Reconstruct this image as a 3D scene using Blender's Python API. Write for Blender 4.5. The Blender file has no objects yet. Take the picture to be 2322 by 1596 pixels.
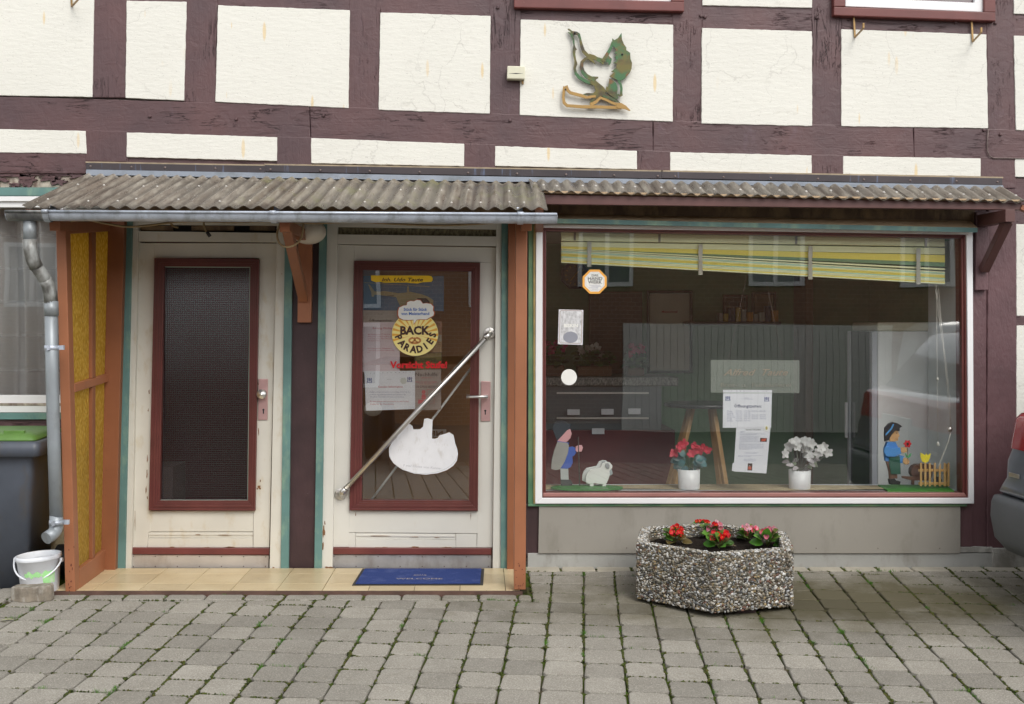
import bpy, math, random
from mathutils import Vector, Matrix, noise as mnoise
R = math.radians
random.seed(7)
sc = bpy.context.scene
col = sc.collection

# ------------------------------------------------------------------ camera
FPX, SPX = 2525.0, 370.0           # focal length and wall scale in photo units (2321 wide)
DIST = FPX / SPX                   # camera to facade, metres
ZC, VX, VY = 1.473, 1085.0, 745.0  # eye height, straight-ahead point of the photo
cam = bpy.data.cameras.new('camera')
cam.sensor_width = 36.0
cam.lens = 36.0 * FPX / 2321.0
cam.shift_x = (1160.5 - VX) / 2321.0
cam.shift_y = -(798.0 - VY) / 2321.0
cam.clip_start = 0.05
cam.clip_end = 500
camo = bpy.data.objects.new('camera', cam)
col.objects.link(camo)
camo.location = (0, -DIST, ZC)
camo.rotation_euler = (R(90), 0, 0)
sc.camera = camo

# ------------------------------------------------------------------ light
SUN_EL, SUN_AZ = 44, 24            # elevation; azimuth of the sun to the right of straight behind the viewer
w = bpy.data.worlds.new('World')
sc.world = w
w.use_nodes = True
nt = w.node_tree
nt.nodes.clear()
wo = nt.nodes.new('ShaderNodeOutputWorld')
bg = nt.nodes.new('ShaderNodeBackground')
bg.inputs['Strength'].default_value = 0.15
sky = nt.nodes.new('ShaderNodeTexSky')
sky.sky_type = 'NISHITA'
sky.sun_disc = False
sky.sun_elevation = R(SUN_EL)
sky.sun_rotation = R(180 - SUN_AZ)
sky.air_density = 1.0
sky.dust_density = 1.2
sky.ozone_density = 1.0
hs = nt.nodes.new('ShaderNodeHueSaturation')
hs.inputs['Saturation'].default_value = 0.10
nt.links.new(sky.outputs[0], hs.inputs['Color'])
nt.links.new(hs.outputs[0], bg.inputs['Color'])
nt.links.new(bg.outputs[0], wo.inputs['Surface'])
sun = bpy.data.lights.new('sun', 'SUN')
sun.energy = 0.8
sun.angle = R(28)
sun.color = (1.0, 0.95, 0.86)
suno = bpy.data.objects.new('sun', sun)
col.objects.link(suno)
sd = Vector((math.sin(R(SUN_AZ)) * math.cos(R(SUN_EL)), -math.cos(R(SUN_AZ)) * math.cos(R(SUN_EL)), math.sin(R(SUN_EL))))
suno.rotation_euler = sd.to_track_quat('Z', 'Y').to_euler()
suno.location = sd * 20
sc.view_settings.view_transform = 'Standard'
sc.view_settings.look = 'None'
sc.view_settings.gamma = 1
sc.view_settings.use_curve_mapping = False
sc.view_settings.exposure = 0.82
try:
    sc.cycles.max_bounces = 10
    sc.cycles.transparent_max_bounces = 16
    sc.cycles.glossy_bounces = 4
    sc.cycles.use_denoising = True
    sc.cycles.caustics_reflective = False
    sc.cycles.caustics_refractive = False
except Exception:
    pass

# ------------------------------------------------------------------ geometry helpers
def P(x, y, o=0.0):
    k = (DIST - o) / DIST
    return Vector(((x - VX) / SPX * k, -o, ZC + (VY - y) / SPX * k))

def GZ(o):
    return 0.018 - 0.0507 * o

class MB:
    def __init__(s):
        s.v, s.f, s.sm, s.mi, s.cur = [], [], [], [], 0
    def face(s, idx, smooth=False):
        s.f.append(tuple(idx)); s.sm.append(smooth); s.mi.append(s.cur)
    def add(s, vs, fs, smooth=False):
        n = len(s.v)
        s.v += [Vector(q) for q in vs]
        for f in fs:
            s.face([n + i for i in f], smooth)
        return s
    def prism(s, front, dv):
        n = len(front)
        dv = Vector(dv)
        vs = [Vector(p) for p in front] + [Vector(p) + dv for p in front]
        fs = [tuple(range(n)), tuple(range(2 * n - 1, n - 1, -1))]
        for i in range(n):
            j = (i + 1) % n
            fs.append((i, i + n, j + n, j))
        # orient: the front ring must face away from dv
        a = Vector((0, 0, 0))
        for i in range(n):
            a += Vector(front[i]).cross(Vector(front[(i + 1) % n]))
        if a.dot(dv) > 0:
            fs = [tuple(reversed(f)) for f in fs]
        return s.add(vs, fs)
    def slab(s, px, front, back, jit=0.0, step=0.03):
        pts = [P(x, y, front) for x, y in px]
        if jit:
            out = []
            for i, p in enumerate(pts):
                q = pts[(i + 1) % len(pts)]
                n = max(1, int((q - p).length / step))
                t = (q - p).normalized()
                nn = Vector((t.z, 0, -t.x))
                for a in range(n):
                    c = p.lerp(q, a / n)
                    c += nn * jit * (mnoise.noise(c * 23) * 1.0 + mnoise.noise(c * 61) * 0.6)
                    out.append(c)
            pts = out
        return s.prism(pts, (0, front - back, 0))
    def box(s, x0, x1, y0, y1, z0, z1):
        vs = [(x0, y0, z0), (x1, y0, z0), (x1, y1, z0), (x0, y1, z0), (x0, y0, z1), (x1, y0, z1), (x1, y1, z1), (x0, y1, z1)]
        return s.add(vs, [(0, 3, 2, 1), (4, 5, 6, 7), (0, 1, 5, 4), (1, 2, 6, 5), (2, 3, 7, 6), (3, 0, 4, 7)])
    def hexa(s, b, t):
        return s.add(list(b) + list(t), [(0, 3, 2, 1), (4, 5, 6, 7), (0, 1, 5, 4), (1, 2, 6, 5), (2, 3, 7, 6), (3, 0, 4, 7)])
    def bar(s, a, b, wx, wy, up=(0, 0, 1)):
        a, b = Vector(a), Vector(b)
        d = (b - a).normalized()
        u = Vector(up)
        x = d.cross(u)
        if x.length < 1e-4:
            x = d.cross(Vector((1, 0, 0)))
        x.normalize()
        y = x.cross(d).normalized()
        def ring(c):
            return [c - x * wx / 2 - y * wy / 2, c + x * wx / 2 - y * wy / 2, c + x * wx / 2 + y * wy / 2, c - x * wx / 2 + y * wy / 2]
        return s.hexa(ring(a), ring(b))
    def tube(s, pts, r, n=10, cap=True):
        pts = [Vector(p) for p in pts]
        rr = r if isinstance(r, (list, tuple)) else [r] * len(pts)
        base = len(s.v)
        prev = None
        for i, p in enumerate(pts):
            if i == 0: t = pts[1] - pts[0]
            elif i == len(pts) - 1: t = pts[-1] - pts[-2]
            else: t = (pts[i + 1] - p).normalized() + (p - pts[i - 1]).normalized()
            t.normalize()
            if prev is None:
                x = t.cross(Vector((0, 0, 1)))
                if x.length < 1e-3: x = t.cross(Vector((0, 1, 0)))
            else:
                x = prev - t * prev.dot(t)
            x.normalize(); prev = x
            y = t.cross(x)
            for k in range(n):
                a = 2 * math.pi * k / n
                s.v.append(p + (x * math.cos(a) + y * math.sin(a)) * rr[i])
        for i in range(len(pts) - 1):
            for k in range(n):
                k2 = (k + 1) % n
                s.face((base + i * n + k, base + i * n + k2, base + (i + 1) * n + k2, base + (i + 1) * n + k), True)
        if cap:
            s.face([base + k for k in reversed(range(n))])
            s.face([base + (len(pts) - 1) * n + k for k in range(n)])
        return s
    def lathe(s, c, prof, n=20, axis='Z', smooth=True, ax=None):
        c = Vector(c)
        z = Vector(ax).normalized() if ax is not None else {'Z': Vector((0, 0, 1)), 'Y': Vector((0, -1, 0)), 'X': Vector((1, 0, 0))}[axis]
        x = z.orthogonal().normalized(); y = z.cross(x)
        base = len(s.v)
        for r, h in prof:
            for k in range(n):
                a = 2 * math.pi * k / n
                s.v.append(c + z * h + (x * math.cos(a) + y * math.sin(a)) * r)
        for i in range(len(prof) - 1):
            for k in range(n):
                k2 = (k + 1) % n
                s.face((base + i * n + k, base + i * n + k2, base + (i + 1) * n + k2, base + (i + 1) * n + k), smooth)
        if prof[0][0] > 1e-5: s.face([base + k for k in reversed(range(n))])
        if prof[-1][0] > 1e-5: s.face([base + (len(prof) - 1) * n + k for k in range(n)])
        return s
    def blob(s, c, r, n=8, m=5, jit=0.0, rot=None):
        c = Vector(c); base = len(s.v)
        r = Vector(r) if not isinstance(r, (int, float)) else Vector((r, r, r))
        for i in range(m + 1):
            t = math.pi * i / m
            for k in range(n):
                a = 2 * math.pi * k / n
                q = Vector((math.sin(t) * math.cos(a), math.sin(t) * math.sin(a), math.cos(t)))
                q *= 1 + jit * mnoise.noise(q * 2 + c * 40)
                q = Vector((q.x * r.x, q.y * r.y, q.z * r.z))
                if rot: q = rot @ q
                s.v.append(c + q)
        for i in range(m):
            for k in range(n):
                k2 = (k + 1) % n
                s.face((base + i * n + k, base + (i + 1) * n + k, base + (i + 1) * n + k2, base + i * n + k2), True)
        return s
    def leaf(s, c, d, up, L, W, curl=0.3):
        d = Vector(d).normalized(); up = Vector(up)
        x = d.cross(up)
        if x.length < 1e-4: x = d.orthogonal()
        x.normalize(); nrm = x.cross(d)
        c = Vector(c)
        prof = [(0, .12), (.25, .8), (.55, 1), (.85, .65), (1, .05)]
        base = len(s.v)
        for t, ww in prof:
            p = c + d * L * t - nrm * curl * L * t * t
            s.v += [p - x * W / 2 * ww + nrm * W * .14 * ww, p, p + x * W / 2 * ww + nrm * W * .14 * ww]
        for i in range(4):
            for j in range(2):
                a = base + i * 3 + j
                s.face((a, a + 1, a + 4, a + 3), True)
        return s
    def ribbon(s, px, ww, front, back):
        """a flat band cut from sheet along a pixel polyline, ww = width in pixels (list or number)"""
        n = len(px)
        ww = ww if isinstance(ww, (list, tuple)) else [ww] * n
        L, Rr = [], []
        for i in range(n):
            a = Vector(px[max(0, i - 1)]); b = Vector(px[min(n - 1, i + 1)])
            t = (b - a).normalized(); nn = Vector((-t.y, t.x)) * ww[i] / 2
            p = Vector(px[i]); L.append(p + nn); Rr.append(p - nn)
        for i in range(n - 1):
            s.slab([tuple(L[i]), tuple(L[i + 1]), tuple(Rr[i + 1]), tuple(Rr[i])], front, back)
        return s

ORG = {}
def link(o, parent=None, origin=None):
    col.objects.link(o)
    if parent is not None:
        o.parent = parent
    return o

def empty(name, loc=(0, 0, 0), label=None, cat=None, group=None, kind=None, parent=None):
    o = bpy.data.objects.new(name, None)
    o.empty_display_size = 0.05
    loc = Vector(loc)
    base = ORG[parent.name] if parent is not None else Vector((0, 0, 0))
    o.location = loc - base
    link(o, parent)
    ORG[o.name] = loc
    tag(o, label, cat, group, kind)
    return o

def tag(o, label=None, cat=None, group=None, kind=None):
    if label: o['label'] = label
    if cat: o['category'] = cat
    if group: o['group'] = group
    if kind: o['kind'] = kind
    return o

def build(mb, name, mats, parent=None, bevel=0.0, loc=None, seg=2):
    base = Vector(loc) if loc is not None else (ORG[parent.name] if parent is not None else Vector((0, 0, 0)))
    me = bpy.data.meshes.new(name)
    me.from_pydata([tuple(v - base) for v in mb.v], [], mb.f)
    mats = mats if isinstance(mats, (list, tuple)) else [mats]
    for m in mats: me.materials.append(m)
    me.polygons.foreach_set('use_smooth', mb.sm)
    me.polygons.foreach_set('material_index', mb.mi)
    me.update()
    o = bpy.data.objects.new(name, me)
    pb = ORG[parent.name] if parent is not None else Vector((0, 0, 0))
    o.location = base - pb
    link(o, parent)
    ORG[o.name] = base
    if bevel:
        b = o.modifiers.new('bevel', 'BEVEL')
        b.width = bevel; b.segments = seg; b.limit_method = 'ANGLE'; b.angle_limit = R(35)
    return o

def build_each(mb, name, mats, parent=None, bevel=0.0, seg=2):
    """one object for every separate piece collected in mb"""
    par = list(range(len(mb.v)))
    def find(a):
        while par[a] != a:
            par[a] = par[par[a]]; a = par[a]
        return a
    for f in mb.f:
        r = find(f[0])
        for q in f[1:]: par[find(q)] = r
    groups = {}
    for i, f in enumerate(mb.f): groups.setdefault(find(f[0]), []).append(i)
    obs = []
    for fl_ in groups.values():
        m = MB(); mp = {}
        for i in fl_:
            ids = []
            for q in mb.f[i]:
                if q not in mp: mp[q] = len(m.v); m.v.append(mb.v[q])
                ids.append(mp[q])
            m.cur = mb.mi[i]; m.face(ids, mb.sm[i])
        c = sum(m.v, Vector()) / len(m.v)
        obs.append(build(m, name, mats, parent, bevel, c, seg))
    return obs

def text_mesh(st, bold=0.0, shear=0.0, res=3):
    cu = bpy.data.curves.new('text', 'FONT')
    cu.body = st; cu.size = 1.0; cu.offset = bold; cu.shear = shear; cu.resolution_u = res
    cu.align_x = 'LEFT'
    to = bpy.data.objects.new('text', cu)
    col.objects.link(to)
    dg = bpy.context.evaluated_depsgraph_get()
    me = bpy.data.meshes.new_from_object(to.evaluated_get(dg))
    bpy.data.objects.remove(to)
    bpy.data.curves.remove(cu)
    vs = [v.co.copy() for v in me.vertices]
    fs = [tuple(p.vertices) for p in me.polygons]
    bpy.data.meshes.remove(me)
    return vs, fs

def text(mb, st, x0, x1, yb, h, o, bold=0.0, shear=0.0, slope=0.0, res=2, depth=0.0):
    """lettering between pixel x0..x1, baseline yb, capital height h; slope = pixels down per pixel right"""
    vs, fs = text_mesh(st, bold, shear, res)
    if not vs: return mb
    mx0 = min(v.x for v in vs); mx1 = max(v.x for v in vs)
    sx = (x1 - x0) / (mx1 - mx0); sy = h / 0.70
    out = []
    for v in vs:
        x = x0 + (v.x - mx0) * sx
        out.append(P(x, yb - v.y * sy + slope * (x - x0), o))
    n = len(mb.v)
    mb.v += out
    for f in fs: mb.face([n + i for i in f])
    return mb

# ------------------------------------------------------------------ materials
class NT:
    def __init__(s, name):
        s.m = bpy.data.materials.new(name); s.m.use_nodes = True
        s.t = s.m.node_tree; s.t.nodes.clear()
        s.out = s.n('ShaderNodeOutputMaterial')
    def n(s, typ, **kw):
        nd = s.t.nodes.new(typ)
        for k, v in kw.items():
            if hasattr(nd, k) and not k[0].isupper(): setattr(nd, k, v)
        return nd
    def l(s, a, b): s.t.links.new(a, b)
    def pos(s, scale=(1, 1, 1), kind='pos'):
        if kind == 'pos':
            g = s.n('ShaderNodeNewGeometry').outputs['Position']
        else:
            g = s.n('ShaderNodeTexCoord').outputs['Object']
        mp = s.n('ShaderNodeMapping')
        mp.inputs['Scale'].default_value = scale
        s.l(g, mp.inputs['Vector'])
        return mp.outputs[0]
    def noise(s, scale, vec=None, detail=4, rough=.55, dist=0.0):
        nd = s.n('ShaderNodeTexNoise')
        nd.inputs['Scale'].default_value = scale
        nd.inputs['Detail'].default_value = detail
        nd.inputs['Roughness'].default_value = rough
        nd.inputs['Distortion'].default_value = dist
        s.l(vec if vec is not None else s.pos(), nd.inputs['Vector'])
        return nd.outputs['Fac']
    def vor(s, scale, vec=None, feature='F1', out='Distance', rnd=1.0):
        nd = s.n('ShaderNodeTexVoronoi'); nd.feature = feature
        nd.inputs['Scale'].default_value = scale
        nd.inputs['Randomness'].default_value = rnd
        s.l(vec if vec is not None else s.pos(), nd.inputs['Vector'])
        return nd.outputs[out]
    def ramp(s, fac, lo, hi, a=(0, 0, 0, 1), b=(1, 1, 1, 1)):
        r = s.n('ShaderNodeValToRGB')
        r.color_ramp.elements[0].position = min(max(lo, 0), 1); r.color_ramp.elements[0].color = a
        r.color_ramp.elements[1].position = min(max(hi, 0), 1); r.color_ramp.elements[1].color = b
        s.l(fac, r.inputs[0])
        return r.outputs[0]
    def mix(s, fac, a, b, mode='MIX'):
        m = s.n('ShaderNodeMix'); m.data_type = 'RGBA'; m.blend_type = mode
        for i, v in ((0, fac), (6, a), (7, b)):
            if isinstance(v, (int, float)): m.inputs[i].default_value = v
            elif isinstance(v, tuple): m.inputs[i].default_value = (v[0], v[1], v[2], 1)
            else: s.l(v, m.inputs[i])
        return m.outputs[2]
    def math(s, op, a, b=0.0):
        m = s.n('ShaderNodeMath'); m.operation = op
        for i, v in ((0, a), (1, b)):
            if isinstance(v, (int, float)): m.inputs[i].default_value = v
            else: s.l(v, m.inputs[i])
        return m.outputs[0]
    def bump(s, h, strength=.3, dist=.002, prev=None):
        b = s.n('ShaderNodeBump')
        b.inputs['Strength'].default_value = strength
        b.inputs['Distance'].default_value = dist
        s.l(h, b.inputs['Height'])
        if prev is not None: s.l(prev, b.inputs['Normal'])
        return b.outputs[0]
    def bsdf(s, colr, rough=.5, metal=0.0, normal=None, spec=None, **kw):
        b = s.n('ShaderNodeBsdfPrincipled')
        if isinstance(colr, tuple): b.inputs['Base Color'].default_value = (colr[0], colr[1], colr[2], 1)
        else: s.l(colr, b.inputs['Base Color'])
        if isinstance(rough, (int, float)): b.inputs['Roughness'].default_value = rough
        else: s.l(rough, b.inputs['Roughness'])
        b.inputs['Metallic'].default_value = metal
        if spec is not None: b.inputs['Specular IOR Level'].default_value = spec
        if normal is not None: s.l(normal, b.inputs['Normal'])
        for k, v in kw.items(): b.inputs[k].default_value = v
        return b
    def done(s, sh):
        s.l(sh.outputs[0] if hasattr(sh, 'outputs') else sh, s.out.inputs['Surface'])
        return s.m

def scl(c, f): return tuple(min(1, x * f) for x in c)

def paint(name, c, rough=.5, var=.12, vs=4.0, wear=None, wt=.68, ws=30, wstretch=(1, 1, 1), dirt=None, dt=.62, ds=7, bump=.25, bs=120, bdist=.001, stretch=(1, 1, 1), metal=0, spec=None):
    t = NT(name)
    p = t.pos()
    a = t.noise(vs, p, 5)
    cc = t.mix(t.ramp(a, .3, .7), scl(c, 1 - var), scl(c, 1 + var))
    if dirt:
        d = t.noise(ds, t.pos((1, 1, .45)), 6, .65)
        cc = t.mix(t.ramp(d, dt - .1, dt + .12), cc, dirt)
    h = t.noise(bs, t.pos(stretch), 4, .6)
    nb = t.bump(h, bump, bdist)
    r = rough
    if wear:
        wn = t.noise(ws, t.pos(wstretch), 6, .7)
        wm = t.ramp(wn, wt, wt + .015)
        cc = t.mix(wm, cc, wear)
        inv = t.math('SUBTRACT', 1.0, wm)
        nb = t.bump(inv, .6, .0012, nb)
    return t.done(t.bsdf(cc, r, metal, nb, spec))

M = {}
def mk_timber(name, stretch):
    t = NT(name)
    c1, c2 = (.086, .049, .054), (.122, .061, .062)
    n1 = t.noise(2.2, None, 4)
    c = t.mix(t.ramp(n1, .35, .68), c1, c2)
    g = t.noise(24, t.pos(stretch), 8, .68, .8)
    g2 = t.noise(90, t.pos(stretch), 5, .6, .3)
    lump = t.noise(14, None, 4, .6, 1.2)
    c = t.mix(t.ramp(g, .30, .42, (.35, .35, .35, 1), (0, 0, 0, 1)), c, (.05, .024, .03))
    sp1 = t.noise(9, t.pos(tuple(q * 1.3 for q in stretch)), 6, .62, 1.6)
    band = t.math('ABSOLUTE', t.math('SUBTRACT', sp1, .5))
    split = t.math('MULTIPLY', t.ramp(band, .004, .012, (1, 1, 1, 1), (0, 0, 0, 1)), t.ramp(t.noise(2.6, None, 3), .52, .60))
    c = t.mix(t.math('MULTIPLY', split, .8), c, (.028, .014, .016))
    blu = t.noise(5, t.pos((1, 1, .4)), 6, .7)
    c = t.mix(t.ramp(blu, .6, .72, (0, 0, 0, 1), (.4, .4, .4, 1)), c, (.15, .10, .13))
    ch = t.noise(34, t.pos(stretch), 5, .75)
    c = t.mix(t.ramp(ch, .745, .76, (0, 0, 0, 1), (.6, .6, .6, 1)), c, (.4, .36, .33))
    nb = t.bump(lump, .32, .012)
    nb = t.bump(g, .6, .004, nb)
    nb = t.bump(g2, .35, .002, nb)
    nb = t.bump(t.math('SUBTRACT', 1.0, split), .8, .006, nb)
    crk = t.ramp(g, .33, .37)
    nb = t.bump(crk, .5, .004, nb)
    return t.done(t.bsdf(c, .48, 0, nb, .5))
M['timber_h'] = mk_timber('plum_painted_timber_horizontal', (.13, 1, 1.3))
M['timber_v'] = mk_timber('plum_painted_timber_upright', (1.3, 1, .13))

def mk_plaster(name, base, stains=True):
    t = NT(name)
    n1 = t.noise(1.6, None, 4)
    c = t.mix(t.ramp(n1, .35, .7), base, scl(base, .95))
    sm = t.noise(16, t.pos((.35, 1, 1.4)), 7, .72)
    c = t.mix(t.ramp(sm, .60, .74, (0, 0, 0, 1), (.5, .5, .5, 1)), c, (.50, .47, .41))
    pit = t.noise(150, t.pos((.6, 1, 1.5)), 3, .6)
    c = t.mix(t.ramp(pit, .655, .70, (0, 0, 0, 1), (.7, .7, .7, 1)), c, (.36, .34, .31))
    if stains:
        tilt = t.n('ShaderNodeMapping'); tilt.inputs['Rotation'].default_value = (0, R(6), 0)
        tilt.inputs['Scale'].default_value = (21, 1, 4.0)
        t.l(t.n('ShaderNodeNewGeometry').outputs['Position'], tilt.inputs['Vector'])
        wob = t.noise(3, None, 3)
        vv = t.n('ShaderNodeTexVoronoi'); vv.inputs['Scale'].default_value = 1.0
        t.l(tilt.outputs[0], vv.inputs['Vector'])
        sep = t.n('ShaderNodeSeparateColor'); t.l(vv.outputs['Color'], sep.inputs[0])
        keep = t.ramp(sep.outputs[0], .70, .72)
        dd = t.math('ADD', vv.outputs['Distance'], t.math('MULTIPLY', sep.outputs[1], .17))
        spot = t.ramp(dd, .19, .27, (1, 1, 1, 1), (0, 0, 0, 1))
        m = t.math('MULTIPLY', keep, spot)
        patch = t.ramp(t.noise(1.1, None, 2), .42, .52)
        m = t.math('MULTIPLY', m, patch)
        c = t.mix(t.math('MULTIPLY', m, .62), c, (.74, .54, .24))
    # hair cracks
    dn = t.n('ShaderNodeTexNoise'); dn.inputs['Scale'].default_value = 7; dn.inputs['Detail'].default_value = 6
    t.l(t.n('ShaderNodeNewGeometry').outputs['Position'], dn.inputs['Vector'])
    mixv = t.n('ShaderNodeMix'); mixv.data_type = 'VECTOR'; mixv.inputs[0].default_value = .17
    t.l(t.n('ShaderNodeNewGeometry').outputs['Position'], mixv.inputs[4]); t.l(dn.outputs['Color'], mixv.inputs[5])
    e = t.vor(2.3, mixv.outputs[1], 'DISTANCE_TO_EDGE')
    crack = t.ramp(e, .0028, .0065, (1, 1, 1, 1), (0, 0, 0, 1))
    cm = t.math('MULTIPLY', crack, t.ramp(t.noise(1.7, None, 3), .46, .56))
    c = t.mix(t.math('MULTIPLY', cm, .30), c, (.36, .34, .31))
    gl = t.noise(28, t.pos((.5, 1, 1.6)), 6, .62)
    nb = t.bump(gl, .5, .006)
    nb = t.bump(t.noise(130, None, 4), .3, .0015, nb)
    nb = t.bump(t.math('SUBTRACT', 1, cm), .2, .0015, nb)
    return t.done(t.bsdf(c, .82, 0, nb, .3))
M['plaster'] = mk_plaster('cream_plaster', (.775, .765, .705))
M['plaster_lo'] = mk_plaster('ochre_cream_plaster', (.74, .64, .42), False)

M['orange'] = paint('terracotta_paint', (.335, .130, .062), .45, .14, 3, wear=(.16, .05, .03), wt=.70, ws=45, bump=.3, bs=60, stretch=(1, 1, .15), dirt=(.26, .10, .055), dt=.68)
M['orange_shaded'] = paint('terracotta_paint_shaded', (.27, .10, .045), .45, .14, 3, wear=(.10, .04, .03), wt=.68, ws=45, bump=.3, bs=60, stretch=(1, 1, .15))  # same terracotta, with the shade of side and rear faces darkened into its colour
M['teal'] = paint('teal_paint', (.115, .225, .212), .5, .22, 3, dirt=(.26, .38, .27), dt=.60, wear=(.30, .27, .17), wt=.70, ws=30, wstretch=(1.6, 1, .5), bump=.2)
M['green'] = paint('green_wood_stain', (.09, .20, .11), .5, .3, 6, dirt=(.20, .28, .14), dt=.55, bump=.3, stretch=(1, 1, .2))
M['door'] = paint('cream_door_paint', (.66, .645, .59), .42, .05, 3, dirt=(.56, .50, .40), dt=.74, wear=(.42, .25, .13), wt=.735, ws=22, wstretch=(1.3, 1, .55), bump=.12, bs=40, stretch=(1, 1, .15))
M['doorw'] = paint('worn_cream_door_paint', (.65, .625, .555), .48, .07, 3, dirt=(.55, .47, .33), dt=.66, ds=12, wear=(.38, .22, .11), wt=.70, ws=22, wstretch=(1.3, 1, .55), bump=.16, bs=40, stretch=(1, 1, .15))
M['white'] = paint('white_gloss_paint', (.82, .82, .83), .35, .03, 3, wear=(.5, .45, .42), wt=.75, ws=30, bump=.1, bs=40)
M['red'] = paint('oxblood_paint', (.125, .036, .030), .38, .18, 5, wear=(.45, .24, .17), wt=.715, ws=48, wstretch=(1, 1, .5), bump=.3, bs=80, stretch=(1, 1, .2), dirt=(.13, .03, .03), dt=.6)
M['redh'] = paint('oxblood_paint_rail', (.150, .040, .035), .38, .18, 5, wear=(.5, .3, .22), wt=.70, ws=30, wstretch=(.35, 1, 3), bump=.3, bs=80, stretch=(.2, 1, 1))
M['pink'] = paint('brownish_rose_paint', (.36, .17, .15), .4, .1, 5, bump=.2, bs=60)
M['grey'] = paint('grey_painted_board', (.30, .28, .245), .6, .08, 1.5, dirt=(.24, .225, .19), dt=.62, wear=(.5, .48, .42), wt=.76, ws=45, bump=.15, bs=50)
M['plinth'] = paint('grey_rendered_plinth', (.36, .36, .34), .8, .12, 3, dirt=(.24, .23, .20), dt=.60, bump=.5, bs=45, bdist=.004)
M['concrete'] = paint('rough_concrete', (.40, .39, .36), .85, .2, 6, dirt=(.22, .21, .18), dt=.5, bump=.8, bs=30, bdist=.012)
M['brownwood'] = paint('stained_brown_soffit', (.12, .075, .042), .6, .3, 4, dirt=(.30, .20, .10), dt=.55, ds=9, bump=.4, stretch=(.2, 1, 1))
M['tanwood'] = paint('bleached_drip_board', (.46, .33, .20), .6, .15, 4, dirt=(.33, .22, .12), dt=.6, bump=.3, stretch=(.2, 1, 1))
M['plumboard'] = paint('plum_painted_board', (.115, .050, .045), .45, .18, 4, wear=(.4, .36, .3), wt=.76, ws=40, bump=.35, bs=50, stretch=(.2, 1, 1))
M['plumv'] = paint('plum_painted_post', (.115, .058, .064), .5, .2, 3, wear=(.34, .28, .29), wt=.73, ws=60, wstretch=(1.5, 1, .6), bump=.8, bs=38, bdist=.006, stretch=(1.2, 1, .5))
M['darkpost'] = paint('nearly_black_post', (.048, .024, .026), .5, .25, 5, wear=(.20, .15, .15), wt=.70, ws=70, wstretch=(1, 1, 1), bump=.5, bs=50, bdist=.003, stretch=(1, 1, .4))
M['barewood'] = paint('weathered_bare_wood', (.46, .41, .34), .8, .3, 12, dirt=(.15, .10, .08), dt=.55, ds=20, bump=.8, bs=40, bdist=.006, stretch=(.15, 1, 1.3))
M['zinc'] = paint('zinc_sheet', (.52, .57, .66), .36, .15, 9, dirt=(.28, .30, .33), dt=.58, ds=12, bump=.15, bs=30, metal=.3)
M['zincdark'] = paint('weathered_zinc', (.13, .135, .14), .42, .4, 12, dirt=(.30, .30, .29), dt=.56, ds=18, bump=.3, bs=30, metal=.5)
M['pipe'] = paint('grey_downpipe', (.30, .33, .355), .42, .1, 5, dirt=(.20, .21, .21), dt=.62, ds=10, bump=.1, bs=30, metal=.25)
M['pipedark'] = paint('weathered_pipe_bend', (.12, .115, .105), .45, .4, 14, dirt=(.36, .37, .36), dt=.5, ds=16, bump=.2, bs=30, metal=.2)
M['flash'] = paint('lead_grey_flashing', (.26, .29, .34), .5, .12, 5, dirt=(.18, .20, .22), dt=.6, bump=.2, bs=30, metal=.3)
M['steel'] = paint('brushed_steel', (.74, .72, .68), .34, .05, 20, bump=.05, bs=200, metal=1)
M['alu'] = paint('satin_aluminium', (.75, .74, .72), .3, .05, 20, bump=.03, bs=200, metal=.9)
M['pinkalu'] = paint('rose_anodised_plate', (.66, .42, .41), .33, .1, 10, bump=.05, bs=200, metal=.6)
M['screw'] = paint('dull_screw', (.17, .13, .12), .5, .2, 60, metal=.4)
M['brass'] = paint('tarnished_brass', (.30, .19, .08), .42, .3, 25, bump=.2, metal=.6)
M['black'] = paint('black_rubber', (.018, .018, .02), .55, .2, 20)
M['void'] = paint('dark_gap', (.012, .011, .010), .9, .2, 20)
M['cable'] = paint('old_beige_cable', (.32, .23, .12), .6, .2, 20)
M['lamp'] = paint('cream_lamp_glass', (.78, .72, .62), .25, .03, 3, bump=.02)
M['cream_box'] = paint('ivory_plastic', (.66, .64, .50), .4, .05, 6, bump=.05)

def t_flashstrip():
    t = NT('dark_metal_cover_strip')
    c = t.mix(t.ramp(t.noise(3, None, 4), .3, .7), (.050, .043, .048), (.075, .062, .066))
    s1 = t.noise(30, t.pos((1, 1, .08)), 5, .7)
    c = t.mix(t.ramp(s1, .6, .72, (0, 0, 0, 1), (.8, .8, .8, 1)), c, (.14, .18, .28))
    return t.done(t.bsdf(c, .4, .3, t.bump(s1, .2, .001)))
M['strip'] = t_flashstrip()

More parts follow.
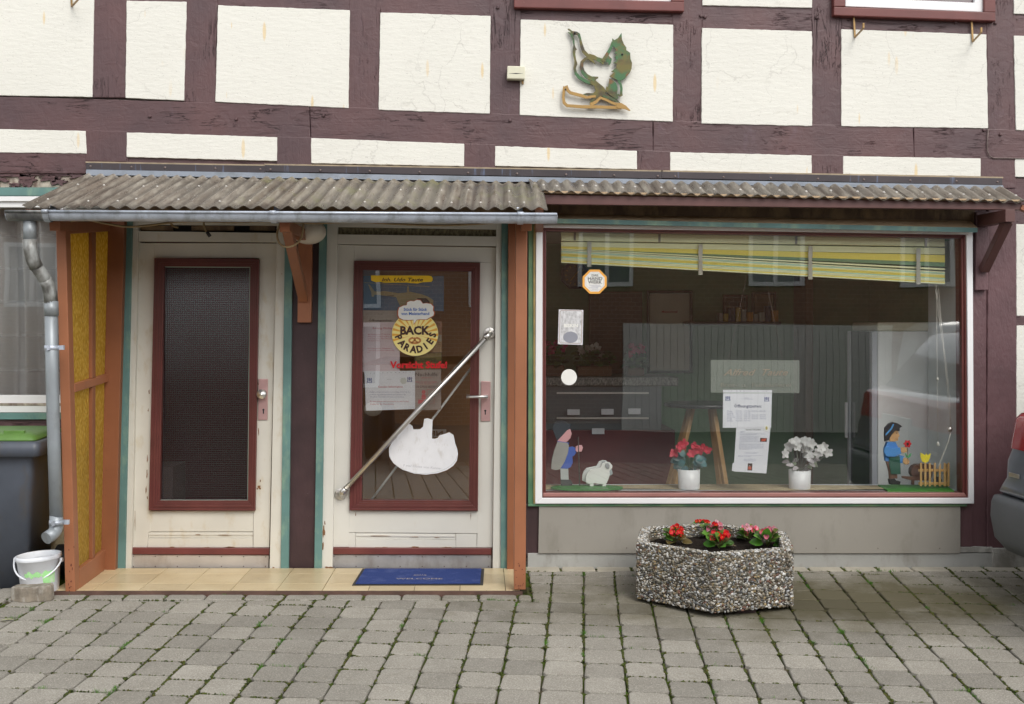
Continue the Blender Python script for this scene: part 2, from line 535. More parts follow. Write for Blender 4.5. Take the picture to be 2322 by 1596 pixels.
def t_corr(name, tint, mossy):
    t = NT(name)
    a = t.noise(3.0, t.pos((1, .5, 1)), 5, .6, .5)
    c = t.mix(t.ramp(a, .35, .68), scl(tint, .72), scl(tint, 1.3))
    st = t.noise(26, t.pos((1.3, .22, .22)), 6, .65)
    c = t.mix(t.ramp(st, .48, .66, (0, 0, 0, 1), (.55, .55, .55, 1)), c, (.40, .37, .31))
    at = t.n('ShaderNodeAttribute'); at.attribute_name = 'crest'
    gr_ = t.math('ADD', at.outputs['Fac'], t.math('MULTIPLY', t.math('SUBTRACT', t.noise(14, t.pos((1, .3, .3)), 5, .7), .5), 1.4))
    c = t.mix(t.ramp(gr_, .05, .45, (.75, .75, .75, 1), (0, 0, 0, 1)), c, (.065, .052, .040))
    dk = t.noise(9, t.pos((1, .6, .6)), 5, .7)
    c = t.mix(t.ramp(dk, .56, .68, (0, 0, 0, 1), (.6, .6, .6, 1)), c, (.10, .085, .07))
    sp = t.vor(42, None)
    sm = t.math('MULTIPLY', t.ramp(sp, .10, .15, (1, 1, 1, 1), (0, 0, 0, 1)), t.ramp(t.noise(20, None, 2), .57, .6))
    c = t.mix(sm, c, (.66, .64, .58))
    if mossy:
        mo = t.noise(5, None, 5, .7)
        c = t.mix(t.ramp(mo, .54, .66, (0, 0, 0, 1), (.6, .6, .6, 1)), c, (.15, .15, .055))
    nb = t.bump(t.noise(60, None, 5), .15, .001)
    rr = t.ramp(st, .3, .8, (.22, .22, .22, 1), (.48, .48, .48, 1))
    return t.done(t.bsdf(c, rr, 0, nb, .6))
M['corr'] = t_corr('brown_corrugated_plastic', (.150, .124, .098), False)
M['corr2'] = t_corr('mossy_corrugated_plastic', (.165, .138, .105), True)
M['corr3'] = t_corr('grey_brown_corrugated_plastic', (.155, .135, .112), False)

def t_paver():
    t = NT('concrete_paver')
    oi = t.n('ShaderNodeObjectInfo')
    n1 = t.noise(5, None, 5, .6)
    c = t.mix(t.ramp(n1, .3, .7), (.238, .221, .190), (.308, .289, .253))
    gr = t.noise(150, None, 4, .8)
    c = t.mix(t.ramp(gr, .5, .64, (0, 0, 0, 1), (.85, .85, .85, 1)), c, (.50, .47, .41))
    c = t.mix(t.ramp(gr, .30, .42, (.75, .75, .75, 1), (0, 0, 0, 1)), c, (.13, .12, .105))
    sp = t.vor(95, None)
    c = t.mix(t.math('MULTIPLY', t.ramp(sp, .10, .15, (1, 1, 1, 1), (0, 0, 0, 1)), t.ramp(t.noise(40, None, 2), .55, .6)), c, (.62, .60, .56))
    # damp algae-stained area round the planter and along the wall
    st = t.noise(3.2, None, 5, .7)
    g = t.n('ShaderNodeNewGeometry'); sep = t.n('ShaderNodeSeparateXYZ'); t.l(g.outputs['Position'], sep.inputs[0])
    dx = t.math('MULTIPLY', t.math('SUBTRACT', sep.outputs[0], 1.9), .45)
    dy = t.math('MULTIPLY', t.math('ADD', sep.outputs[1], .72), 1.35)
    r2 = t.math('SQRT', t.math('ADD', t.math('MULTIPLY', dx, dx), t.math('MULTIPLY', dy, dy)))
    r2 = t.math('ADD', r2, t.math('MULTIPLY', t.math('SUBTRACT', st, .5), 1.3))
    damp = t.ramp(r2, .30, 1.0, (.95, .95, .95, 1), (0, 0, 0, 1))
    c = t.mix(damp, c, (.105, .092, .052))
    ed = t.noise(9, None, 6, .7)
    c = t.mix(t.ramp(ed, .60, .75, (0, 0, 0, 1), (.45, .45, .45, 1)), c, (.16, .145, .10))
    v = t.math('ADD', t.math('MULTIPLY', oi.outputs['Random'], .34), .82)
    c = t.mix(1.0, c, v, 'MULTIPLY')
    nb = t.bump(t.noise(120, None, 5, .7), .6, .003)
    nb = t.bump(t.noise(18, None, 3), .3, .006, nb)
    return t.done(t.bsdf(c, .82, 0, nb, .35))
M['paver'] = t_paver()

def t_border():
    t = NT('pale_border_stone')
    oi = t.n('ShaderNodeObjectInfo')
    n1 = t.noise(6, None, 5, .6)
    c = t.mix(t.ramp(n1, .3, .7), (.36, .33, .27), (.47, .43, .35))
    c = t.mix(t.ramp(oi.outputs['Random'], .2, .9), c, (.50, .42, .28))
    gr = t.noise(200, None, 3, .7)
    c = t.mix(t.ramp(gr, .3, .42, (.6, .6, .6, 1), (0, 0, 0, 1)), c, (.16, .14, .11))
    nb = t.bump(t.noise(90, None, 5, .7), .5, .003)
    return t.done(t.bsdf(c, .8, 0, nb))
M['border'] = t_border()

def t_soil():
    t = NT('joint_soil_and_moss')
    n = t.noise(60, None, 5, .7)
    c = t.mix(t.ramp(n, .35, .65), (.062, .050, .034), (.14, .115, .08))
    m = t.noise(3.5, None, 5, .75)
    c = t.mix(t.ramp(m, .40, .52), c, (.065, .095, .014))
    nb = t.bump(n, .9, .01)
    return t.done(t.bsdf(c, .95, 0, nb, .1))
M['soil'] = t_soil()

def t_tile():
    t = NT('speckled_cream_tile')
    oi = t.n('ShaderNodeObjectInfo')
    c = t.mix(t.ramp(t.noise(4, None, 5), .3, .7), (.60, .47, .27), (.72, .60, .38))
    sp = t.noise(120, t.pos((1, 1, 1)), 4, .75)
    c = t.mix(t.ramp(sp, .62, .68, (0, 0, 0, 1), (.85, .85, .85, 1)), c, (.17, .12, .07))
    g = t.noise(9, None, 5, .7)
    c = t.mix(t.ramp(g, .58, .8, (0, 0, 0, 1), (.5, .5, .5, 1)), c, (.36, .26, .13))
    v = t.math('ADD', t.math('MULTIPLY', oi.outputs['Random'], .22), .84)
    c = t.mix(1.0, c, v, 'MULTIPLY')
    return t.done(t.bsdf(c, .34, 0, t.bump(sp, .05, .001), .5))
M['tile'] = t_tile()
M['grout'] = paint('tile_grout', (.07, .05, .03), .9, .2, 20)
M['edging'] = paint('rusty_brown_edging', (.11, .06, .045), .6, .3, 12, bump=.4, bs=40)

def t_mat():
    t = NT('blue_mat_pile')
    n = t.noise(260, None, 3, .8)
    c = t.mix(t.ramp(n, .3, .7), (.025, .045, .17), (.07, .11, .33))
    b = t.noise(9, None, 4, .6)
    c = t.mix(t.ramp(b, .5, .75, (0, 0, 0, 1), (.5, .5, .5, 1)), c, (.16, .20, .42))
    return t.done(t.bsdf(c, .95, 0, t.bump(n, 1, .006), .1))
M['mat'] = t_mat()
M['matprint'] = paint('faded_beige_print', (.34, .32, .36), .95, .3, 150, bump=.8, bs=200, bdist=.003)

def schlick(t, f0):
    """reflectance of a pane, the same from both sides"""
    g = t.n('ShaderNodeNewGeometry')
    d = t.n('ShaderNodeVectorMath'); d.operation = 'DOT_PRODUCT'
    t.l(g.outputs['Normal'], d.inputs[0]); t.l(g.outputs['Incoming'], d.inputs[1])
    c = t.math('SUBTRACT', 1.0, t.math('ABSOLUTE', d.outputs['Value']))
    return t.math('ADD', f0, t.math('MULTIPLY', t.math('POWER', c, 5.0), 1 - f0))
def thin_glass(name, tint=(1, 1, 1), ior=1.9, rough=0.0, bump=0.0, bs=60, wavy=0.0):
    t = NT(name)
    tr = t.n('ShaderNodeBsdfTransparent'); tr.inputs[0].default_value = (*tint, 1)
    gl = t.n('ShaderNodeBsdfGlossy'); gl.inputs['Roughness'].default_value = rough
    if bump or wavy:
        nn = t.noise(bs, None, 2) if bump else t.noise(1.3, None, 1)
        nb = t.bump(nn, bump or wavy, .01 if bump else .02)
        t.l(nb, gl.inputs['Normal'])
    mx = t.n('ShaderNodeMixShader')
    t.l(schlick(t, ior), mx.inputs[0]); t.l(tr.outputs[0], mx.inputs[1]); t.l(gl.outputs[0], mx.inputs[2])
    return t.done(mx)
def frosted(name):
    t = NT(name)
    tr = t.n('ShaderNodeBsdfTransparent'); tr.inputs[0].default_value = (.93, .96, .94, 1)
    d = t.bsdf((.55, .58, .52), .35)
    mx = t.n('ShaderNodeMixShader'); mx.inputs[0].default_value = .24
    t.l(tr.outputs[0], mx.inputs[1]); t.l(d.outputs[0], mx.inputs[2])
    return t.done(mx)
M['glass'] = thin_glass('shop_window_glass', (.99, .995, .99), .105, 0, wavy=.06)
M['doorglass'] = thin_glass('door_glass', (.98, .98, .97), .14, 0, wavy=.06)

def t_wired():
    t = NT('wired_cathedral_glass')
    p = t.pos((1 / .0135, 1, 1 / .0135))
    v = t.n('ShaderNodeTexVoronoi'); v.inputs['Scale'].default_value = 1; v.inputs['Randomness'].default_value = 0
    t.l(p, v.inputs['Vector'])
    nb = t.bump(v.outputs['Distance'], .7, .003)
    tr = t.n('ShaderNodeBsdfTransparent'); tr.inputs[0].default_value = (.55, .52, .53, 1)
    gl = t.n('ShaderNodeBsdfGlossy'); gl.inputs['Roughness'].default_value = .10; t.l(nb, gl.inputs['Normal'])
    mx = t.n('ShaderNodeMixShader')
    t.l(schlick(t, .09), mx.inputs[0]); t.l(tr.outputs[0], mx.inputs[1]); t.l(gl.outputs[0], mx.inputs[2])
    return t.done(mx)
M['wired'] = t_wired()

def t_amber():
    t = NT('amber_ornament_glass')
    n = t.noise(55, t.pos((1, 1, .45)), 3, .5, .6)
    v = t.vor(75, t.pos((1, 1, .5)))
    c = t.mix(t.ramp(v, .1, .6), (.95, .74, .20), (.72, .48, .08))
    d = t.n('ShaderNodeBsdfTranslucent'); t.l(c, d.inputs[0])
    nb = t.bump(v, 1, .008)
    pr = t.bsdf(t.mix(.4, c, (.80, .58, .15)), .25, 0, nb, .6)
    t.l(nb, d.inputs['Normal'])
    mx = t.n('ShaderNodeMixShader'); mx.inputs[0].default_value = .62
    t.l(pr.outputs[0], mx.inputs[1]); t.l(d.outputs[0], mx.inputs[2])
    return t.done(mx)
M['amber'] = t_amber()

def flat(name, c, rough=.5, **kw):
    t = NT(name)
    return t.done(t.bsdf(t.mix(t.ramp(t.noise(9, None, 3), .3, .7), scl(c, .95), scl(c, 1.04)), rough, **kw))
def cloth(name, c, trans=.4, alpha=None):
    t = NT(name)
    d = t.n('ShaderNodeBsdfDiffuse'); d.inputs[0].default_value = (*c, 1)
    tl = t.n('ShaderNodeBsdfTranslucent'); tl.inputs[0].default_value = (*c, 1)
    mx = t.n('ShaderNodeMixShader'); mx.inputs[0].default_value = trans
    t.l(d.outputs[0], mx.inputs[1]); t.l(tl.outputs[0], mx.inputs[2])
    if alpha is None: return t.done(mx)
    tr = t.n('ShaderNodeBsdfTransparent')
    m2 = t.n('ShaderNodeMixShader')
    wv = t.noise(300, t.pos((1, 1, 3)), 1)
    t.l(t.ramp(wv, .3, .7, (alpha - .12,) * 3 + (1,), (alpha + .12,) * 3 + (1,)), m2.inputs[0])
    t.l(tr.outputs[0], m2.inputs[1]); t.l(mx.outputs[0], m2.inputs[2])
    return t.done(m2)
def vcol(name, rough=.5, trans=0.0, spec=None, bump=0.0):
    t = NT(name)
    a = t.n('ShaderNodeAttribute'); a.attribute_name = 'tint'
    nb = t.bump(t.noise(150, None, 3), bump, .002) if bump else None
    b = t.bsdf(a.outputs['Color'], rough, 0, nb, spec)
    if not trans: return t.done(b)
    tl = t.n('ShaderNodeBsdfTranslucent'); t.l(a.outputs['Color'], tl.inputs[0])
    mx = t.n('ShaderNodeMixShader'); mx.inputs[0].default_value = trans
    t.l(b.outputs[0], mx.inputs[1]); t.l(tl.outputs[0], mx.inputs[2])
    return t.done(mx)
M['pebble'] = vcol('washed_pebble', .5)
def set_tint(o, cols):
    """cols: one colour per polygon, stored on the face"""
    me = o.data
    at = me.attributes.new('tint', 'FLOAT_COLOR', 'FACE')
    buf = []
    for c in cols: buf += [c[0], c[1], c[2], 1]
    at.data.foreach_set('color', buf)

M['leaf'] = vcol('begonia_leaf', .38, .25)
M['petal'] = vcol('flower_petal', .45, .35)
M['paper'] = flat('white_paper', (.80, .81, .86), .6)
M['paperpink'] = flat('pinkish_paper', (.74, .62, .66), .6)
M['ink'] = flat('black_ink', (.02, .02, .025), .6)
M['inkgrey'] = flat('grey_blue_ink', (.20, .22, .38), .6)
M['inkred'] = flat('red_ink', (.55, .12, .13), .6)
M['stickred'] = flat('red_vinyl', (.62, .01, .015), .4)
M['stickyellow'] = flat('yellow_vinyl', (.95, .62, .02), .35)
M['stickwhite'] = flat('white_vinyl', (.84, .84, .80), .35)
M['brownink'] = flat('dark_brown_print', (.055, .018, .012), .4)
M['blueink'] = flat('blue_print', (.03, .14, .50), .4)
M['rustline'] = flat('rust_outline_print', (.42, .10, .03), .4)
M['lemon'] = flat('pale_yellow_print', (.92, .78, .30), .4)
M['gold'] = flat('orange_gold_print', (.80, .42, .05), .4)
M['pretzel'] = flat('pretzel_brown', (.55, .22, .06), .4)
M['orangev'] = flat('orange_vinyl', (.86, .42, .08), .4)
M['silver'] = paint('faded_silver_sticker', (.50, .50, .51), .5, .25, 60, dirt=(.72, .72, .74), dt=.5, ds=60)
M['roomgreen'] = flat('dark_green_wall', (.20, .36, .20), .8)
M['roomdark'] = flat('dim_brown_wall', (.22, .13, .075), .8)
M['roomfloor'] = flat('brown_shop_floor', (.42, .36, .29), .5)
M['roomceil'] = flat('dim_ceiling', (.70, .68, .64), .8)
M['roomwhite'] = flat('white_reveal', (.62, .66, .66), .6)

# ------------------------------------------------------------------ the ground
gr = MB()
E = 60.0
NX = [-E, -8, -2.62, -2.60, .245, .275, 8, E]
def gz2(x, y):
    if y > -9: z = GZ(-min(y, 0)) - (.014 if (y < -.601 or x < -2.61 or x > .26) else .045)
    else: z = GZ(9) - .014
    if y > .001: z -= .12
    if y < -13.9: z -= .05
    return z
ys = [4, 0, -.60, -.602, -3, -6, -9, -14, -60]
for y in ys:
    for x in NX: gr.v.append(Vector((x, y, gz2(x, y))))
nxn = len(NX)
for i in range(len(ys) - 1):
    for j in range(nxn - 1):
        a = i * nxn + j
        gr.face((a, a + nxn, a + nxn + 1, a + 1))
ground = build(gr, 'ground', M['soil'])
tag(ground, 'dark soil and moss bed under the paving', None, None, 'structure')

rd = MB(); rd.box(-E, E, -60, -8.98, GZ(9) - .05, GZ(9) - .004)
rdo = build(rd, 'road', paint('lane_asphalt', (.11, .11, .108), .85, .15, 3, bump=.5, bs=80)); tag(rdo, 'asphalt lane across from the shop', None, None, 'structure')
# paving: columns of near-square concrete stones, turned about 5 degrees from the facade
pave = empty('pavement', (0, 0, 0), 'grey concrete block paving sloping away from the shop front', None, None, 'structure')
TH = math.atan((1320.0 - VX) / FPX)
PW, PD = .1835, .1835
def clip(poly, axis, val, keep_gt):
    out = []
    n = len(poly)
    for i in range(n):
        a, b = poly[i], poly[(i + 1) % n]
        ina = (a[axis] > val) == keep_gt; inb = (b[axis] > val) == keep_gt
        if ina: out.append(a)
        if ina != inb:
            t = (val - a[axis]) / (b[axis] - a[axis])
            out.append((a[0] + (b[0] - a[0]) * t, a[1] + (b[1] - a[1]) * t))
    return out
def stone(mb, poly, z=0.0, cut=.011, bev=.006, deep=.05, tilt=(0, 0)):
    """poly: (x, out) corner list about origin, made with rounded corners and a chamfered arris"""
    n = len(poly)
    ring = []
    for i in range(n):
        p = Vector(poly[i]); a = Vector(poly[i - 1]); b = Vector(poly[(i + 1) % n])
        la, lb = (a - p).length, (b - p).length
        ca, cb = min(cut, la * .3), min(cut, lb * .3)
        ring += [p + (a - p).normalized() * ca, p + (b - p).normalized() * cb]
    cen = Vector((0, 0))
    for q in ring: cen += q
    cen /= len(ring)
    m = len(ring)
    base = len(mb.v)
    for q in ring:
        d = (cen - q)
        qi = q + d.normalized() * min(bev * 1.5, d.length * .4)
        mb.v.append(Vector((qi.x, -qi.y, z + tilt[0] * qi.x + tilt[1] * qi.y)))
    for q in ring: mb.v.append(Vector((q.x, -q.y, z - bev)))
    for q in ring: mb.v.append(Vector((q.x, -q.y, z - deep)))
    mb.face([base + i for i in reversed(range(m))])
    for i in range(m):
        j = (i + 1) % m
        mb.face((base + i, base + j, base + m + j, base + m + i), True)
        mb.face((base + m + i, base + m + j, base + 2 * m + j, base + 2 * m + i))
    for q in range(len(mb.f) - 1, len(mb.f) - 1 - 2 * m - 1, -1):
        pass
    return mb

cth, sth = math.cos(TH), math.sin(TH)
# a joint runs through photo x=1323.6 : its ground point at out=1
def ground_pt(x, y):
    off = y - VY
    o = (off * DIST - (ZC - .018) * FPX) / (.0507 * FPX + off)
    k = (DIST - o) / DIST
    return (x - VX) / SPX * k, o
ox, oo = ground_pt(1323.6, 1570.0)
stones = []
for ci in range(-60, 56):
    stag = (.13 if ci % 2 else 0.0) + .04 * math.sin(ci * 2.1)
    for ri in range(-54, 20):
        u0 = ci * PW; v0 = (ri + stag) * PD
        ju = lambda: random.uniform(-.0034, .0034)
        g = .0042
        cs = [(u0 + g + ju(), v0 + g * .7 + ju()), (u0 + PW - g + ju(), v0 + g + ju()), (u0 + PW - g + ju(), v0 + PD - g + ju()), (u0 + g + ju(), v0 + PD - g + ju())]
        # local axes: u to the right, v towards the wall
        wpts = []
        for u, v in cs:
            X = ox + u * cth + v * sth
            o = oo - (v * cth - u * sth)
            wpts.append((X, o))
        cx = sum(p[0] for p in wpts) / 4; co = sum(p[1] for p in wpts) / 4
        if co < -.1 or co > 9 or (abs(cx) > 4.4 and not (co > 2.3 and abs(cx) < 9.0)): continue
        full = True
        poly = wpts
        if co > .85: pass
        elif cx < .30 and cx > -2.60:
            if max(p[0] for p in poly) > .295 and co < .72: poly = clip(poly, 0, .295, False); full = False
            if not poly: continue
            if min(p[1] for p in poly) < .706: poly = clip(poly, 1, .706, True); full = False
        else:
            if min(p[1] for p in poly) < .116: poly = clip(poly, 1, .116, True); full = False
            if poly and cx >= .30 and min(p[0] for p in poly) < .30 and co < .72: poly = clip(poly, 0, .30, True); full = False
            if poly and cx <= -2.6 and max(p[0] for p in poly) > -2.60 and co < .8: poly = clip(poly, 0, -2.60, False); full = False
        if len(poly) < 3: continue
        A = 0
        for i in range(len(poly)):
            a, b = poly[i], poly[(i + 1) % len(poly)]
            A += a[0] * b[1] - a[1] * b[0]
        if abs(A) / 2 < .0035: continue
        if A > 0: poly = poly[::-1]
        stones.append((poly, full, cx, co, 'p'))
# border stones along the wall and along the porch edge
def border_row(x0, x1, o0, o1, L):
    x = x0
    while x < x1 - .05:
        e = min(x + L + random.uniform(-.012, .012), x1)
        g = .004
        poly = [(x + g, o0 + g), (x + g, o1 - g), (e - g, o1 - g), (e - g, o0 + g)]
        A = sum(poly[i][0] * poly[(i + 1) % 4][1] - poly[i][1] * poly[(i + 1) % 4][0] for i in range(4))
        if A > 0: poly = poly[::-1]
        stones.append((poly, False, (x + e) / 2, (o0 + o1) / 2, 'b' if o0 < .3 else 'p'))
        x = e
border_row(.275, 4.4, .006, .112, .212)
border_row(-2.60, .295, .600, .702, .217)
border_row(-4.4, -2.62, .006, .112, .212)

def in_view(cx, co):
    k = (DIST - co) / DIST
    x = VX + cx * SPX / k
    y = VY + (ZC - GZ(co)) * SPX / k
    return -35 < x < 2356 and y < 1625
vis = [s for s in stones if in_view(s[2], s[3])]
rest = [s for s in stones if not in_view(s[2], s[3])]
vis.sort(key=lambda s: -s[3])
single, more = vis[:298], vis[298:]
for poly, full, cx, co, kd in single:
    mb = MB()
    loc = Vector((cx, -co, GZ(co) + random.uniform(-.0015, .0015)))
    loc2 = Vector((cx, -co, 0))
    lp = [(p[0] - cx, p[1] - co) for p in poly]
    stone(mb, lp, 0, cut=random.uniform(.012, .024), bev=.0045, tilt=(random.uniform(-.012, .012), -.0507 + random.uniform(-.012, .012)))
    for v in mb.v: v += loc
    build(mb, 'paver', M['border'] if kd == 'b' else M['paver'], pave, loc=loc)
for lst, nm in ((more, 'far_pavers'), (rest, 'outer_pavers')):
    for kd in 'pb':
        mb = MB()
        for poly, full, cx, co, k2 in lst:
            if k2 != kd: continue
            n0 = len(mb.v)
            lp = [(p[0] - cx, p[1] - co) for p in poly]
            stone(mb, lp, 0, cut=.012, tilt=(random.uniform(-.01, .01), -.0507 + random.uniform(-.01, .01)))
            loc = Vector((cx, -co, GZ(co) + random.uniform(-.001, .001)))
            for v in mb.v[n0:]: v += loc
        if mb.v:
            o = build(mb, nm if kd == 'p' else nm.replace('pavers', 'border_stones'), M['paver'] if kd == 'p' else M['border'], pave)
            o['kind'] = 'stuff'
# moss cushions and grass in the joints
mo = MB(); mcols = []
def blade(mb, c, h, wd, lean):
    a = random.uniform(0, 6.28)
    dx = Vector((math.cos(a), math.sin(a), 0)) * wd
    l = Vector((random.uniform(-1, 1), random.uniform(-1, 1), 0)) * lean
    n = len(mb.v)
    mb.v += [c - dx, c + dx, c + l * .5 + Vector((0, 0, h * .6)) + dx * .7, c + l + Vector((0, 0, h))]
    mb.face((n, n + 1, n + 2)); mb.face((n, n + 2, n + 3))
random.seed(21)
for poly, full, cx, co, kd in vis:
    if co < .3: pr = .25
    else: pr = .5
    a = poly[random.randrange(len(poly))]
    for i in range(len(poly)):
        p, q = poly[i], poly[(i + 1) % len(poly)]
        if mnoise.noise(Vector((p[0] * 1.7, p[1] * 1.7, 3))) < -.08 + random.uniform(-.3, .3): continue
        along = abs(q[1] - p[1]) > abs(q[0] - p[0])
        n = int((Vector(q) - Vector(p)).length / .0045 * (1.0 if along else .40))
        for k in range(n):
            t = random.random()
            if mnoise.noise(Vector((p[0] * 9 + t, p[1] * 9, t * 3))) < -.05: continue
            x = p[0] + (q[0] - p[0]) * t + random.uniform(-.004, .004); o = p[1] + (q[1] - p[1]) * t + random.uniform(-.004, .004)
            big = mnoise.noise(Vector((x * 6, o * 6, 9))) > .38
            nf = len(mo.f)
            c = Vector((x, -o, GZ(o) - .005))
            if big:
                for _ in range(3): blade(mo, c + Vector((random.uniform(-.008, .008), random.uniform(-.008, .008), 0)), random.uniform(.008, .02), .0012, .010)
                gcol = random.choice([(.07, .20, .012), (.10, .27, .02), (.06, .15, .012)])
            else:
                s = random.uniform(.0025, .0062)
                mo.blob(c + Vector((0, 0, .001)), (s * 1.3, s * 1.3, s), 5, 3)
                gcol = random.choice([(.05, .07, .010), (.075, .10, .012), (.04, .05, .012), (.09, .085, .015)])
            mcols += [gcol] * (len(mo.f) - nf)
mo_o = build(mo, 'joint_moss', vcol('moss_and_grass', .9, .2), None)
set_tint(mo_o, mcols)
tag(mo_o, 'green moss and small grass tufts growing in the paving joints', 'moss', None, 'stuff')
random.seed(5)

# ------------------------------------------------------------------ the house
house = empty('half_timbered_house', (0, 0, 0), 'half-timbered bakery house with plum beams and cream plaster panels', 'house')
# masonry core behind the face, with openings left for the rooms
core = MB()
def px_box(x0, x1, y0, y1, f, b):
    a = P(x0, y1, 0); c = P(x1, y0, 0)
    core.box(a.x, c.x, -f, -b, a.z, c.z)
XL, XR = -900, 3200
px_box(XL, XR, -500, 470, -.03, -.35)          # above everything
px_box(XL, -260, 472, 1330, -.03, -.35)
px_box(-258, 145, 955, 1330, -.03, -.35)        # below left window
px_box(145, 290, 472, 1330, -.03, -.35)
px_box(655, 724, 472, 1330, -.06, -.35)
px_box(1152, 1216, 472, 1330, -.04, -.35)
px_box(1216, 2200, 1150, 1330, -.03, -.30)
px_box(2208, XR, 472, 1330, -.03, -.35)
build(core, 'wall', M['concrete'], house)

# plaster panels
panels = [
    [(-300, -200), (216, -200), (212, 60), (209, 220), (100, 218), (-300, 212)],
    [(287, 1.5), (423, 4), (417, 228), (284, 222)],
    [(494, 12), (793, 23), (790, 245), (488, 231)],
    [(862, 28), (1112, 36), (1110, 258), (858, 249)],
    [(1180, 44), (1526, 56), (1525, 276), (1178, 261)],
    [(1591, 63), (1841, 71), (1841, 286), (1590, 280)],
    [(1907, 66), (2236, 78), (2240, 291), (1907, 286)],
    [(2298, 81), (2520, 86), (2520, 300), (2303, 295)],
    [(1592, -200), (1841, -200), (1841, 18), (1592, 12)],
    [(2298, -200), (2520, -200), (2520, 36), (2298, 31)],
    [(-300, 286), (194, 297), (196, 348), (-300, 342)],
    [(287, 300), (628, 311), (628, 365), (287, 356)],
    [(705, 313), (1052, 326), (1052, 377), (705, 370)],
    [(1122, 331), (1444, 342), (1444, 384), (1122, 376)],
    [(1519, 345), (1840, 352), (1840, 394), (1519, 388)],
    [(1911, 354), (2223, 359), (2223, 400), (1911, 395)],
    [(2301, 360), (2520, 364), (2520, 407), (2301, 401)],
]
for pts in panels:
    build(MB().slab(pts, .004, -.028, .0022, .02), 'plaster_panel', M['plaster'], house, .003)
for pts in ([(2303, 508), (2520, 508), (2520, 716), (2304, 716)], [(2304, 738), (2520, 738), (2520, 1244), (2303, 1244)]):
    build(MB().slab(pts, .003, -.028, .0022, .02), 'plaster_panel', M['plaster'], house, .003)
build(MB().slab([(-300, 1000), (250, 1000), (250, 1252), (-300, 1252)], .004, -.028, .002, .02), 'plaster_panel', M['plaster_lo'], house, .003)

# timbers: posts and rails, each its own piece
def timber(pts, mat, f=-.004, name='beam', jit=.0035):
    return build(MB().slab(pts, f, f - .035, jit, .035), name, mat, house, .006)
H, V = M['timber_h'], M['timber_v']
for pts in (
    [(213, -200), (289, -200), (285.5, 222), (208, 222)],
    [(422, -200), (496, -200), (489, 235), (415, 232)],
    [(792, -200), (866, -200), (859, 252), (789, 250)],
    [(1110, -200), (1182, -200), (1179, 264), (1108, 261)],
    [(1524, -200), (1593, -200), (1591, 283), (1523, 280)],
    [(1839, -200), (1909, -200), (1908, 290), (1839, 289)],
    [(2233, -200), (2301, -200), (2305, 298), (2238, 295)],
): timber(pts, V, -.004, 'post')
for pts in (
    [(-300, -205), (214, -205), (214, -195), (-300, -195)],
    [(286, -60), (424, -58), (424, 6), (285, 4)],
    [(492, -60), (794, -50), (794, 25), (492, 14)],
    [(860, -60), (1113, -50), (1113, 38), (861, 30)],
    [(1178, -60), (1528, -50), (1528, 58), (1179, 46)],
    [(1590, 11), (1843, 17), (1843, 73), (1590, 65)],
    [(1906, -40), (2236, -40), (2238, 80), (1906, 68)],
    [(2297, 30), (2520, 34), (2520, 88), (2297, 83)],
): timber(pts, H, -.006)
for pts in (
    [(-300, 210), (701, 238), (704, 316), (-300, 284)],
    [(701.5, 238), (1480, 272), (1480, 346), (704.5, 316)],
    [(1480.5, 272), (2070, 287), (2072, 358), (1480.5, 346)],
    [(2070.5, 287), (2520, 300), (2520, 366), (2072.5, 358)],
): timber(pts, H, -.002, jit=.003)
# joist ends in the strip below
for x0, x1, y in ((193, 289, 298), (626, 707, 312), (1050, 1124, 328), (1442, 1521, 343), (1838, 1913, 352), (2221, 2303, 358)):
    timber([(x0, y - 3), (x1, y - 1), (x1, y + 70), (x0, y + 68)], M['timber_v'], .001, 'joist_end', .004)
timber([(-300, 340), (198, 347), (290, 353), (290, 372), (198, 394), (-300, 392)], H, -.001)
timber([(285, 352), (2303, 400), (2303, 436), (285, 396)], H, -.012)
timber([(2203, 402), (2520, 408), (2520, 470), (2275, 462), (2203, 430)], H, -.006)
# decayed timber with bare wood showing, left of the canopy
build(MB().slab([(-300, 392), (190, 392), (190, 425), (-300, 427)], -.022, -.05, .002), 'decayed_beam', M['barewood'], house, .004)
fl = MB()
random.seed(11)
for (a, b, c, d) in ((-30, 62, 391, 401), (44, 80, 393, 422), (62, 156, 391, 399), (90, 140, 397, 411), (118, 150, 405, 420), (150, 196, 391, 402), (-20, 20, 404, 412), (20, 44, 415, 424)):
    pts = []
    for i in range(22):
        t = i / 22 * 2 * math.pi
        rr = 1 + .9 * mnoise.noise(Vector((math.cos(t) * 3.5, math.sin(t) * 3.5, a * 1.3 + 7))) + random.uniform(-.18, .18)
        pts.append(((a + b) / 2 + (b - a) / 2 * math.cos(t) * rr, (c + d) / 2 + (d - c) / 2 * math.sin(t) * rr))
    fl.slab(pts, -.010, -.02)
build_each(fl, 'peeling_paint', M['timber_h'], house)
# timber pegs and bolts
pegs = MB()
for x, y in ((340, 264), (535, 270), (733, 262), (1128, 17), (1156, 273), (1589, 36), (2166, 51), (2237, 32), (2268, 305), (1598, 38), (1850, 40), (2256, 52), (2230, 295)):
    c = P(x, y, 0)
    pegs.lathe(c + Vector((random.uniform(-.002, .002), 0.004, 0)), [(.011, 0), (.011, .008), (.008, .013), (0, .014)], 7, 'Y', False)
build_each(pegs, 'wooden_peg', M['timber_v'], house)

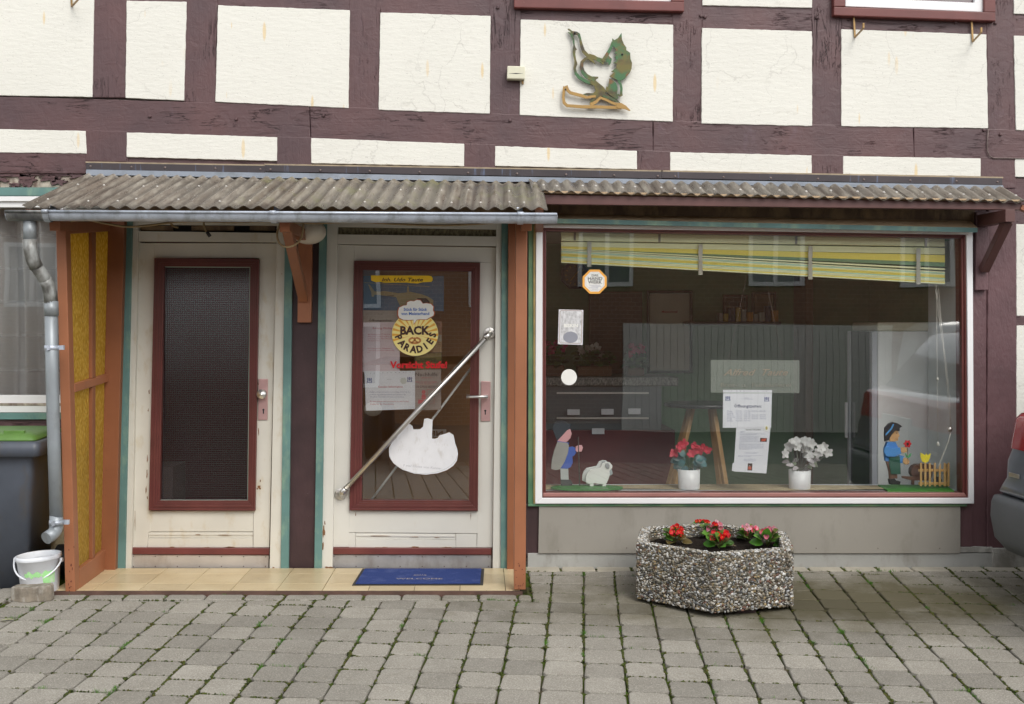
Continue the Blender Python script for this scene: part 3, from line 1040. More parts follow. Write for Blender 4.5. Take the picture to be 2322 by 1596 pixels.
# lower right timbers
build(MB().slab([(2196, 476), (2238, 476), (2236, 1240), (2200, 1240)], .002, -.03, .003), 'post', M['plumv'], house, .006)
build(MB().slab([(2239, 464), (2304, 466), (2304, 1243), (2237, 1243)], .010, -.03, .003), 'post', M['plumv'], house, .006)
build(MB().slab([(2302, 464), (2520, 464), (2520, 512), (2302, 510)], .001, -.03, .003), 'beam', H, house, .004)
build(MB().slab([(2302, 714), (2520, 714), (2520, 741), (2302, 741)], .001, -.03, .003), 'beam', H, house, .004)
# lower left
build(MB().slab([(-300, 950), (150, 950), (150, 1002), (-300, 1000)], .002, -.03, .003), 'beam', M['timber_h'], house, .004)
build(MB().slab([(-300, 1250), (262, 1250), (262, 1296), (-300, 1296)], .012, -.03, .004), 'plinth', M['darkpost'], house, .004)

# plinth at the right and the panel below the shop window
build(MB().slab([(1196, 1254), (2250, 1254), (2250, 1296), (1196, 1296)], .018, -.03, .002), 'plinth', M['plinth'], house, .004)
build(MB().slab([(2250, 1243), (2520, 1243), (2520, 1300), (2251, 1300)], .026, -.03, .005), 'plinth', M['concrete'], house, .006)
build(MB().slab([(2176, 1240), (2250, 1240), (2250, 1253), (2176, 1253)], .020, -.03, .004), 'plinth', M['concrete'], house, .003)
build(MB().slab([(1222, 1146), (2177, 1148), (2177, 1254.5), (1220, 1254.5)], .030, .0), 'apron_board', M['grey'], house, .0015)
build(MB().slab([(1190, 1143), (1222, 1143), (1220, 1258), (1190, 1258)], .012, -.03, .002), 'post', M['darkpost'], house, .003)
build(MB().slab([(2177, 1143), (2205, 1143), (2203, 1240), (2177, 1240)], .008, -.03, .002), 'post', M['plumv'], house, .003)
nl = MB()
for x, y in ((1265, 1248), (1420, 1242), (1560, 1240), (1700, 1244), (1850, 1243), (1990, 1243), (2130, 1243)):
    nl.lathe(P(x, y, .03), [(.0035, 0), (.003, .0012), (0, .0016)], 8, 'Y')
build_each(nl, 'nail_head', M['screw'], house)

# centre post between the doors, right-hand dark posts
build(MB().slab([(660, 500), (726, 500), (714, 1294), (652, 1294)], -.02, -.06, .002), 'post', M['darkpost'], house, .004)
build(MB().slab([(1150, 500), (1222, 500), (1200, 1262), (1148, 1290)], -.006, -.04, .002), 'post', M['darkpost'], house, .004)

# ------------------------------------------------------------------ room shells (dark insides)
room = empty('shop_room', (0, 0, 0), 'dim shop room behind the display window with dark green walls', 'room', None, 'structure')
rb = MB()
RX0, RX1, RZ0, RZ1, RY = -1.35, 3.25, .05, 2.18, 2.45
WY = .30
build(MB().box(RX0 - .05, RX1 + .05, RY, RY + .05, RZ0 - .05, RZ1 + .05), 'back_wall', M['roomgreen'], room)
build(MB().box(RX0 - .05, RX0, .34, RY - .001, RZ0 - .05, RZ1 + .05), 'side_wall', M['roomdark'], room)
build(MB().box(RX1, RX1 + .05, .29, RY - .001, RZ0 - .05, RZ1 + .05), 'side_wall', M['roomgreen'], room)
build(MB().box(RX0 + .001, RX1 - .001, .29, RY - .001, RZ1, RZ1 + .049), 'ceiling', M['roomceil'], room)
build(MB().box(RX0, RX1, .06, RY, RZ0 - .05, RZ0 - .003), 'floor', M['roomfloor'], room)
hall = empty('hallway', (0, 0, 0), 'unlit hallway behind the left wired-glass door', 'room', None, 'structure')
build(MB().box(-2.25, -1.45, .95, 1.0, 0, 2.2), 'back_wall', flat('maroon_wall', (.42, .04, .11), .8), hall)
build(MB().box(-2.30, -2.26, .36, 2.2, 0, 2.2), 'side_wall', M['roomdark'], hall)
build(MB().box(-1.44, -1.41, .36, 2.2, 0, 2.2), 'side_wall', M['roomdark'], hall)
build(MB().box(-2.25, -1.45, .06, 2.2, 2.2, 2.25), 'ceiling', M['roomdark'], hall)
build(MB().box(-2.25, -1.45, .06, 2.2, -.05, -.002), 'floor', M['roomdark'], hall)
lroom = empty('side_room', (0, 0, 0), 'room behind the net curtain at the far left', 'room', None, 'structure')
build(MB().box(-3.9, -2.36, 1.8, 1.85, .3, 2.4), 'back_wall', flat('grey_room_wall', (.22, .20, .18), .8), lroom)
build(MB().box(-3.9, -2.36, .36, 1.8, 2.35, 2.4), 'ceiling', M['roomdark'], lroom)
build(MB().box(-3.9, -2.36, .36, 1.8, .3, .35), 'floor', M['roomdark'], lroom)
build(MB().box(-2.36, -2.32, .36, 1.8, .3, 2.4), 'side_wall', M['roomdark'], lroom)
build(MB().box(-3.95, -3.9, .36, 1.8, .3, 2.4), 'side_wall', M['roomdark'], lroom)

# ------------------------------------------------------------------ frame helper: four mitred members
def frame(parent, name, outer, inner, f, b, mat, bevel=.003, math_=None, steps=None):
    """outer/inner: 4 px corners tl,tr,br,bl. steps: list of (t0,t1,front) bands from outer to inner"""
    names = ['top', 'right', 'bottom', 'left']
    steps = steps or [(0, 1, f)]
    obs = []
    mb = MB(); 
    for i in range(4):
        j = (i + 1) % 4
        for t0, t1, ff in steps:
            def L(a, b2, t): return (a[0] + (b2[0] - a[0]) * t, a[1] + (b2[1] - a[1]) * t)
            pts = [L(outer[i], inner[i], t0), L(outer[j], inner[j], t0), L(outer[j], inner[j], t1), L(outer[i], inner[i], t1)]
            mb.slab(pts, ff, b)
    return build(mb, name, mat, parent, bevel)

MOULD = [(0, .18, .016), (.18, .34, .011), (.34, .55, .014), (.55, .78, .007), (.78, 1, .001)]

# ------------------------------------------------------------------ door 1
def kick_holes(mb, pts, o):
    for x, y in pts: mb.lathe(P(x, y, o), [(.004, 0), (.0035, .0015), (0, .002)], 8, 'Y')

d1 = build(MB().slab([(314, 551), (350, 551), (341, 1206), (337, 1206), (334, 1241), (298, 1241)], -.045, -.085), 'door', M['doorw'], house, .0015)
d1['label'] = 'left door with wired ornamental glass and chipped cream paint'
b = MB()
b.slab([(350, 551), (627, 552), (626, 585), (350, 585)], -.0455, -.085)
b.slab([(587, 585), (626, 585), (610, 1241), (574, 1241), (574.5, 1158)], -.045, -.085)
b.slab([(337.5, 1158), (574, 1158), (573.5, 1205), (337, 1205)], -.0475, -.085)
b.slab([(337, 1205.6), (573.5, 1206), (573.2, 1219.5), (336.8, 1219)], -.052, -.085)
b.slab([(337, 1209), (573, 1209.4), (573, 1214), (337, 1213.6)], -.048, -.07)
b.slab([(336, 1220), (573, 1220), (573, 1241), (335, 1241)], -.0475, -.085)
build_each(b, 'stile_and_rail', M['doorw'], d1, .0012)
frame(d1, 'moulding', [(350, 585), (587, 588), (578, 1158), (337, 1157)], [(372, 604), (567, 605), (562, 1135), (362, 1135)], 0, -.075, M['red'], .0012,
      steps=[(a, c, f - .045 + .012) for a, c, f in MOULD])
build(MB().slab([(370, 602), (569, 603), (564, 1137), (360, 1137)], -.062, -.065), 'pane', M['wired'], d1)
g = MB()
pitch = .0135
a0, a1 = P(365, 1135, -.06), P(566, 605, -.06)
nx = int((a1.x - a0.x) / pitch)
for i in range(nx + 1):
    x = a0.x + i * pitch
    g.box(x - .0003, x + .0003, .0662, .0668, a0.z, a1.z)
nz = int((a1.z - a0.z) / pitch)
for i in range(nz + 1):
    z = a0.z + i * pitch
    g.box(a0.x - .01, a1.x, .0664, .0670, z - .00055, z + .00055)
wg = build(g, 'wire_grid', flat('pale_wire', (.42, .44, .45), .4), d1)
wg['kind'] = 'stuff'
frame(d1, 'glazing_bead', [(370, 602), (569, 603), (564, 1137), (360, 1137)], [(373.5, 606), (565.5, 607), (560.5, 1133), (363.5, 1133)], -.056, -.061, flat('green_white_putty', (.42, .50, .44), .5))
build(MB().slab([(299, 1241.5), (611, 1243), (610, 1258), (297, 1257)], -.028, -.085), 'weather_board', M['redh'], d1, .004)
build(MB().slab([(298, 1257.5), (609, 1259), (608, 1288), (298, 1287)], -.040, -.06), 'kick_plate', paint('hammered_aluminium', (.60, .55, .50), .42, .1, 6, dirt=(.38, .31, .26), dt=.64, bump=.8, bs=190, bdist=.002, metal=.45), d1, .001)
s = MB()
kick_holes(s, [(302 + i * 50, 1261 + i * .2) for i in range(7)] + [(302 + i * 50, 1284) for i in range(7)], -.04)
build_each(s, 'screw', M['screw'], d1)
build(MB().slab([(586, 859), (607, 859), (606, 952), (585, 952)], -.036, -.045), 'handle_plate', M['pinkalu'], d1, .002)
build(MB().lathe(P(595, 893, -.036), [(.012, 0), (.012, .02), (.028, .026), (.031, .034), (.026, .040), (0, .052)], 20, 'Y'), 'knob', M['alu'], d1)
k = MB().lathe(P(597, 929, -.036), [(.0065, 0), (.006, .0012), (0, .0014)], 12, 'Y'); k.slab([(595.7, 930), (598.3, 930), (598.3, 938), (595.7, 938)], -.0345, -.036)
build(k, 'keyhole', M['black'], d1)
# frame of door 1
fr1 = MB()
fr1.slab([(300, 500), (314, 500), (297.5, 1292), (283, 1292)], -.012, -.09)
fr1.slab([(627.5, 500), (651, 500), (636, 1292), (611, 1292)], -.012, -.09)
fr1.slab([(314, 524), (627, 528), (627, 549), (314, 547)], -.016, -.09)
fr1.slab([(314, 496), (627, 498), (627, 511), (314, 509)], -.016, -.09)
build_each(fr1, 'door_frame', M['doorw'], house, .002)
v = MB()
v.slab([(314, 509), (627, 511), (627, 528), (314, 526)], -.06, -.09)
build(v, 'transom_gap', M['void'], house)
vs_ = MB()
for x0, x1 in ((318, 392), (434, 530), (566, 624)):
    vs_.slab([(x0, 511), (x1, 512), (x1, 523), (x0, 522)], -.045, -.06)
build_each(vs_, 'vent_board', M['brownwood'], house, .001)
# teal jambs
for pts in ([(282, 498), (300, 498), (283, 1292), (262, 1292)], [(646, 498), (664, 498), (654, 1292), (636, 1292)],
            [(724, 498), (741, 498), (729, 1292), (712, 1292)], [(1137, 498), (1152, 498), (1150, 1292), (1135, 1292)]):
    build(MB().slab(pts, .004, -.06), 'jamb_board', M['teal'], house, .002)

# ------------------------------------------------------------------ door 2 (shop door)
d2 = build(MB().slab([(765, 555), (803, 556), (792, 1156), (791, 1240), (753, 1240)], -.045, -.085), 'door', M['door'], house, .0015)
d2['label'] = 'glazed shop door with diagonal steel push bar and stickers'
b = MB()
b.slab([(803, 556), (1124, 561), (1123, 595), (803, 591)], -.0455, -.085)
b.slab([(1088, 595), (1123, 595), (1116, 1241), (1081, 1241), (1083, 1158)], -.045, -.085)
b.slab([(792, 1157), (1083, 1159), (1082, 1209), (791, 1207)], -.046, -.085)
b.slab([(806, 1207.5), (1033, 1209.5), (1033, 1223), (806, 1221.5)], -.052, -.085)
b.slab([(808, 1212), (1031, 1213.5), (1031, 1217.5), (808, 1216)], -.047, -.07)
b.slab([(791, 1208), (805.5, 1208), (805.5, 1241), (791, 1241)], -.046, -.085)
b.slab([(1033.5, 1210), (1080.5, 1210), (1080.5, 1241), (1033.5, 1241)], -.046, -.085)
b.slab([(806, 1222), (1033, 1224), (1033, 1241), (806, 1241)], -.0462, -.085)
build_each(b, 'stile_and_rail', M['door'], d2, .0012)
frame(d2, 'moulding', [(803, 591), (1088, 596), (1083, 1158), (792, 1157)], [(822, 612), (1068, 615), (1063, 1135), (820, 1134)], 0, -.075, M['red'], .0012,
      steps=[(a, c, f - .045 + .012) for a, c, f in MOULD])
GO = -.060
build(MB().slab([(819, 609), (1071, 612), (1066, 1138), (817, 1137)], GO, GO - .004), 'pane', M['doorglass'], d2)
build(MB().slab([(754, 1241.5), (1114, 1243), (1114, 1258), (753, 1257)], -.028, -.085), 'weather_board', M['redh'], d2, .004)
build(MB().slab([(753, 1257.5), (1114, 1258.5), (1113, 1288), (753, 1287)], -.040, -.06), 'kick_plate', paint('hammered_dull_aluminium', (.42, .41, .41), .42, .15, 6, dirt=(.27, .24, .22), dt=.60, bump=.8, bs=190, bdist=.002, metal=.45), d2, .001)
s = MB()
kick_holes(s, [(757 + i * 50, 1261 + i * .2) for i in range(8)] + [(757 + i * 50, 1284) for i in range(8)], -.04)
build_each(s, 'screw', M['screw'], d2)
build(MB().slab([(1090, 864), (1112, 865), (1111, 955), (1090, 955)], -.036, -.045), 'handle_plate', M['pinkalu'], d2, .002)
hd = MB(); hd.tube([P(1101, 899, -.036), P(1101, 899, .012)], .011, 14)
hd.tube([P(1106, 899, .016), P(1085, 899.5, .020), P(1057, 900, .014)], [.011, .009, .007], 12)
build(hd, 'lever_handle', M['alu'], d2)
k = MB().lathe(P(1100, 931, -.036), [(.0065, 0), (.006, .0012), (0, .0014)], 12, 'Y'); k.slab([(1098.8, 932), (1101.2, 932), (1101.2, 940), (1098.8, 940)], -.0345, -.036)
build(k, 'keyhole', M['black'], d2)
pb = MB()
A, B = P(1110, 755, -.036), P(772, 1120, -.036)
for q in (A, B): pb.lathe(q, [(.035, 0), (.035, .003), (.033, .004), (0, .0042)], 28, 'Y')
A2, B2 = P(1099, 768, .02), P(784, 1107, .02)
pb.tube([A + Vector((0, -.002, 0)), A + Vector((-.012, -.040, -.012)), A2], [.019, .019, .0185], 18)
pb.tube([B + Vector((0, -.002, 0)), B + Vector((.012, -.040, .012)), B2], [.019, .019, .0185], 18)
pb.tube([A2, B2], .0145, 20)
for q in (A, B):
    for ax, az in ((.024, .012), (-.024, .012), (0.0, .026), (.01, -.024)):
        pb.lathe(q + Vector((ax, -.004, az)), [(.005, 0), (.004, .002), (0, .003)], 8, 'Y')
build(pb, 'push_bar', M['steel'], d2)
ib = MB().tube([P(1068, 834, -.13), P(842, 1133, -.13)], .0075, 14)
build(ib, 'inner_push_bar', flat('satin_white_rod', (.82, .82, .80), .3), d2)
fr2 = MB()
fr2.slab([(741, 500), (765.5, 500), (753.5, 1292), (729, 1292)], -.012, -.09)
fr2.slab([(1125, 500), (1137, 500), (1135, 1292), (1116.5, 1292)], -.012, -.09)
fr2.slab([(765, 531), (1125, 536), (1125, 558), (765, 553)], -.016, -.09)
fr2.slab([(765, 498), (1125, 498), (1125, 520), (765, 514)], -.016, -.09)
build_each(fr2, 'door_frame', M['door'], house, .002)
build(MB().slab([(765, 514), (1125, 520), (1125, 537), (765, 532)], -.05, -.09), 'transom_mesh', paint('grimy_transom', (.10, .085, .05), .8, .5, 60, dirt=(.26, .23, .14), dt=.5, ds=60, bump=.8, bs=80), house)
# thresholds
build(MB().slab([(283, 1288), (1150, 1288), (1150, 1300), (283, 1300)], -.03, -.3), 'threshold', M['void'], house)

# ------------------------------------------------------------------ chipped paint on the door joinery
def chips(parent, lst, front, seed):
    rnd = random.Random(seed)
    m = MB()
    for x, y, w_, h_ in lst:
        pts = []
        nn = 12
        for i in range(nn):
            a = 2 * math.pi * i / nn
            rr = rnd.uniform(.45, 1.15)
            pts.append((x + w_ / 2 * math.cos(a) * rr, y + h_ / 2 * math.sin(a) * rr))
        m.slab(pts, front + .0006, front - .001)
    build_each(m, 'paint_chip', M['chipwood'], parent)
M['chipwood'] = paint('bare_brown_wood', (.22, .105, .045), .8, .35, 60, bump=.5, bs=90)
chips(d1, [(338, 888, 3, 14), (336, 930, 2.5, 9), (334, 1040, 3.5, 26), (333, 1075, 3, 22), (331, 1110, 3, 20), (334, 1128, 3, 8), (588, 1105, 9, 10), (583, 1108, 4, 5), (590, 1090, 3, 8), (586, 980, 2.5, 20), (585, 870, 2.5, 8), (470, 1241, 18, 2.4), (520, 1240, 26, 2.2), (390, 1240, 12, 2), (450, 1212, 16, 1.6), (510, 1213, 30, 1.5)], -.045, 1)
chips(house, [(734, 1205, 6, 34), (732, 1235, 5, 22), (736, 1186, 4, 10), (745, 1287, 20, 6), (640, 1180, 3, 30), (641, 1235, 3, 26), (644, 1120, 2.5, 30), (648, 1010, 2.5, 22), (650, 940, 2, 24), (620, 1287, 8, 5), (650, 560, 2.4, 60), (306, 1180, 1.6, 60), (300, 516, 4, 9), (734, 940, 2, 12)], -.012, 2)
chips(d2, [(1078, 893, 6, 22), (1080, 910, 4, 14), (1076, 882, 3, 8), (1067, 1170, 1.6, 22), (806, 1166, 1.6, 8), (870, 1241, 40, 2.2), (940, 1240, 22, 2.4), (1010, 1241, 30, 2.2), (860, 1215, 50, 1.5), (940, 1217, 30, 1.4), (990, 1218, 16, 1.4)], -.045, 3)

# ------------------------------------------------------------------ shop window (part of the house)
sw = frame(house, 'shop_window', [(1215, 508), (2205, 522), (2208, 1142), (1213, 1142)], [(1230, 516), (2191, 532), (2196, 1129), (1229, 1129)], .055, -.06, M['white'], .003)
sw['label'] = 'wide shop display window in a white outer frame'
frame(sw, 'inner_frame', [(1230, 516), (2191, 532), (2196, 1129), (1229, 1129)], [(1238, 524), (2179, 540), (2182, 1117), (1237, 1117)], .045, -.06, M['red'], .003,
      steps=[(0, .45, .042), (.45, 1, .030)])
build(MB().slab([(1231, 1117.5), (2186, 1117.5), (2192, 1126), (1231, 1126)], .048, .031), 'lower_bead', M['pink'], sw, .003)
build(MB().slab([(1235, 521), (2184, 537), (2186, 1120), (1234, 1120)], .012, .006), 'pane', M['glass'], sw)
build(MB().slab([(1198, 500), (1212, 500), (1209, 1147), (1197, 1147)], .022, -.04), 'side_board', M['green'], sw, .002)
build(MB().slab([(1197, 1142.6), (2192, 1143), (2192, 1148), (1197, 1148)], .040, -.02), 'base_board', M['green'], sw, .002)
build(MB().slab([(1209.5, 508), (1214.6, 508), (1212.5, 1142), (1209.5, 1142)], .035, -.04), 'edge_strip', paint('yellowed_edge', (.55, .42, .18), .6, .2, 12), sw)
# drip board over it
db = MB()
L0, R0 = P(1196, 483, .0), P(2186, 499, .0)
L1, R1 = P(1196, 494, .11), P(2216, 516, .11)
L0.x = L1.x; R0.x = R1.x
db.add([L0, R0, R1, L1, L0 - Vector((0, 0, .03)), R0 - Vector((0, 0, .03)), R1 - Vector((0, 0, .03)), L1 - Vector((0, 0, .03))],
       [(3, 2, 1, 0), (4, 5, 6, 7), (0, 1, 5, 4), (1, 2, 6, 5), (3, 0, 4, 7), (2, 3, 7, 6)])
db.mi[-1] = 1; db.mi[-3] = 1
build(db, 'drip_board', [M['tanwood'], M['teal']], sw, .002)
# soffit board behind the canopy fascia
build(MB().slab([(1190, 420), (2210, 440), (2210, 506), (1190, 494)], .012, -.03), 'soffit_board', M['brownwood'], house, .002)
build(MB().slab([(235, 412), (1195, 425), (1195, 503), (250, 499)], .001, -.03), 'soffit_board', M['brownwood'], house, .002)

# display bench inside, reveals
bench = MB().box(P(1225, 0).x, P(2200, 0).x, -.0055, .36, .42, .470)
build(bench, 'window_board', flat('white_window_board', (.70, .74, .76), .4), sw)
runner = MB()
nseg = 40
x0, x1 = P(1232, 0).x, P(2120, 0).x
for i in range(nseg + 1):
    t = i / nseg
    x = x0 + (x1 - x0) * t
    w0 = .085 + .02 * math.sin(t * 7) 
    w1 = .31 + .012 * math.sin(t * 5 + 1)
    for kk in range(4):
        q = kk / 3
        runner.v.append(Vector((x, w0 + (w1 - w0) * q, .4745 + .004 * math.sin(t * 9 + kk))))
for i in range(nseg):
    for kk in range(3):
        a = i * 4 + kk
        runner.face((a, a + 4, a + 5, a + 1), True)
rn = build(runner, 'cork_runner', paint('speckled_cork', (.55, .46, .30), .8, .15, 10, dirt=(.24, .17, .09), dt=.55, ds=160, bump=.5, bs=120))
tag(rn, 'speckled beige runner lying along the shop window board', 'runner')
# right and left reveals of the display
build(MB().box(P(2186, 0).x, P(2202, 0).x, .03, .55, .44, 2.03), 'reveal', M['roomwhite'], sw)
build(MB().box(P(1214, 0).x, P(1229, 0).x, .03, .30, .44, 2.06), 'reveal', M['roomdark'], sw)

# ------------------------------------------------------------------ left window with net curtain
lw = frame(house, 'side_window', [(-300, 445), (142, 445), (142, 935), (-300, 935)], [(-280, 470), (136, 470), (136, 896), (-280, 896)], .012, -.05, M['white'], .002,
           steps=[(0, .45, .018), (.45, 1, .002)])
lw['label'] = 'white framed window with a net curtain at the far left'
build(MB().slab([(-290, 465), (138, 465), (138, 899), (-290, 899)], -.020, -.024), 'pane', M['glass'], lw)
build(MB().slab([(-300, 425), (150, 425), (150, 444), (-300, 444)], .020, -.02), 'head_board', M['teal'], lw, .002)
build(MB().slab([(-300, 936), (150, 936), (150, 951), (-300, 951)], .020, -.02), 'sill_board', M['teal'], lw, .002)
build(MB().slab([(-300, 914), (142, 914), (142, 920), (-300, 920)], .0205, .005), 'sill_groove', M['barewood'], lw, .001)
cu = MB()
X0, X1, Z0, Z1 = -3.75, -2.42, 1.02, 2.25
nx, nz = 170, 14
for i in range(nx + 1):
    x = X0 + (X1 - X0) * i / nx
    for j in range(nz + 1):
        z = Z0 + (Z1 - Z0) * j / nz
        u = x * 31 + 1.6 * math.sin(x * 9)
        y = .18 + .046 * math.sin(u + .25 * math.sin(z * 3)) + .010 * math.sin(u * 2.3 + z)
        cu.v.append(Vector((x + .02 * math.sin(z * 2 + x * 7) , y, z)))
for i in range(nx):
    for j in range(nz):
        a = i * (nz + 1) + j
        cu.face((a, a + nz + 1, a + nz + 2, a + 1), True)
cur = build(cu, 'net_curtain', cloth('sheer_net', (.74, .74, .745), .5, .78))
tag(cur, 'sheer pale net curtain in soft folds behind the far left window', 'curtain')
cb = MB()
for zz in (1.42, 1.63, 1.84, 2.05, 1.20):
    for i in range(nx):
        x = X0 + (X1 - X0) * i / nx; x2 = X0 + (X1 - X0) * (i + 1) / nx
        def yy(x, z): 
            u = x * 31 + 1.6 * math.sin(x * 9)
            return .177 + .046 * math.sin(u + .25 * math.sin(z * 3)) + .010 * math.sin(u * 2.3 + z)
        sh = lambda x, z: x + .02 * math.sin(z * 2 + x * 7)
        cb.add([(sh(x, zz), yy(x, zz), zz), (sh(x2, zz), yy(x2, zz), zz), (sh(x2, zz), yy(x2, zz), zz + .02), (sh(x, zz), yy(x, zz), zz + .02)], [(0, 1, 2, 3)], True)
build(cb, 'woven_band', cloth('curtain_band', (.74, .74, .75), .4, .28), cur)

# ------------------------------------------------------------------ upper windows (bottom members in view)
def upper_window(x0, x1, yb, sl, wdt, lab):
    wn = build(MB().slab([(x0, yb - wdt), (x1, yb - wdt + sl), (x1, yb + sl), (x0, yb)], .040, -.03), 'window', M['redh'], house, .005)
    wn['label'] = lab
    b = MB()
    b.slab([(x0, -420), (x0 + wdt * 1.3, -420), (x0 + wdt * 1.3, yb - wdt), (x0, yb - wdt)], .040, -.03)
    b.slab([(x1 - wdt * 1.3, -420), (x1, -420), (x1, yb - wdt + sl), (x1 - wdt * 1.3, yb - wdt + sl)], .040, -.03)
    build_each(b, 'side_casing', M['redh'], wn, .005)
    b = MB()
    b.slab([(x0 + wdt * 1.3, yb - wdt * 2 - 1), (x1 - wdt * 1.3, yb - wdt * 2 + sl - 1), (x1 - wdt * 1.3, yb - wdt + sl - .5), (x0 + wdt * 1.3, yb - wdt - .5)], .018, -.03)
    b.slab([(x0 + wdt * 1.3, -420), (x0 + wdt * 2.4, -420), (x0 + wdt * 2.4, yb - wdt * 2), (x0 + wdt * 1.3, yb - wdt * 2)], .018, -.03)
    b.slab([(x1 - wdt * 2.4, -420), (x1 - wdt * 1.3, -420), (x1 - wdt * 1.3, yb - wdt * 2 + sl), (x1 - wdt * 2.4, yb - wdt * 2 + sl)], .018, -.03)
    build_each(b, 'sash', M['white'], wn, .003)
    build(MB().slab([(x0 + wdt * 1.3, -420), (x1 - wdt * 1.3, -420), (x1 - wdt * 1.3, yb - wdt * 1.5), (x0 + wdt * 1.3, yb - wdt * 1.5)], -.005, -.01), 'pane', M['glass'], wn)
    return wn
upper_window(1890, 2257, 35, 13, 20, 'upper window at the right with a white sash above two iron hooks')
upper_window(1165, 1551, 17, 9, 22, 'upper window above the metal bird with only its red sill in view')
# iron hooks
def hook(x, y0, y1, side, lab):
    a = P(x, y0, .012); b = P(x + 3, y1, .012)
    t = MB()
    t.bar(a, b, .012, .006, (0, 1, 0))
    c = P(x + 22 * side, y1 - 22, .16)
    t.bar(b + Vector((0, 0, .004)), c, .012, .006, (0, 0, 1))
    t.bar(c, c + Vector((0, 0, .03)), .012, .008, (0, 1, 0))
    t.lathe(a + Vector((0, -.006, -.012)), [(.004, 0), (0, .003)], 8, 'Y')
    o = build(t, 'flower_box_hook', M['brass'], None, .0015)
    tag(o, lab, 'hook', 'rusty hooks for flower boxes under the upper windows')
hook(1935, 36, 86, 1, 'rusty flower box hook under the left part of the right window')
hook(2202, 44, 96, 1, 'rusty flower box hook under the right corner of the right window')
hook(160, -30, 16, 1, 'rusty hook tip at the top edge above the leftmost plaster panel')
# ------------------------------------------------------------------ porch floor
porch = build(MB().box(-2.40, .245, -.600, .02, -.06, -.004), 'porch_floor', M['grout'])
tag(porch, 'low step of speckled cream tiles in front of the two doors', 'step')
porch['kind'] = 'structure'; del porch['category']
rows = [(.0, .158), (.16, .408), (.410, .582)]
def skew(x, o):      # left side of the floor follows the screen
    return x
xs = [-.106 - .257 * i for i in range(10)][::-1] + [.151]
for (o0, o1) in rows:
    for i in range(len(xs)):
        xa = xs[i] if i < len(xs) else xs[-1]
        xb = xs[i + 1] if i + 1 < len(xs) else .232
        if xa < -2.39: xa = -2.39
        if xb - xa < .02: continue
        m = MB().box(xa + .0016, xb - .0016, -o1 + .001, -o0 - .001, -.0039, .006)
        build(m, 'tile', M['tile'], porch, .0008)
xa = -2.39
for (o0, o1) in rows:
    if xs[0] - xa > .02:
        build(MB().box(xa, xs[0] - .001, -o1, -o0, -.0039, .006), 'tile', M['tile'], porch, .0008)
ed = MB()
pts = [(-2.40, .606), (-1.6, .603), (-.9, .602), (-.2, .604), (.245, .606)]
for i in range(4):
    a, c = pts[i], pts[i + 1]
    ed.hexa([(a[0], -a[1], -.05), (c[0], -c[1], -.05), (c[0], -.584, -.05), (a[0], -.584, -.05)],
            [(a[0], -a[1], .005), (c[0], -c[1], .005), (c[0], -.584, .005), (a[0], -.584, .005)])
build(ed, 'edging', M['edging'], porch)

# door mat
mt = MB()
def on_floor(x, y, z=.006):
    k = (ZC - z) * SPX / (y - VY)
    return Vector(((x - VX) / SPX * k, -(DIST - DIST * k), z))
c4 = [on_floor(821.7, 1290.5), on_floor(1097.6, 1290.5), on_floor(1095, 1327), on_floor(798, 1327.8)]
def inset(c, d):
    cen = sum(c, Vector()) / 4
    return [q + Vector((math.copysign(d, cen.x - q.x), math.copysign(d, cen.y - q.y), 0)) for q in c]
mt.add([q for q in c4] + [q + Vector((0, 0, .005)) for q in c4], [(0, 3, 2, 1), (4, 5, 6, 7), (0, 1, 5, 4), (1, 2, 6, 5), (2, 3, 7, 6), (3, 0, 4, 7)])
mt.f = [tuple(reversed(f)) for f in mt.f]
mat_o = build(mt, 'door_mat', M['black'], None, .001)
tag(mat_o, 'blue welcome mat with black rubber edge before the shop door', 'door mat')
c5 = inset(c4, .017)
pl = MB(); pl.add([q + Vector((0, 0, .0052)) for q in c5] + [q + Vector((0, 0, .010)) for q in c5], [(0, 3, 2, 1), (4, 5, 6, 7), (0, 1, 5, 4), (1, 2, 6, 5), (2, 3, 7, 6), (3, 0, 4, 7)])
pl.f = [tuple(reversed(f)) for f in pl.f]
build(pl, 'pile', M['mat'], mat_o, .002)
vs, fs = text_mesh('WELCOME', .012, 0, 3)
mx = max(v.x for v in vs)
ta = on_floor(897, 1313, .0172); tb = on_floor(1003, 1313, .0172)
wl = MB(); n0 = 0
sc_ = (tb.x - ta.x) / mx
wl.add([ta + Vector((v.x * sc_, v.y * sc_ * .8, 0)) for v in vs], fs)
cen = on_floor(952, 1304, .0172)
for i in range(9):
    a = math.pi * i / 8
    p = cen + Vector((math.cos(a) * .035, math.sin(a) * .02, 0))
    wl.add([p + Vector((-.003, -.006, 0)), p + Vector((.003, -.006, 0)), p + Vector((.001, .012, 0)), p + Vector((-.001, .012, 0))], [(0, 1, 2, 3)])
wl.add([cen + Vector((-.04, -.008, 0)), cen + Vector((.04, -.008, 0)), cen + Vector((.035, -.002, 0)), cen + Vector((-.035, -.002, 0))], [(0, 1, 2, 3)])
build(wl, 'lettering', M['matprint'], mat_o)

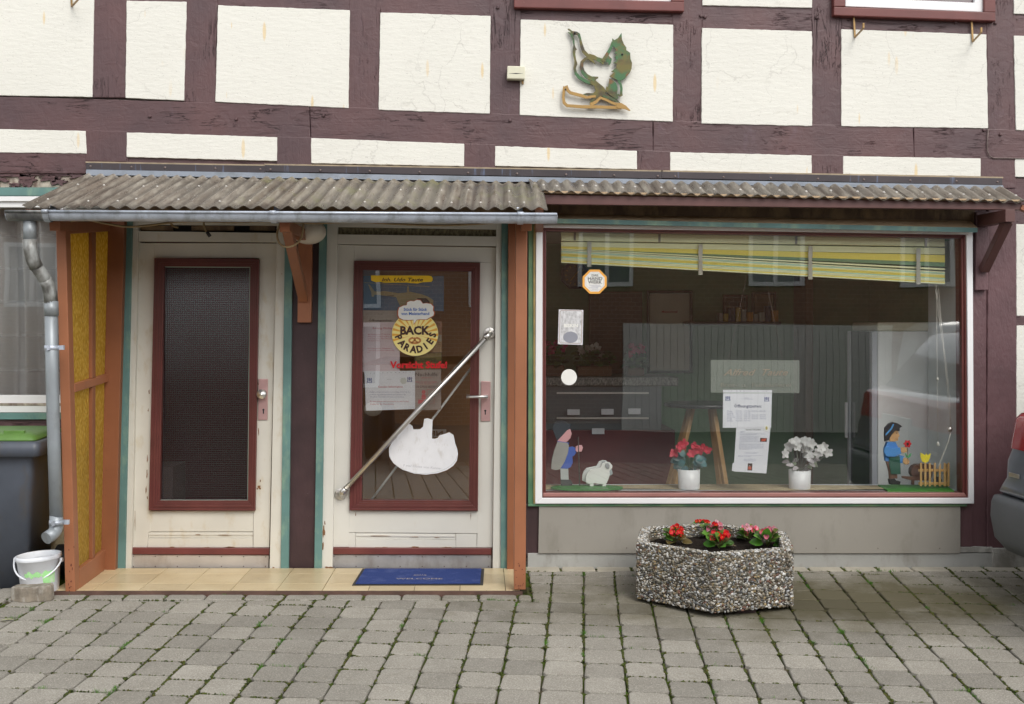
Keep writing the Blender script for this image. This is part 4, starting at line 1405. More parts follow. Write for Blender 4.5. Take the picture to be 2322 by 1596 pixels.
# ------------------------------------------------------------------ canopies
def corr_sheet(TL, TR, BR, BL, xw0, xw1, pitch, amp, parent, mat, name='corrugated_sheet', thick=.0022, lift=0.0, crop=(0, 1)):
    """strip of sheet between parameters xw0..xw1 (0..1 across)"""
    width = (TR - TL).length
    n_w = width / pitch
    per = 10
    i0 = int(xw0 * n_w * per); i1 = int(xw1 * n_w * per)
    mb = MB()
    top = []
    N = 7
    dn = (BL - TL).normalized()
    nrm = (TR - TL).cross(BL - TL).normalized()
    if nrm.z < 0: nrm = -nrm
    for lay in (0, 1):
        for i in range(i0, i1 + 1):
            s_ = i / (n_w * per)
            a = TL.lerp(TR, s_); b = BL.lerp(BR, s_)
            h = amp * math.cos(2 * math.pi * i / per)
            for j in range(N + 1):
                t = j / N
                q = a.lerp(b, t) + nrm * (h + lift + .003 * mnoise.noise(Vector((s_ * 20, t * 3, 1)))) - nrm * (thick * lay)
                if j == N: q += dn * .004 * mnoise.noise(Vector((i * .37, 2, 5)))
                mb.v.append(q)
    cnt = i1 - i0 + 1
    W = N + 1
    for i in range(cnt - 1):
        for j in range(N):
            a = i * W + j
            mb.face((a, a + 1, a + W + 1, a + W), True)
            c = cnt * W + a
            mb.face((c, c + W, c + W + 1, c + 1), True)
    off = cnt * W
    for i in range(cnt - 1):
        for j in (0, N):
            a = i * W + j
            f = (a, a + W, a + W + off, a + off)
            mb.face(f if j else tuple(reversed(f)))
    for i in (0, cnt - 1):
        for j in range(N):
            a = i * W + j
            f = (a, a + 1, a + 1 + off, a + off)
            mb.face(tuple(reversed(f)) if i else f)
    o = build(mb, name, mat, parent)
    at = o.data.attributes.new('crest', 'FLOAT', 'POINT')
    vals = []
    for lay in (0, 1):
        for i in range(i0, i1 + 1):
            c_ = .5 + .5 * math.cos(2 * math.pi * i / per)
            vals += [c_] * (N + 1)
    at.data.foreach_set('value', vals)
    return o

pc = empty('porch_canopy', (P(640, 478, .5)), 'lean-to canopy of brown corrugated sheets on terracotta posts over the doors', 'canopy')
TL, TR, BR, BL = P(200, 396, .05), P(1229, 416, .05), P(1243, 474, .86), P(50, 469, .86)
for a, c, m, lf in ((0, .405, 'corr', 0), (.392, 1.0, 'corr2', .0032)):
    corr_sheet(TL, TR, BR, BL, a, c, .0775, .0095, pc, M[m], lift=lf)
# screws with caps on the sheet
sc1 = MB(); random.seed(3)
def sheet_pt(TL, TR, BR, BL, s_, t, off):
    nrm = (TR - TL).cross(BL - TL).normalized()
    if nrm.z < 0: nrm = -nrm
    return TL.lerp(TR, s_).lerp(BL.lerp(BR, s_), t) + nrm * off, nrm
NW = (TR - TL).length / .0775
for row, t in enumerate((.42, .86)):
    i = 1
    while i < NW:
        s_ = i / NW
        q, nn = sheet_pt(TL, TR, BR, BL, s_, t + random.uniform(-.05, .03), .013)
        sc1.lathe(q, [(.0065, -.004), (.006, 0), (.003, .003), (0, .004)], 8, ax=nn)
        i += random.choice((1, 2, 2, 3))
build_each(sc1, 'screw_cap', flat('whitish_screw_cap', (.62, .60, .56), .5), pc)
# flashing strip along the wall (belongs to both canopies -> its own thing)
fs_ = empty('roof_flashing', P(1200, 390, .02), 'dark metal cover strip with lead-grey flashing along both canopies', 'flashing')
for x0, x1, y0, y1, oo_ in ((195, 601, 369, 376, .022), (600, 1502, 374, 389, .019), (1500, 2272, 389, 404, .022)):
    build(MB().slab([(x0, y0), (x1, y1), (x1, y1 + 16), (x0, y0 + 15)], oo_, -.005), 'cover_strip', M['strip'], fs_, .0012)
    tt = MB().slab([(x0 - 1, y0 - 3), (x1 + (2 if x1 > 2200 else 0), y1 - 3), (x1 + (2 if x1 > 2200 else 0), y1 + .4), (x0 - 1, y0 + .4)], .012, -.005, .0015)
    build(tt, 'sealant', paint('sandy_sealant', (.36, .29, .20), .9, .2, 20, bump=.6), fs_)
fp = MB()
Lq = [P(196, 384, .020), P(2273, 420, .020), P(2276, 424, .11), P(196, 395, .07)]
NN = 60
for i in range(NN + 1):
    t = i / NN
    fp.v += [Lq[0].lerp(Lq[1], t), Lq[0].lerp(Lq[1], t) + Vector((0, -.012, -.014)), P(196 + 2079 * t, 397 + 33 * t + 1.2 * math.sin(i * 1.7), .062)]
for i in range(NN):
    for j in (0, 1):
        a = i * 3 + j
        fp.face((a, a + 1, a + 4, a + 3), True)
build(fp, 'apron_flashing', M['flash'], fs_)
sw_ = MB()
for i, x in enumerate([205, 298, 374, 488, 590, 613, 726, 838, 951, 1061, 1172, 1283, 1392, 1491, 1530, 1640, 1747, 1854, 1958, 2063, 2168, 2261]):
    y = 369 + (x - 195) * .0172 + 8
    sw_.lathe(P(x, y, .0215), [(.0075, 0), (.007, .002), (.004, .0035), (0, .004)], 10, 'Y')
build_each(sw_, 'screw', M['screw'], fs_)

# structure of the porch canopy
eave = build(MB().add([P(58, 474, .80), P(1236, 484, .80), P(1236, 500, .80), P(58, 492, .80), P(58, 474, .80) + Vector((0, .045, 0)), P(1236, 484, .80) + Vector((0, .045, 0)), P(1236, 500, .80) + Vector((0, .045, 0)), P(58, 492, .80) + Vector((0, .045, 0))],
        [(3, 2, 1, 0), (4, 5, 6, 7), (0, 1, 5, 4), (1, 2, 6, 5), (2, 3, 7, 6), (3, 0, 4, 7)]), 'fascia_board', paint('rusty_brown_fascia', (.22, .065, .035), .55, .2, 5, bump=.3), pc, .002)
def strut(a, b, wx, wy, name='strut', mat='orange', up=(1, 0, 0)):
    return build(MB().bar(a, b, wx, wy, up), name, M[mat], pc, .003)
# front posts
def leanpost(name, top, bot, wpx, o, dep, mat, parent):
    (xt, yt), (xb, yb) = top, bot
    f = [P(xt, yt, o), P(xt + wpx, yt, o), P(xb + wpx, yb, o), P(xb, yb, o)]
    mb = MB().prism(f, (0, dep, 0))
    return build(mb, name, M[mat], parent, .004)
leanpost('post', (126, 512), (148, 1348), 22.5, .60, .075, 'orange', pc)
leanpost('post', (1169, 496), (1165, 1337), 26.5, .60, .075, 'orange', pc)
def foot_chips(x0, x1, y0, y1, o, seed, n, par):
    rnd = random.Random(seed); m = MB()
    for i in range(n):
        x = rnd.uniform(x0, x1); y = y1 - (y1 - y0) * rnd.random() ** 2
        w_, h_ = rnd.uniform(1.5, 6), rnd.uniform(2, 9)
        w_ = min(w_, 2 * (x - x0 + .5), 2 * (x1 - x + .5)); 
        m.slab([(x + w_ / 2 * math.cos(a) * rnd.uniform(.5, 1), y + h_ / 2 * math.sin(a) * rnd.uniform(.5, 1)) for a in [2 * math.pi * k / 9 for k in range(9)]], o + .0006 + .0001 * (i % 7), o - .001)
    build_each(m, 'paint_chip', paint('dark_flaked_patch', (.13, .035, .02), .7, .3, 40, bump=.5), par)
foot_chips(150, 168, 1230, 1344, .60, 5, 14, pc)
foot_chips(1168, 1188, 1270, 1334, .60, 6, 12, pc)
# rear board beside the right post (in shade), rear post of the screen
build(MB().slab([(1152, 500), (1175, 500), (1172, 1294), (1149, 1294)], .030, -.006), 'rear_post', M['orange_shaded'], pc, .003)
build(MB().slab([(245, 500), (282, 500), (261, 1293), (226, 1293)], .050, .0), 'rear_post', M['orange_shaded'], pc, .003)
# horizontal rafters from the wall to the eave, seen at their ends
for (xf, yf, xr, yr) in ((112, 508, 255, 520), (1181, 508, 1168, 522)):
    a = P(xf + 12, yf, .72); b = P(xr, yr - 14, .02)
    b.x = a.x
    strut(a, b, .075, .06, 'rafter')
strut(P(645, 512, .74), Vector((P(645, 512, .74).x, 0, P(645, 512, .74).z)), .065, .055, 'rafter')
# central wall board and brace
build(MB().slab([(676, 500), (708, 500), (705, 731), (674, 731)], .022, -.02), 'wall_board', M['orange'], pc, .003)
strut(P(650, 512, .66), P(688, 676, .03), .055, .055, 'brace', 'orange', (1, 0, 0))
strut(P(1222, 470, .50), P(1222, 524, .02), .03, .05, 'brace', 'orange_shaded')
# left side screen with amber glass
scn = empty('side_screen', P(200, 1300, .3), 'terracotta framed side screen with amber ornamental glass left of the doors', 'screen')
def scr(pts3, th=.035):
    """a member lying in the screen plane: 4 points, thickness in x"""
    mb = MB(); mb.prism(pts3, (-th, 0, 0)); return mb
def SP(x, y, o): return P(x, y, o)
ftop, fbot = SP(160, 505, .53), SP(179, 1345, .53)
rtop, rbot = SP(254, 500, .03), SP(238, 1296, .03)
def scrpt(u, v, dx=0.0):      # u 0 front..1 rear, v 0 top..1 bottom
    a = ftop.lerp(rtop, u); b = fbot.lerp(rbot, u)
    q = a.lerp(b, v); q.x += dx
    return q
def member(u0, u1, v0, v1, th=.04, dx=0.0, mat='orange', name='rail'):
    pts = [scrpt(u0, v0, dx), scrpt(u1, v0, dx), scrpt(u1, v1, dx), scrpt(u0, v1, dx)]
    return build(MB().prism(pts, (-th, 0, 0)), name, M[mat], scn, .003)
member(0.0, 1.0, 0.0, .03, name='rail')
member(0.0, 1.0, .435, .458, dx=.004, name='rail')
member(0.0, 1.0, .935, .992, dx=.006, name='rail')
member(.50, .60, .03, .435, name='mullion', mat='orange_shaded')
member(.50, .60, .458, .935, name='mullion', mat='orange_shaded')
for u0, u1 in ((0, .50), (.60, 1.0)):
    for v0, v1 in ((.03, .435), (.458, .935)):
        pts = [scrpt(u0, v0, -.02), scrpt(u1, v0, -.02), scrpt(u1, v1, -.02), scrpt(u0, v1, -.02)]
        build(MB().prism(pts, (-.004, 0, 0)), 'amber_pane', M['amber'], scn)

# gutter and downpipe
gt = empty('rain_gutter', P(640, 490, .9), 'grey zinc half-round gutter hanging along the porch eave', 'gutter')
def gutter_part(xa, ya, xb, yb, o, r, mat, name):
    A, B = P(xa, ya, o), P(xb, yb, o)
    mb = MB(); n = 12
    for side in (0, 1):
        rr = r - .0015 * side
        for q in (A, B):
            for k in range(n + 1):
                a = math.pi + math.pi * k / n
                mb.v.append(q + Vector((0, math.cos(a) * rr, math.sin(a) * rr)))
    W = n + 1
    for k in range(n):
        mb.face((k, k + 1, W + k + 1, W + k), True)
        mb.face((2 * W + k, 3 * W + k, 3 * W + k + 1, 2 * W + k + 1), True)
    for k in (0, n):      # close the lips so that the trough is one sheet with thickness
        mb.face((k, W + k, 3 * W + k, 2 * W + k))
    tr_ = build(mb, name, M[mat], gt)
    build(MB().tube([A + Vector((0, -r - .003, .002)), B + Vector((0, -r - .003, .002))], .0075, 10), 'rolled_edge', M[mat], tr_)
    return tr_
gutter_part(20, 482, 117, 482.6, .88, .046, 'zincdark', 'gutter_outlet')
gutter_part(116, 482, 1261, 488.5, .88, .045, 'zinc', 'gutter_trough')
ge = MB()
for x, y in ((20, 482), (1261, 488.5)):
    c = P(x, y, .88)
    pts = [c + Vector((0, math.cos(math.pi + math.pi * k / 12) * .047, math.sin(math.pi + math.pi * k / 12) * .047)) for k in range(13)]
    ge.prism(pts, (.003 if x > 100 else -.003, 0, 0))
build_each(ge, 'end_cap', M['zinc'], gt)
gb = MB()
for x in (110, 622, 1179):
    y = 482 + (x - 20) * .0054
    c = P(x, y, .88); n = 12
    prev = None
    for k in range(n):
        a0 = math.pi + math.pi * k / n; a1 = math.pi + math.pi * (k + 1) / n
        p0 = c + Vector((0, math.cos(a0) * .050, math.sin(a0) * .050)); p1 = c + Vector((0, math.cos(a1) * .050, math.sin(a1) * .050))
        gb.add([p0 + Vector((-.016, 0, 0)), p0 + Vector((.016, 0, 0)), p1 + Vector((.016, 0, 0)), p1 + Vector((-.016, 0, 0))], [(0, 3, 2, 1)], True)
    gb.tube([c + Vector((-.016, -.050, .003)), c + Vector((.016, -.050, .003))], .011, 10)
    gb.bar(c + Vector((0, .048, -.01)), c + Vector((0, .070, .05)), .03, .004, (0, 1, 0))
build_each(gb, 'bracket', M['zinc'], gt)
dp = empty('downpipe', P(128, 1200, .62), 'grey downpipe with swan-neck bend beside the bin', 'downpipe')
pr = .0345
def tube_px(lst, r, name, mat, n=18):
    return build(MB().tube([P(*q) for q in lst], r, n), name, M[mat], dp)
tube_px([(68, 500, .86), (68, 545, .86)], pr, 'pipe_socket', 'pipe')
tube_px([(68, 543, .86), (69, 565, .86), (74, 588, .85), (82, 605, .83)], pr + .002, 'pipe_bend', 'pipedark')
tube_px([(80, 601, .835), (101, 632, .77), (105, 638, .76)], pr, 'pipe_offset', 'pipedark')
tube_px([(101, 632, .77), (109, 646, .745), (114, 665, .735), (116, 690, .73)], pr + .002, 'pipe_bend', 'pipedark')
tube_px([(115.5, 685, .73), (118, 850, .72), (122, 1000, .715), (127.5, 1172, .71)], pr, 'pipe', 'pipe')
tube_px([(116, 683, .73), (117, 716, .728)], pr + .003, 'pipe_socket', 'pipe')
tube_px([(127, 1168, .71), (128, 1190, .71), (126, 1202, .715), (119, 1211, .74), (105, 1220, .78)], [pr, pr + .003, pr + .002, pr + .001, pr], 'spout', 'pipe')
for y in (788, 1184):
    q = P(117.2 + (y - 788) * .028, y, .72)
    mb = MB().tube([q + Vector((0, 0, -.012)), q + Vector((0, 0, .012))], pr + .005, 18)
    mb.box(q.x + pr, q.x + pr + .03, q.y, q.y + .02, q.z - .012, q.z + .012)
    mb.box(q.x - .01, q.x + .006, q.y - pr - .012, q.y - pr, q.z - .013, q.z + .013)
    build(mb, 'pipe_clamp', M['zinc'], dp)

# window canopy (right)
wc = empty('window_canopy', P(1750, 450, .15), 'narrow canopy of corrugated sheets on plum brackets over the shop window', 'canopy')
TL2, TR2, BR2, BL2 = P(1198, 409, .05), P(2276, 427, .05), P(2330, 459, .30), P(1205, 434, .30)
for a, c, lf in ((0, .245, 0), (.232, .52, .0032), (.508, .78, 0), (.768, 1.0, .0032)):
    corr_sheet(TL2, TR2, BR2, BL2, a, c, .0775, .0095, wc, M['corr3'], lift=lf + .001)
sc2 = MB(); random.seed(4)
NW2 = (TR2 - TL2).length / .0775
i = 1
while i < NW2:
    q, nn = sheet_pt(TL2, TR2, BR2, BL2, i / NW2, .62 + random.uniform(-.06, .06), .013)
    sc2.lathe(q, [(.0085, -.004), (.008, 0), (.004, .004), (0, .005)], 8, ax=nn)
    i += random.choice((1, 2, 2))
build_each(sc2, 'screw_cap', flat('grey_screw_cap', (.55, .53, .5), .5), wc)
fb = MB()
a, c_ = P(1232, 441, .27), P(2316, 459, .27)
a2, c2 = P(1232, 463, .27), P(2316, 476, .27)
fb.prism([a, c_, c2, a2], (0, .04, 0))
build(fb, 'fascia_board', M['plumboard'], wc, .003)
lt = MB(); lt.prism([P(1210, 432, .285), P(2322, 453, .285), P(2322, 457, .285), P(1210, 437, .285)], (0, .03, 0))
build(lt, 'batten', M['tanwood'], wc, .001)
# right bracket
build(MB().slab([(2213, 480), (2243, 480), (2240, 658), (2211, 658)], .040, .003), 'wall_board', M['plumv'], wc, .005)
e = P(2290, 489, .36)
build(MB().bar(e, Vector((e.x - .02, -.02, e.z + .0)), .058, .072, (0, 0, 1)), 'bracket_arm', M['plumboard'], wc, .003)
build(MB().bar(P(2284, 500, .31), P(2230, 612, .05), .05, .05, (1, 0, 0)), 'brace', M['plumboard'], wc, .003)
build(MB().bar(P(2312, 470, .26), P(2345, 484, .26), .04, .03, (0, 0, 1)), 'bracket_arm', M['orange_shaded'], wc, .002)

# cables below the gutter
cb_ = MB()
def cab(pts, r=.006):
    dense = []
    for i in range(len(pts) - 1):
        p0 = Vector(pts[max(0, i - 1)]); p1 = Vector(pts[i]); p2 = Vector(pts[i + 1]); p3 = Vector(pts[min(len(pts) - 1, i + 2)])
        for k in range(6):
            t = k / 6
            dense.append(.5 * ((2 * p1) + (-p0 + p2) * t + (2 * p0 - 5 * p1 + 4 * p2 - p3) * t * t + (-p0 + 3 * p1 - 3 * p2 + p3) * t ** 3))
    dense.append(Vector(pts[-1]))
    cb_.tube([P(q.x, q.y, q.z) for q in dense], r, 8)
cab([(160, 502, .6), (190, 497, .6), (235, 506, .58), (290, 514, .55), (345, 510, .55), (400, 503, .55), (455, 502, .55), (520, 504, .55), (580, 503, .58), (632, 503, .6)])
cab([(632, 503, .6), (720, 506, .6), (800, 503, .6), (900, 508, .6), (990, 511, .6), (1080, 508, .6), (1150, 502, .6), (1172, 499, .6)])
cab([(462, 500, .6), (463, 515, .6), (470, 528, .6)])
cab([(636, 505, .6), (628, 530, .6), (634, 552, .6), (652, 560, .62), (672, 553, .62), (684, 535, .6), (688, 505, .6)])
cab([(380, 498, .3), (392, 512, .3), (404, 516, .3)])
cbo = build(cb_, 'hanging_cable', M['cable'])
tag(cbo, 'old beige cable sagging under the gutter with an open loop', 'cable')
build(MB().tube([P(469, 526, .6), P(476, 536, .6)], .010, 10), 'cable_end', M['black'], cbo)
# lamp
lm = MB()
lc = P(700, 526, .10)
lm.blob(lc, (.105, .09, .075), 28, 16)
lmo = build(lm, 'wall_lamp', M['lamp'])
tag(lmo, 'oval cream glass lamp under the canopy between the doors', 'lamp')
build(MB().lathe(lc + Vector((0, .05, 0)), [(.05, -.01), (.05, .05)], 16, 'Y'), 'lamp_base', M['cream_box'], lmo)
# sensor box
sb = build(MB().slab([(1150, 149), (1190, 150), (1190, 179.5), (1149, 178.5)], .055, .0), 'sensor_box', M['cream_box'], None, .006)
tag(sb, 'small ivory plastic box on the beam left of the metal bird', 'junction box')
m_ = MB(); m_.slab([(1153, 166.6), (1170, 165.6), (1186, 166.6), (1170, 167.8)], .0556, .05)
build(m_, 'slot', M['ink'], sb)
build(MB().slab([(1182, 180), (1187, 180), (1187, 190), (1183, 190)], .02, .0), 'cable_stub', M['brass'], sb)
wr = MB().tube([P(2240, 292, .008), P(2238, 320, .008), P(2238, 342, .008), P(2243, 354, .008), P(2252, 358.5, .008), P(2300, 359, .008), P(2420, 360, .008)], .0035, 6)
wro = build(wr, 'wall_wire', M['screw'])
tag(wro, 'thin grey wire running down the beam at the right edge', 'wire')

# ------------------------------------------------------------------ metal bird on the plaster
def BZ(x, y): return (1246.6 + x * .15264, 28.3 + y * .15264)
patina = NT('patinated_metal')
nA = patina.noise(11, None, 4, .6)
cA = patina.mix(patina.ramp(nA, .40, .58), (.055, .045, .03), (.14, .12, .035))
nB = patina.noise(7, None, 4, .6)
cA = patina.mix(patina.ramp(nB, .48, .58), cA, (.055, .14, .06))
nC = patina.noise(19, None, 4, .6)
cA = patina.mix(patina.ramp(nC, .58, .66), cA, (.17, .09, .04))
M['patina'] = patina.done(patina.bsdf(cA, .45, .25, patina.bump(nC, .2, .002)))
M['goldmetal'] = paint('matt_gold_metal', (.36, .22, .07), .45, .1, 10, metal=.3)
bird = MB()
F0, B0 = .028, .020
BI = [0]
def rb_(pts, wds):
    BI[0] += 1
    bird.ribbon([BZ(*p) for p in pts], [w_ * .15264 for w_ in wds], F0 + .0005 * BI[0], B0 + .0004 * BI[0])
def pg_(pts):
    BI[0] += 1
    bird.slab([BZ(*p) for p in pts], F0 + .0005 * BI[0], B0 + .0004 * BI[0])
# head and beak
pg_([(262, 240), (285, 240), (330, 275), (400, 285), (445, 315), (425, 345), (370, 325), (345, 350), (312, 345), (300, 325), (268, 292), (275, 288), (305, 300), (305, 280), (270, 258)])
rb_([(425, 320), (448, 385), (458, 440), (475, 510), (495, 570), (540, 620), (580, 655)], [40, 30, 34, 46, 50, 48, 50])
rb_([(325, 335), (350, 410), (358, 480), (362, 540), (358, 620), (375, 700), (385, 760), (366, 830), (385, 905), (430, 960), (510, 1010), (600, 1045), (680, 1060)], [34, 30, 20, 46, 34, 26, 46, 34, 40, 46, 46, 50, 60])
pg_([(368, 500), (402, 552), (372, 560)]); pg_([(385, 715), (408, 780), (380, 782)])
# body loop
rb_([(575, 640), (640, 660), (700, 690), (790, 725)], [60, 62, 56, 70])
pg_([(590, 650), (640, 700), (678, 770), (668, 765), (620, 730), (560, 690)])
pg_([(750, 700), (812, 690), (800, 760), (790, 772), (770, 765)])
rb_([(590, 670), (520, 690), (475, 740), (468, 810), (490, 880), (540, 940), (600, 975), (660, 985)], [40, 40, 48, 52, 56, 60, 62, 50])
pg_([(640, 950), (715, 955), (718, 975), (685, 990), (680, 1020), (640, 1030), (600, 990)])
# leg with roots
pg_([(600, 1010), (690, 1020), (800, 1110), (840, 1170), (810, 1190), (900, 1250), (1010, 1310), (1045, 1340), (985, 1330), (870, 1290), (760, 1240), (700, 1275), (640, 1320), (590, 1342), (585, 1335), (650, 1270), (680, 1240), (600, 1235), (470, 1222), (545, 1195), (640, 1200), (680, 1160), (660, 1090), (600, 1060)])
# arm up to the tail
rb_([(785, 725), (840, 640), (880, 570), (915, 500), (935, 440)], [60, 56, 46, 40, 44])
pg_([(850, 620), (920, 690), (905, 750), (880, 782), (870, 770), (865, 730), (840, 745), (830, 740), (838, 700), (820, 700)])
# tail
pg_([(925, 385), (958, 410), (1010, 380), (1062, 300), (1070, 400), (1098, 470), (1133, 520), (1135, 560), (1190, 600), (1196, 690), (1220, 750), (1212, 830), (1190, 890), (1130, 965), (1080, 1000), (1030, 1018), (960, 985), (885, 948), (950, 890), (912, 875), (985, 815), (990, 765), (945, 750), (990, 712), (965, 655), (995, 615), (958, 608), (978, 560), (960, 520), (925, 480)])
# lower feathers
pg_([(882, 980), (930, 1000), (985, 1055), (1003, 1110), (998, 1200), (1015, 1270), (1000, 1292), (960, 1275), (880, 1220), (840, 1180), (830, 1130), (838, 1095), (862, 1110), (875, 1040)])
rb_([(1020, 1015), (1050, 1070), (1062, 1130), (1058, 1200), (1060, 1235)], [30, 34, 34, 36, 40])
rb_([(1062, 1235), (1030, 1230), (1005, 1215)], [30, 26, 20])
bo = build(bird, 'metal_bird', M['patina'], None)
tag(bo, 'openwork metal bird with a green leaf tail fixed to the plaster', 'wall ornament')
gb2 = MB()
def rg_(pts, wds):
    BI[0] += 1
    gb2.ribbon([BZ(*p) for p in pts], [w_ * .15264 for w_ in wds], F0 + .0005 * BI[0], B0 + .0004 * BI[0])
rg_([(235, 1090), (262, 1150), (300, 1190), (380, 1212), (470, 1235), (545, 1262), (610, 1250), (680, 1245)], [56, 46, 44, 46, 46, 40, 36, 34])
rg_([(222, 1100), (205, 1180), (198, 1260), (210, 1340), (255, 1382), (350, 1390), (480, 1400), (620, 1400), (800, 1405), (960, 1410), (1060, 1405)], [54, 40, 38, 46, 44, 44, 46, 50, 44, 44, 60])
rg_([(600, 1370), (680, 1330), (750, 1265), (830, 1295), (930, 1345), (1010, 1370)], [50, 46, 40, 36, 38, 50])
gb2.slab([BZ(*p) for p in [(985, 1340), (1060, 1345), (1130, 1385), (1196, 1455), (1180, 1462), (1120, 1435), (1040, 1425), (985, 1410)]], F0 + .0125, B0 + .011)
build(gb2, 'gold_ground', M['goldmetal'], bo)
hb = MB()
for x, y in ((370, 300), (1075, 620), (231, 1142)):
    hb.lathe(P(*BZ(x, y), F0 + .013), [(.006, -.006), (.005, .001), (0, .0012)], 10, 'Y')
for x, y in ((370, 300), (1075, 620), (231, 1142)):
    hb.tube([P(*BZ(x, y), .001), P(*BZ(x, y), B0)], .004, 6)
build_each(hb, 'fixing', M['ink'], bo)

def on_plane(x, y, z):
    k = (ZC - z) * SPX / (y - VY)
    return Vector(((x - VX) / SPX * k, -(DIST - DIST * k), z))
def on_ground(x, y):
    X, o = ground_pt(x, y)
    return Vector((X, -o, GZ(o)))

# ------------------------------------------------------------------ planter of exposed aggregate
PC = Vector((1.315, -.585, 0)); PR = .474; ROT = R(11.5)
ZB, ZT = -.005, .305
gp = GZ(.58)
planter = empty('planter', (PC.x, PC.y, gp), 'hexagonal planter faced with washed river pebbles, holding red and pink begonias', 'planter')
def hexpt(i, r): 
    a = ROT + R(30 + 60 * i)
    return Vector((PC.x + r * math.cos(a), PC.y - r * math.sin(a), 0))
mb = MB()
rings = [(PR - .012, ZB), (PR - .004, ZB + .02), (PR, ZT - .02), (PR - .006, ZT - .004), (PR - .045, ZT - .002), (PR - .055, ZT - .02), (PR - .065, ZT - .14)]
base = 0
SUB = 8
for r, z in rings:
    for i in range(6):
        a, b = hexpt(i, r), hexpt((i + 1) % 6, r)
        for k in range(SUB):
            p = a.lerp(b, k / SUB)
            mb.v.append(Vector((p.x, p.y, z)))
W = 6 * SUB
for i in range(len(rings) - 1):
    for k in range(W):
        k2 = (k + 1) % W
        mb.face((i * W + k, (i + 1) * W + k, (i + 1) * W + k2, i * W + k2))
mb.face([k for k in range(W)])
build(mb, 'trough', paint('mortar_between_pebbles', (.10, .085, .06), .9, .3, 20, dirt=(.26, .24, .20), dt=.60, bump=.8, bs=90, bdist=.004), planter)
so = MB()
n = 26
for i in range(n + 1):
    for j in range(n + 1):
        x = -.42 + .84 * i / n; y = -.42 + .84 * j / n
        z = ZT - .068 + .022 * mnoise.noise(Vector((x * 7, y * 7, 0))) + .012 * mnoise.noise(Vector((x * 25, y * 25, 3)))
        so.v.append(Vector((PC.x + x, PC.y + y, z)))
def inhex(x, y, r):
    for i in range(6):
        a = ROT + R(60 * i + 60)
        if x * math.cos(a) - y * math.sin(a) > r * math.cos(R(30)): return False
    return True
for i in range(n):
    for j in range(n):
        x = -.42 + .84 * (i + .5) / n; y = -.42 + .84 * (j + .5) / n
        if inhex(x, y, PR - .045):
            a = i * (n + 1) + j
            so.face((a, a + n + 1, a + n + 2, a + 1), True)
soil_m = NT('potting_soil')
_n = soil_m.noise(140, None, 5, .75)
_c = soil_m.mix(soil_m.ramp(_n, .4, .65), (.010, .007, .006), (.055, .038, .028))
_c = soil_m.mix(soil_m.math('MULTIPLY', soil_m.ramp(soil_m.vor(70), .10, .14, (1, 1, 1, 1), (0, 0, 0, 1)), soil_m.ramp(soil_m.noise(33), .57, .6)), _c, (.5, .46, .42))
M['potsoil'] = soil_m.done(soil_m.bsdf(_c, .95, 0, soil_m.bump(_n, 1, .02), .2))
build(so, 'potting_soil', M['potsoil'], planter)
# pebbles pressed into the faces
random.seed(42)
pe = MB(); pc_cols = []
PAL = [(.62, .61, .58), (.70, .70, .68), (.54, .50, .43), (.36, .31, .24), (.25, .23, .19), (.40, .41, .42), (.13, .11, .085), (.24, .19, .12), (.08, .08, .085), (.20, .10, .07), (.36, .27, .14), (.36, .35, .31), (.10, .10, .08), (.19, .18, .14), (.075, .065, .05), (.66, .64, .60), (.14, .15, .15), (.30, .29, .27), (.22, .185, .13), (.17, .14, .10), (.27, .235, .175)]
SPH = []
for i in range(4):
    t = math.pi * i / 3
    if i in (0, 3): SPH.append([(0, 0, math.cos(t))])
    else: SPH.append([(math.sin(t) * math.cos(2 * math.pi * k / 6 + i), math.sin(t) * math.sin(2 * math.pi * k / 6 + i), math.cos(t)) for k in range(6)])
def pebble(mb, c, u, v, nrm, a, b, h):
    base = len(mb.v)
    for ring in SPH:
        for (x, y, z) in ring: mb.v.append(c + u * (x * a) + v * (y * b) + nrm * (z * h))
    for k in range(6):
        k2 = (k + 1) % 6
        mb.face((base, base + 1 + k, base + 1 + k2), True)
        mb.face((base + 1 + k, base + 7 + k, base + 7 + k2, base + 1 + k2), True)
        mb.face((base + 13, base + 7 + k2, base + 7 + k), True)
    return 18
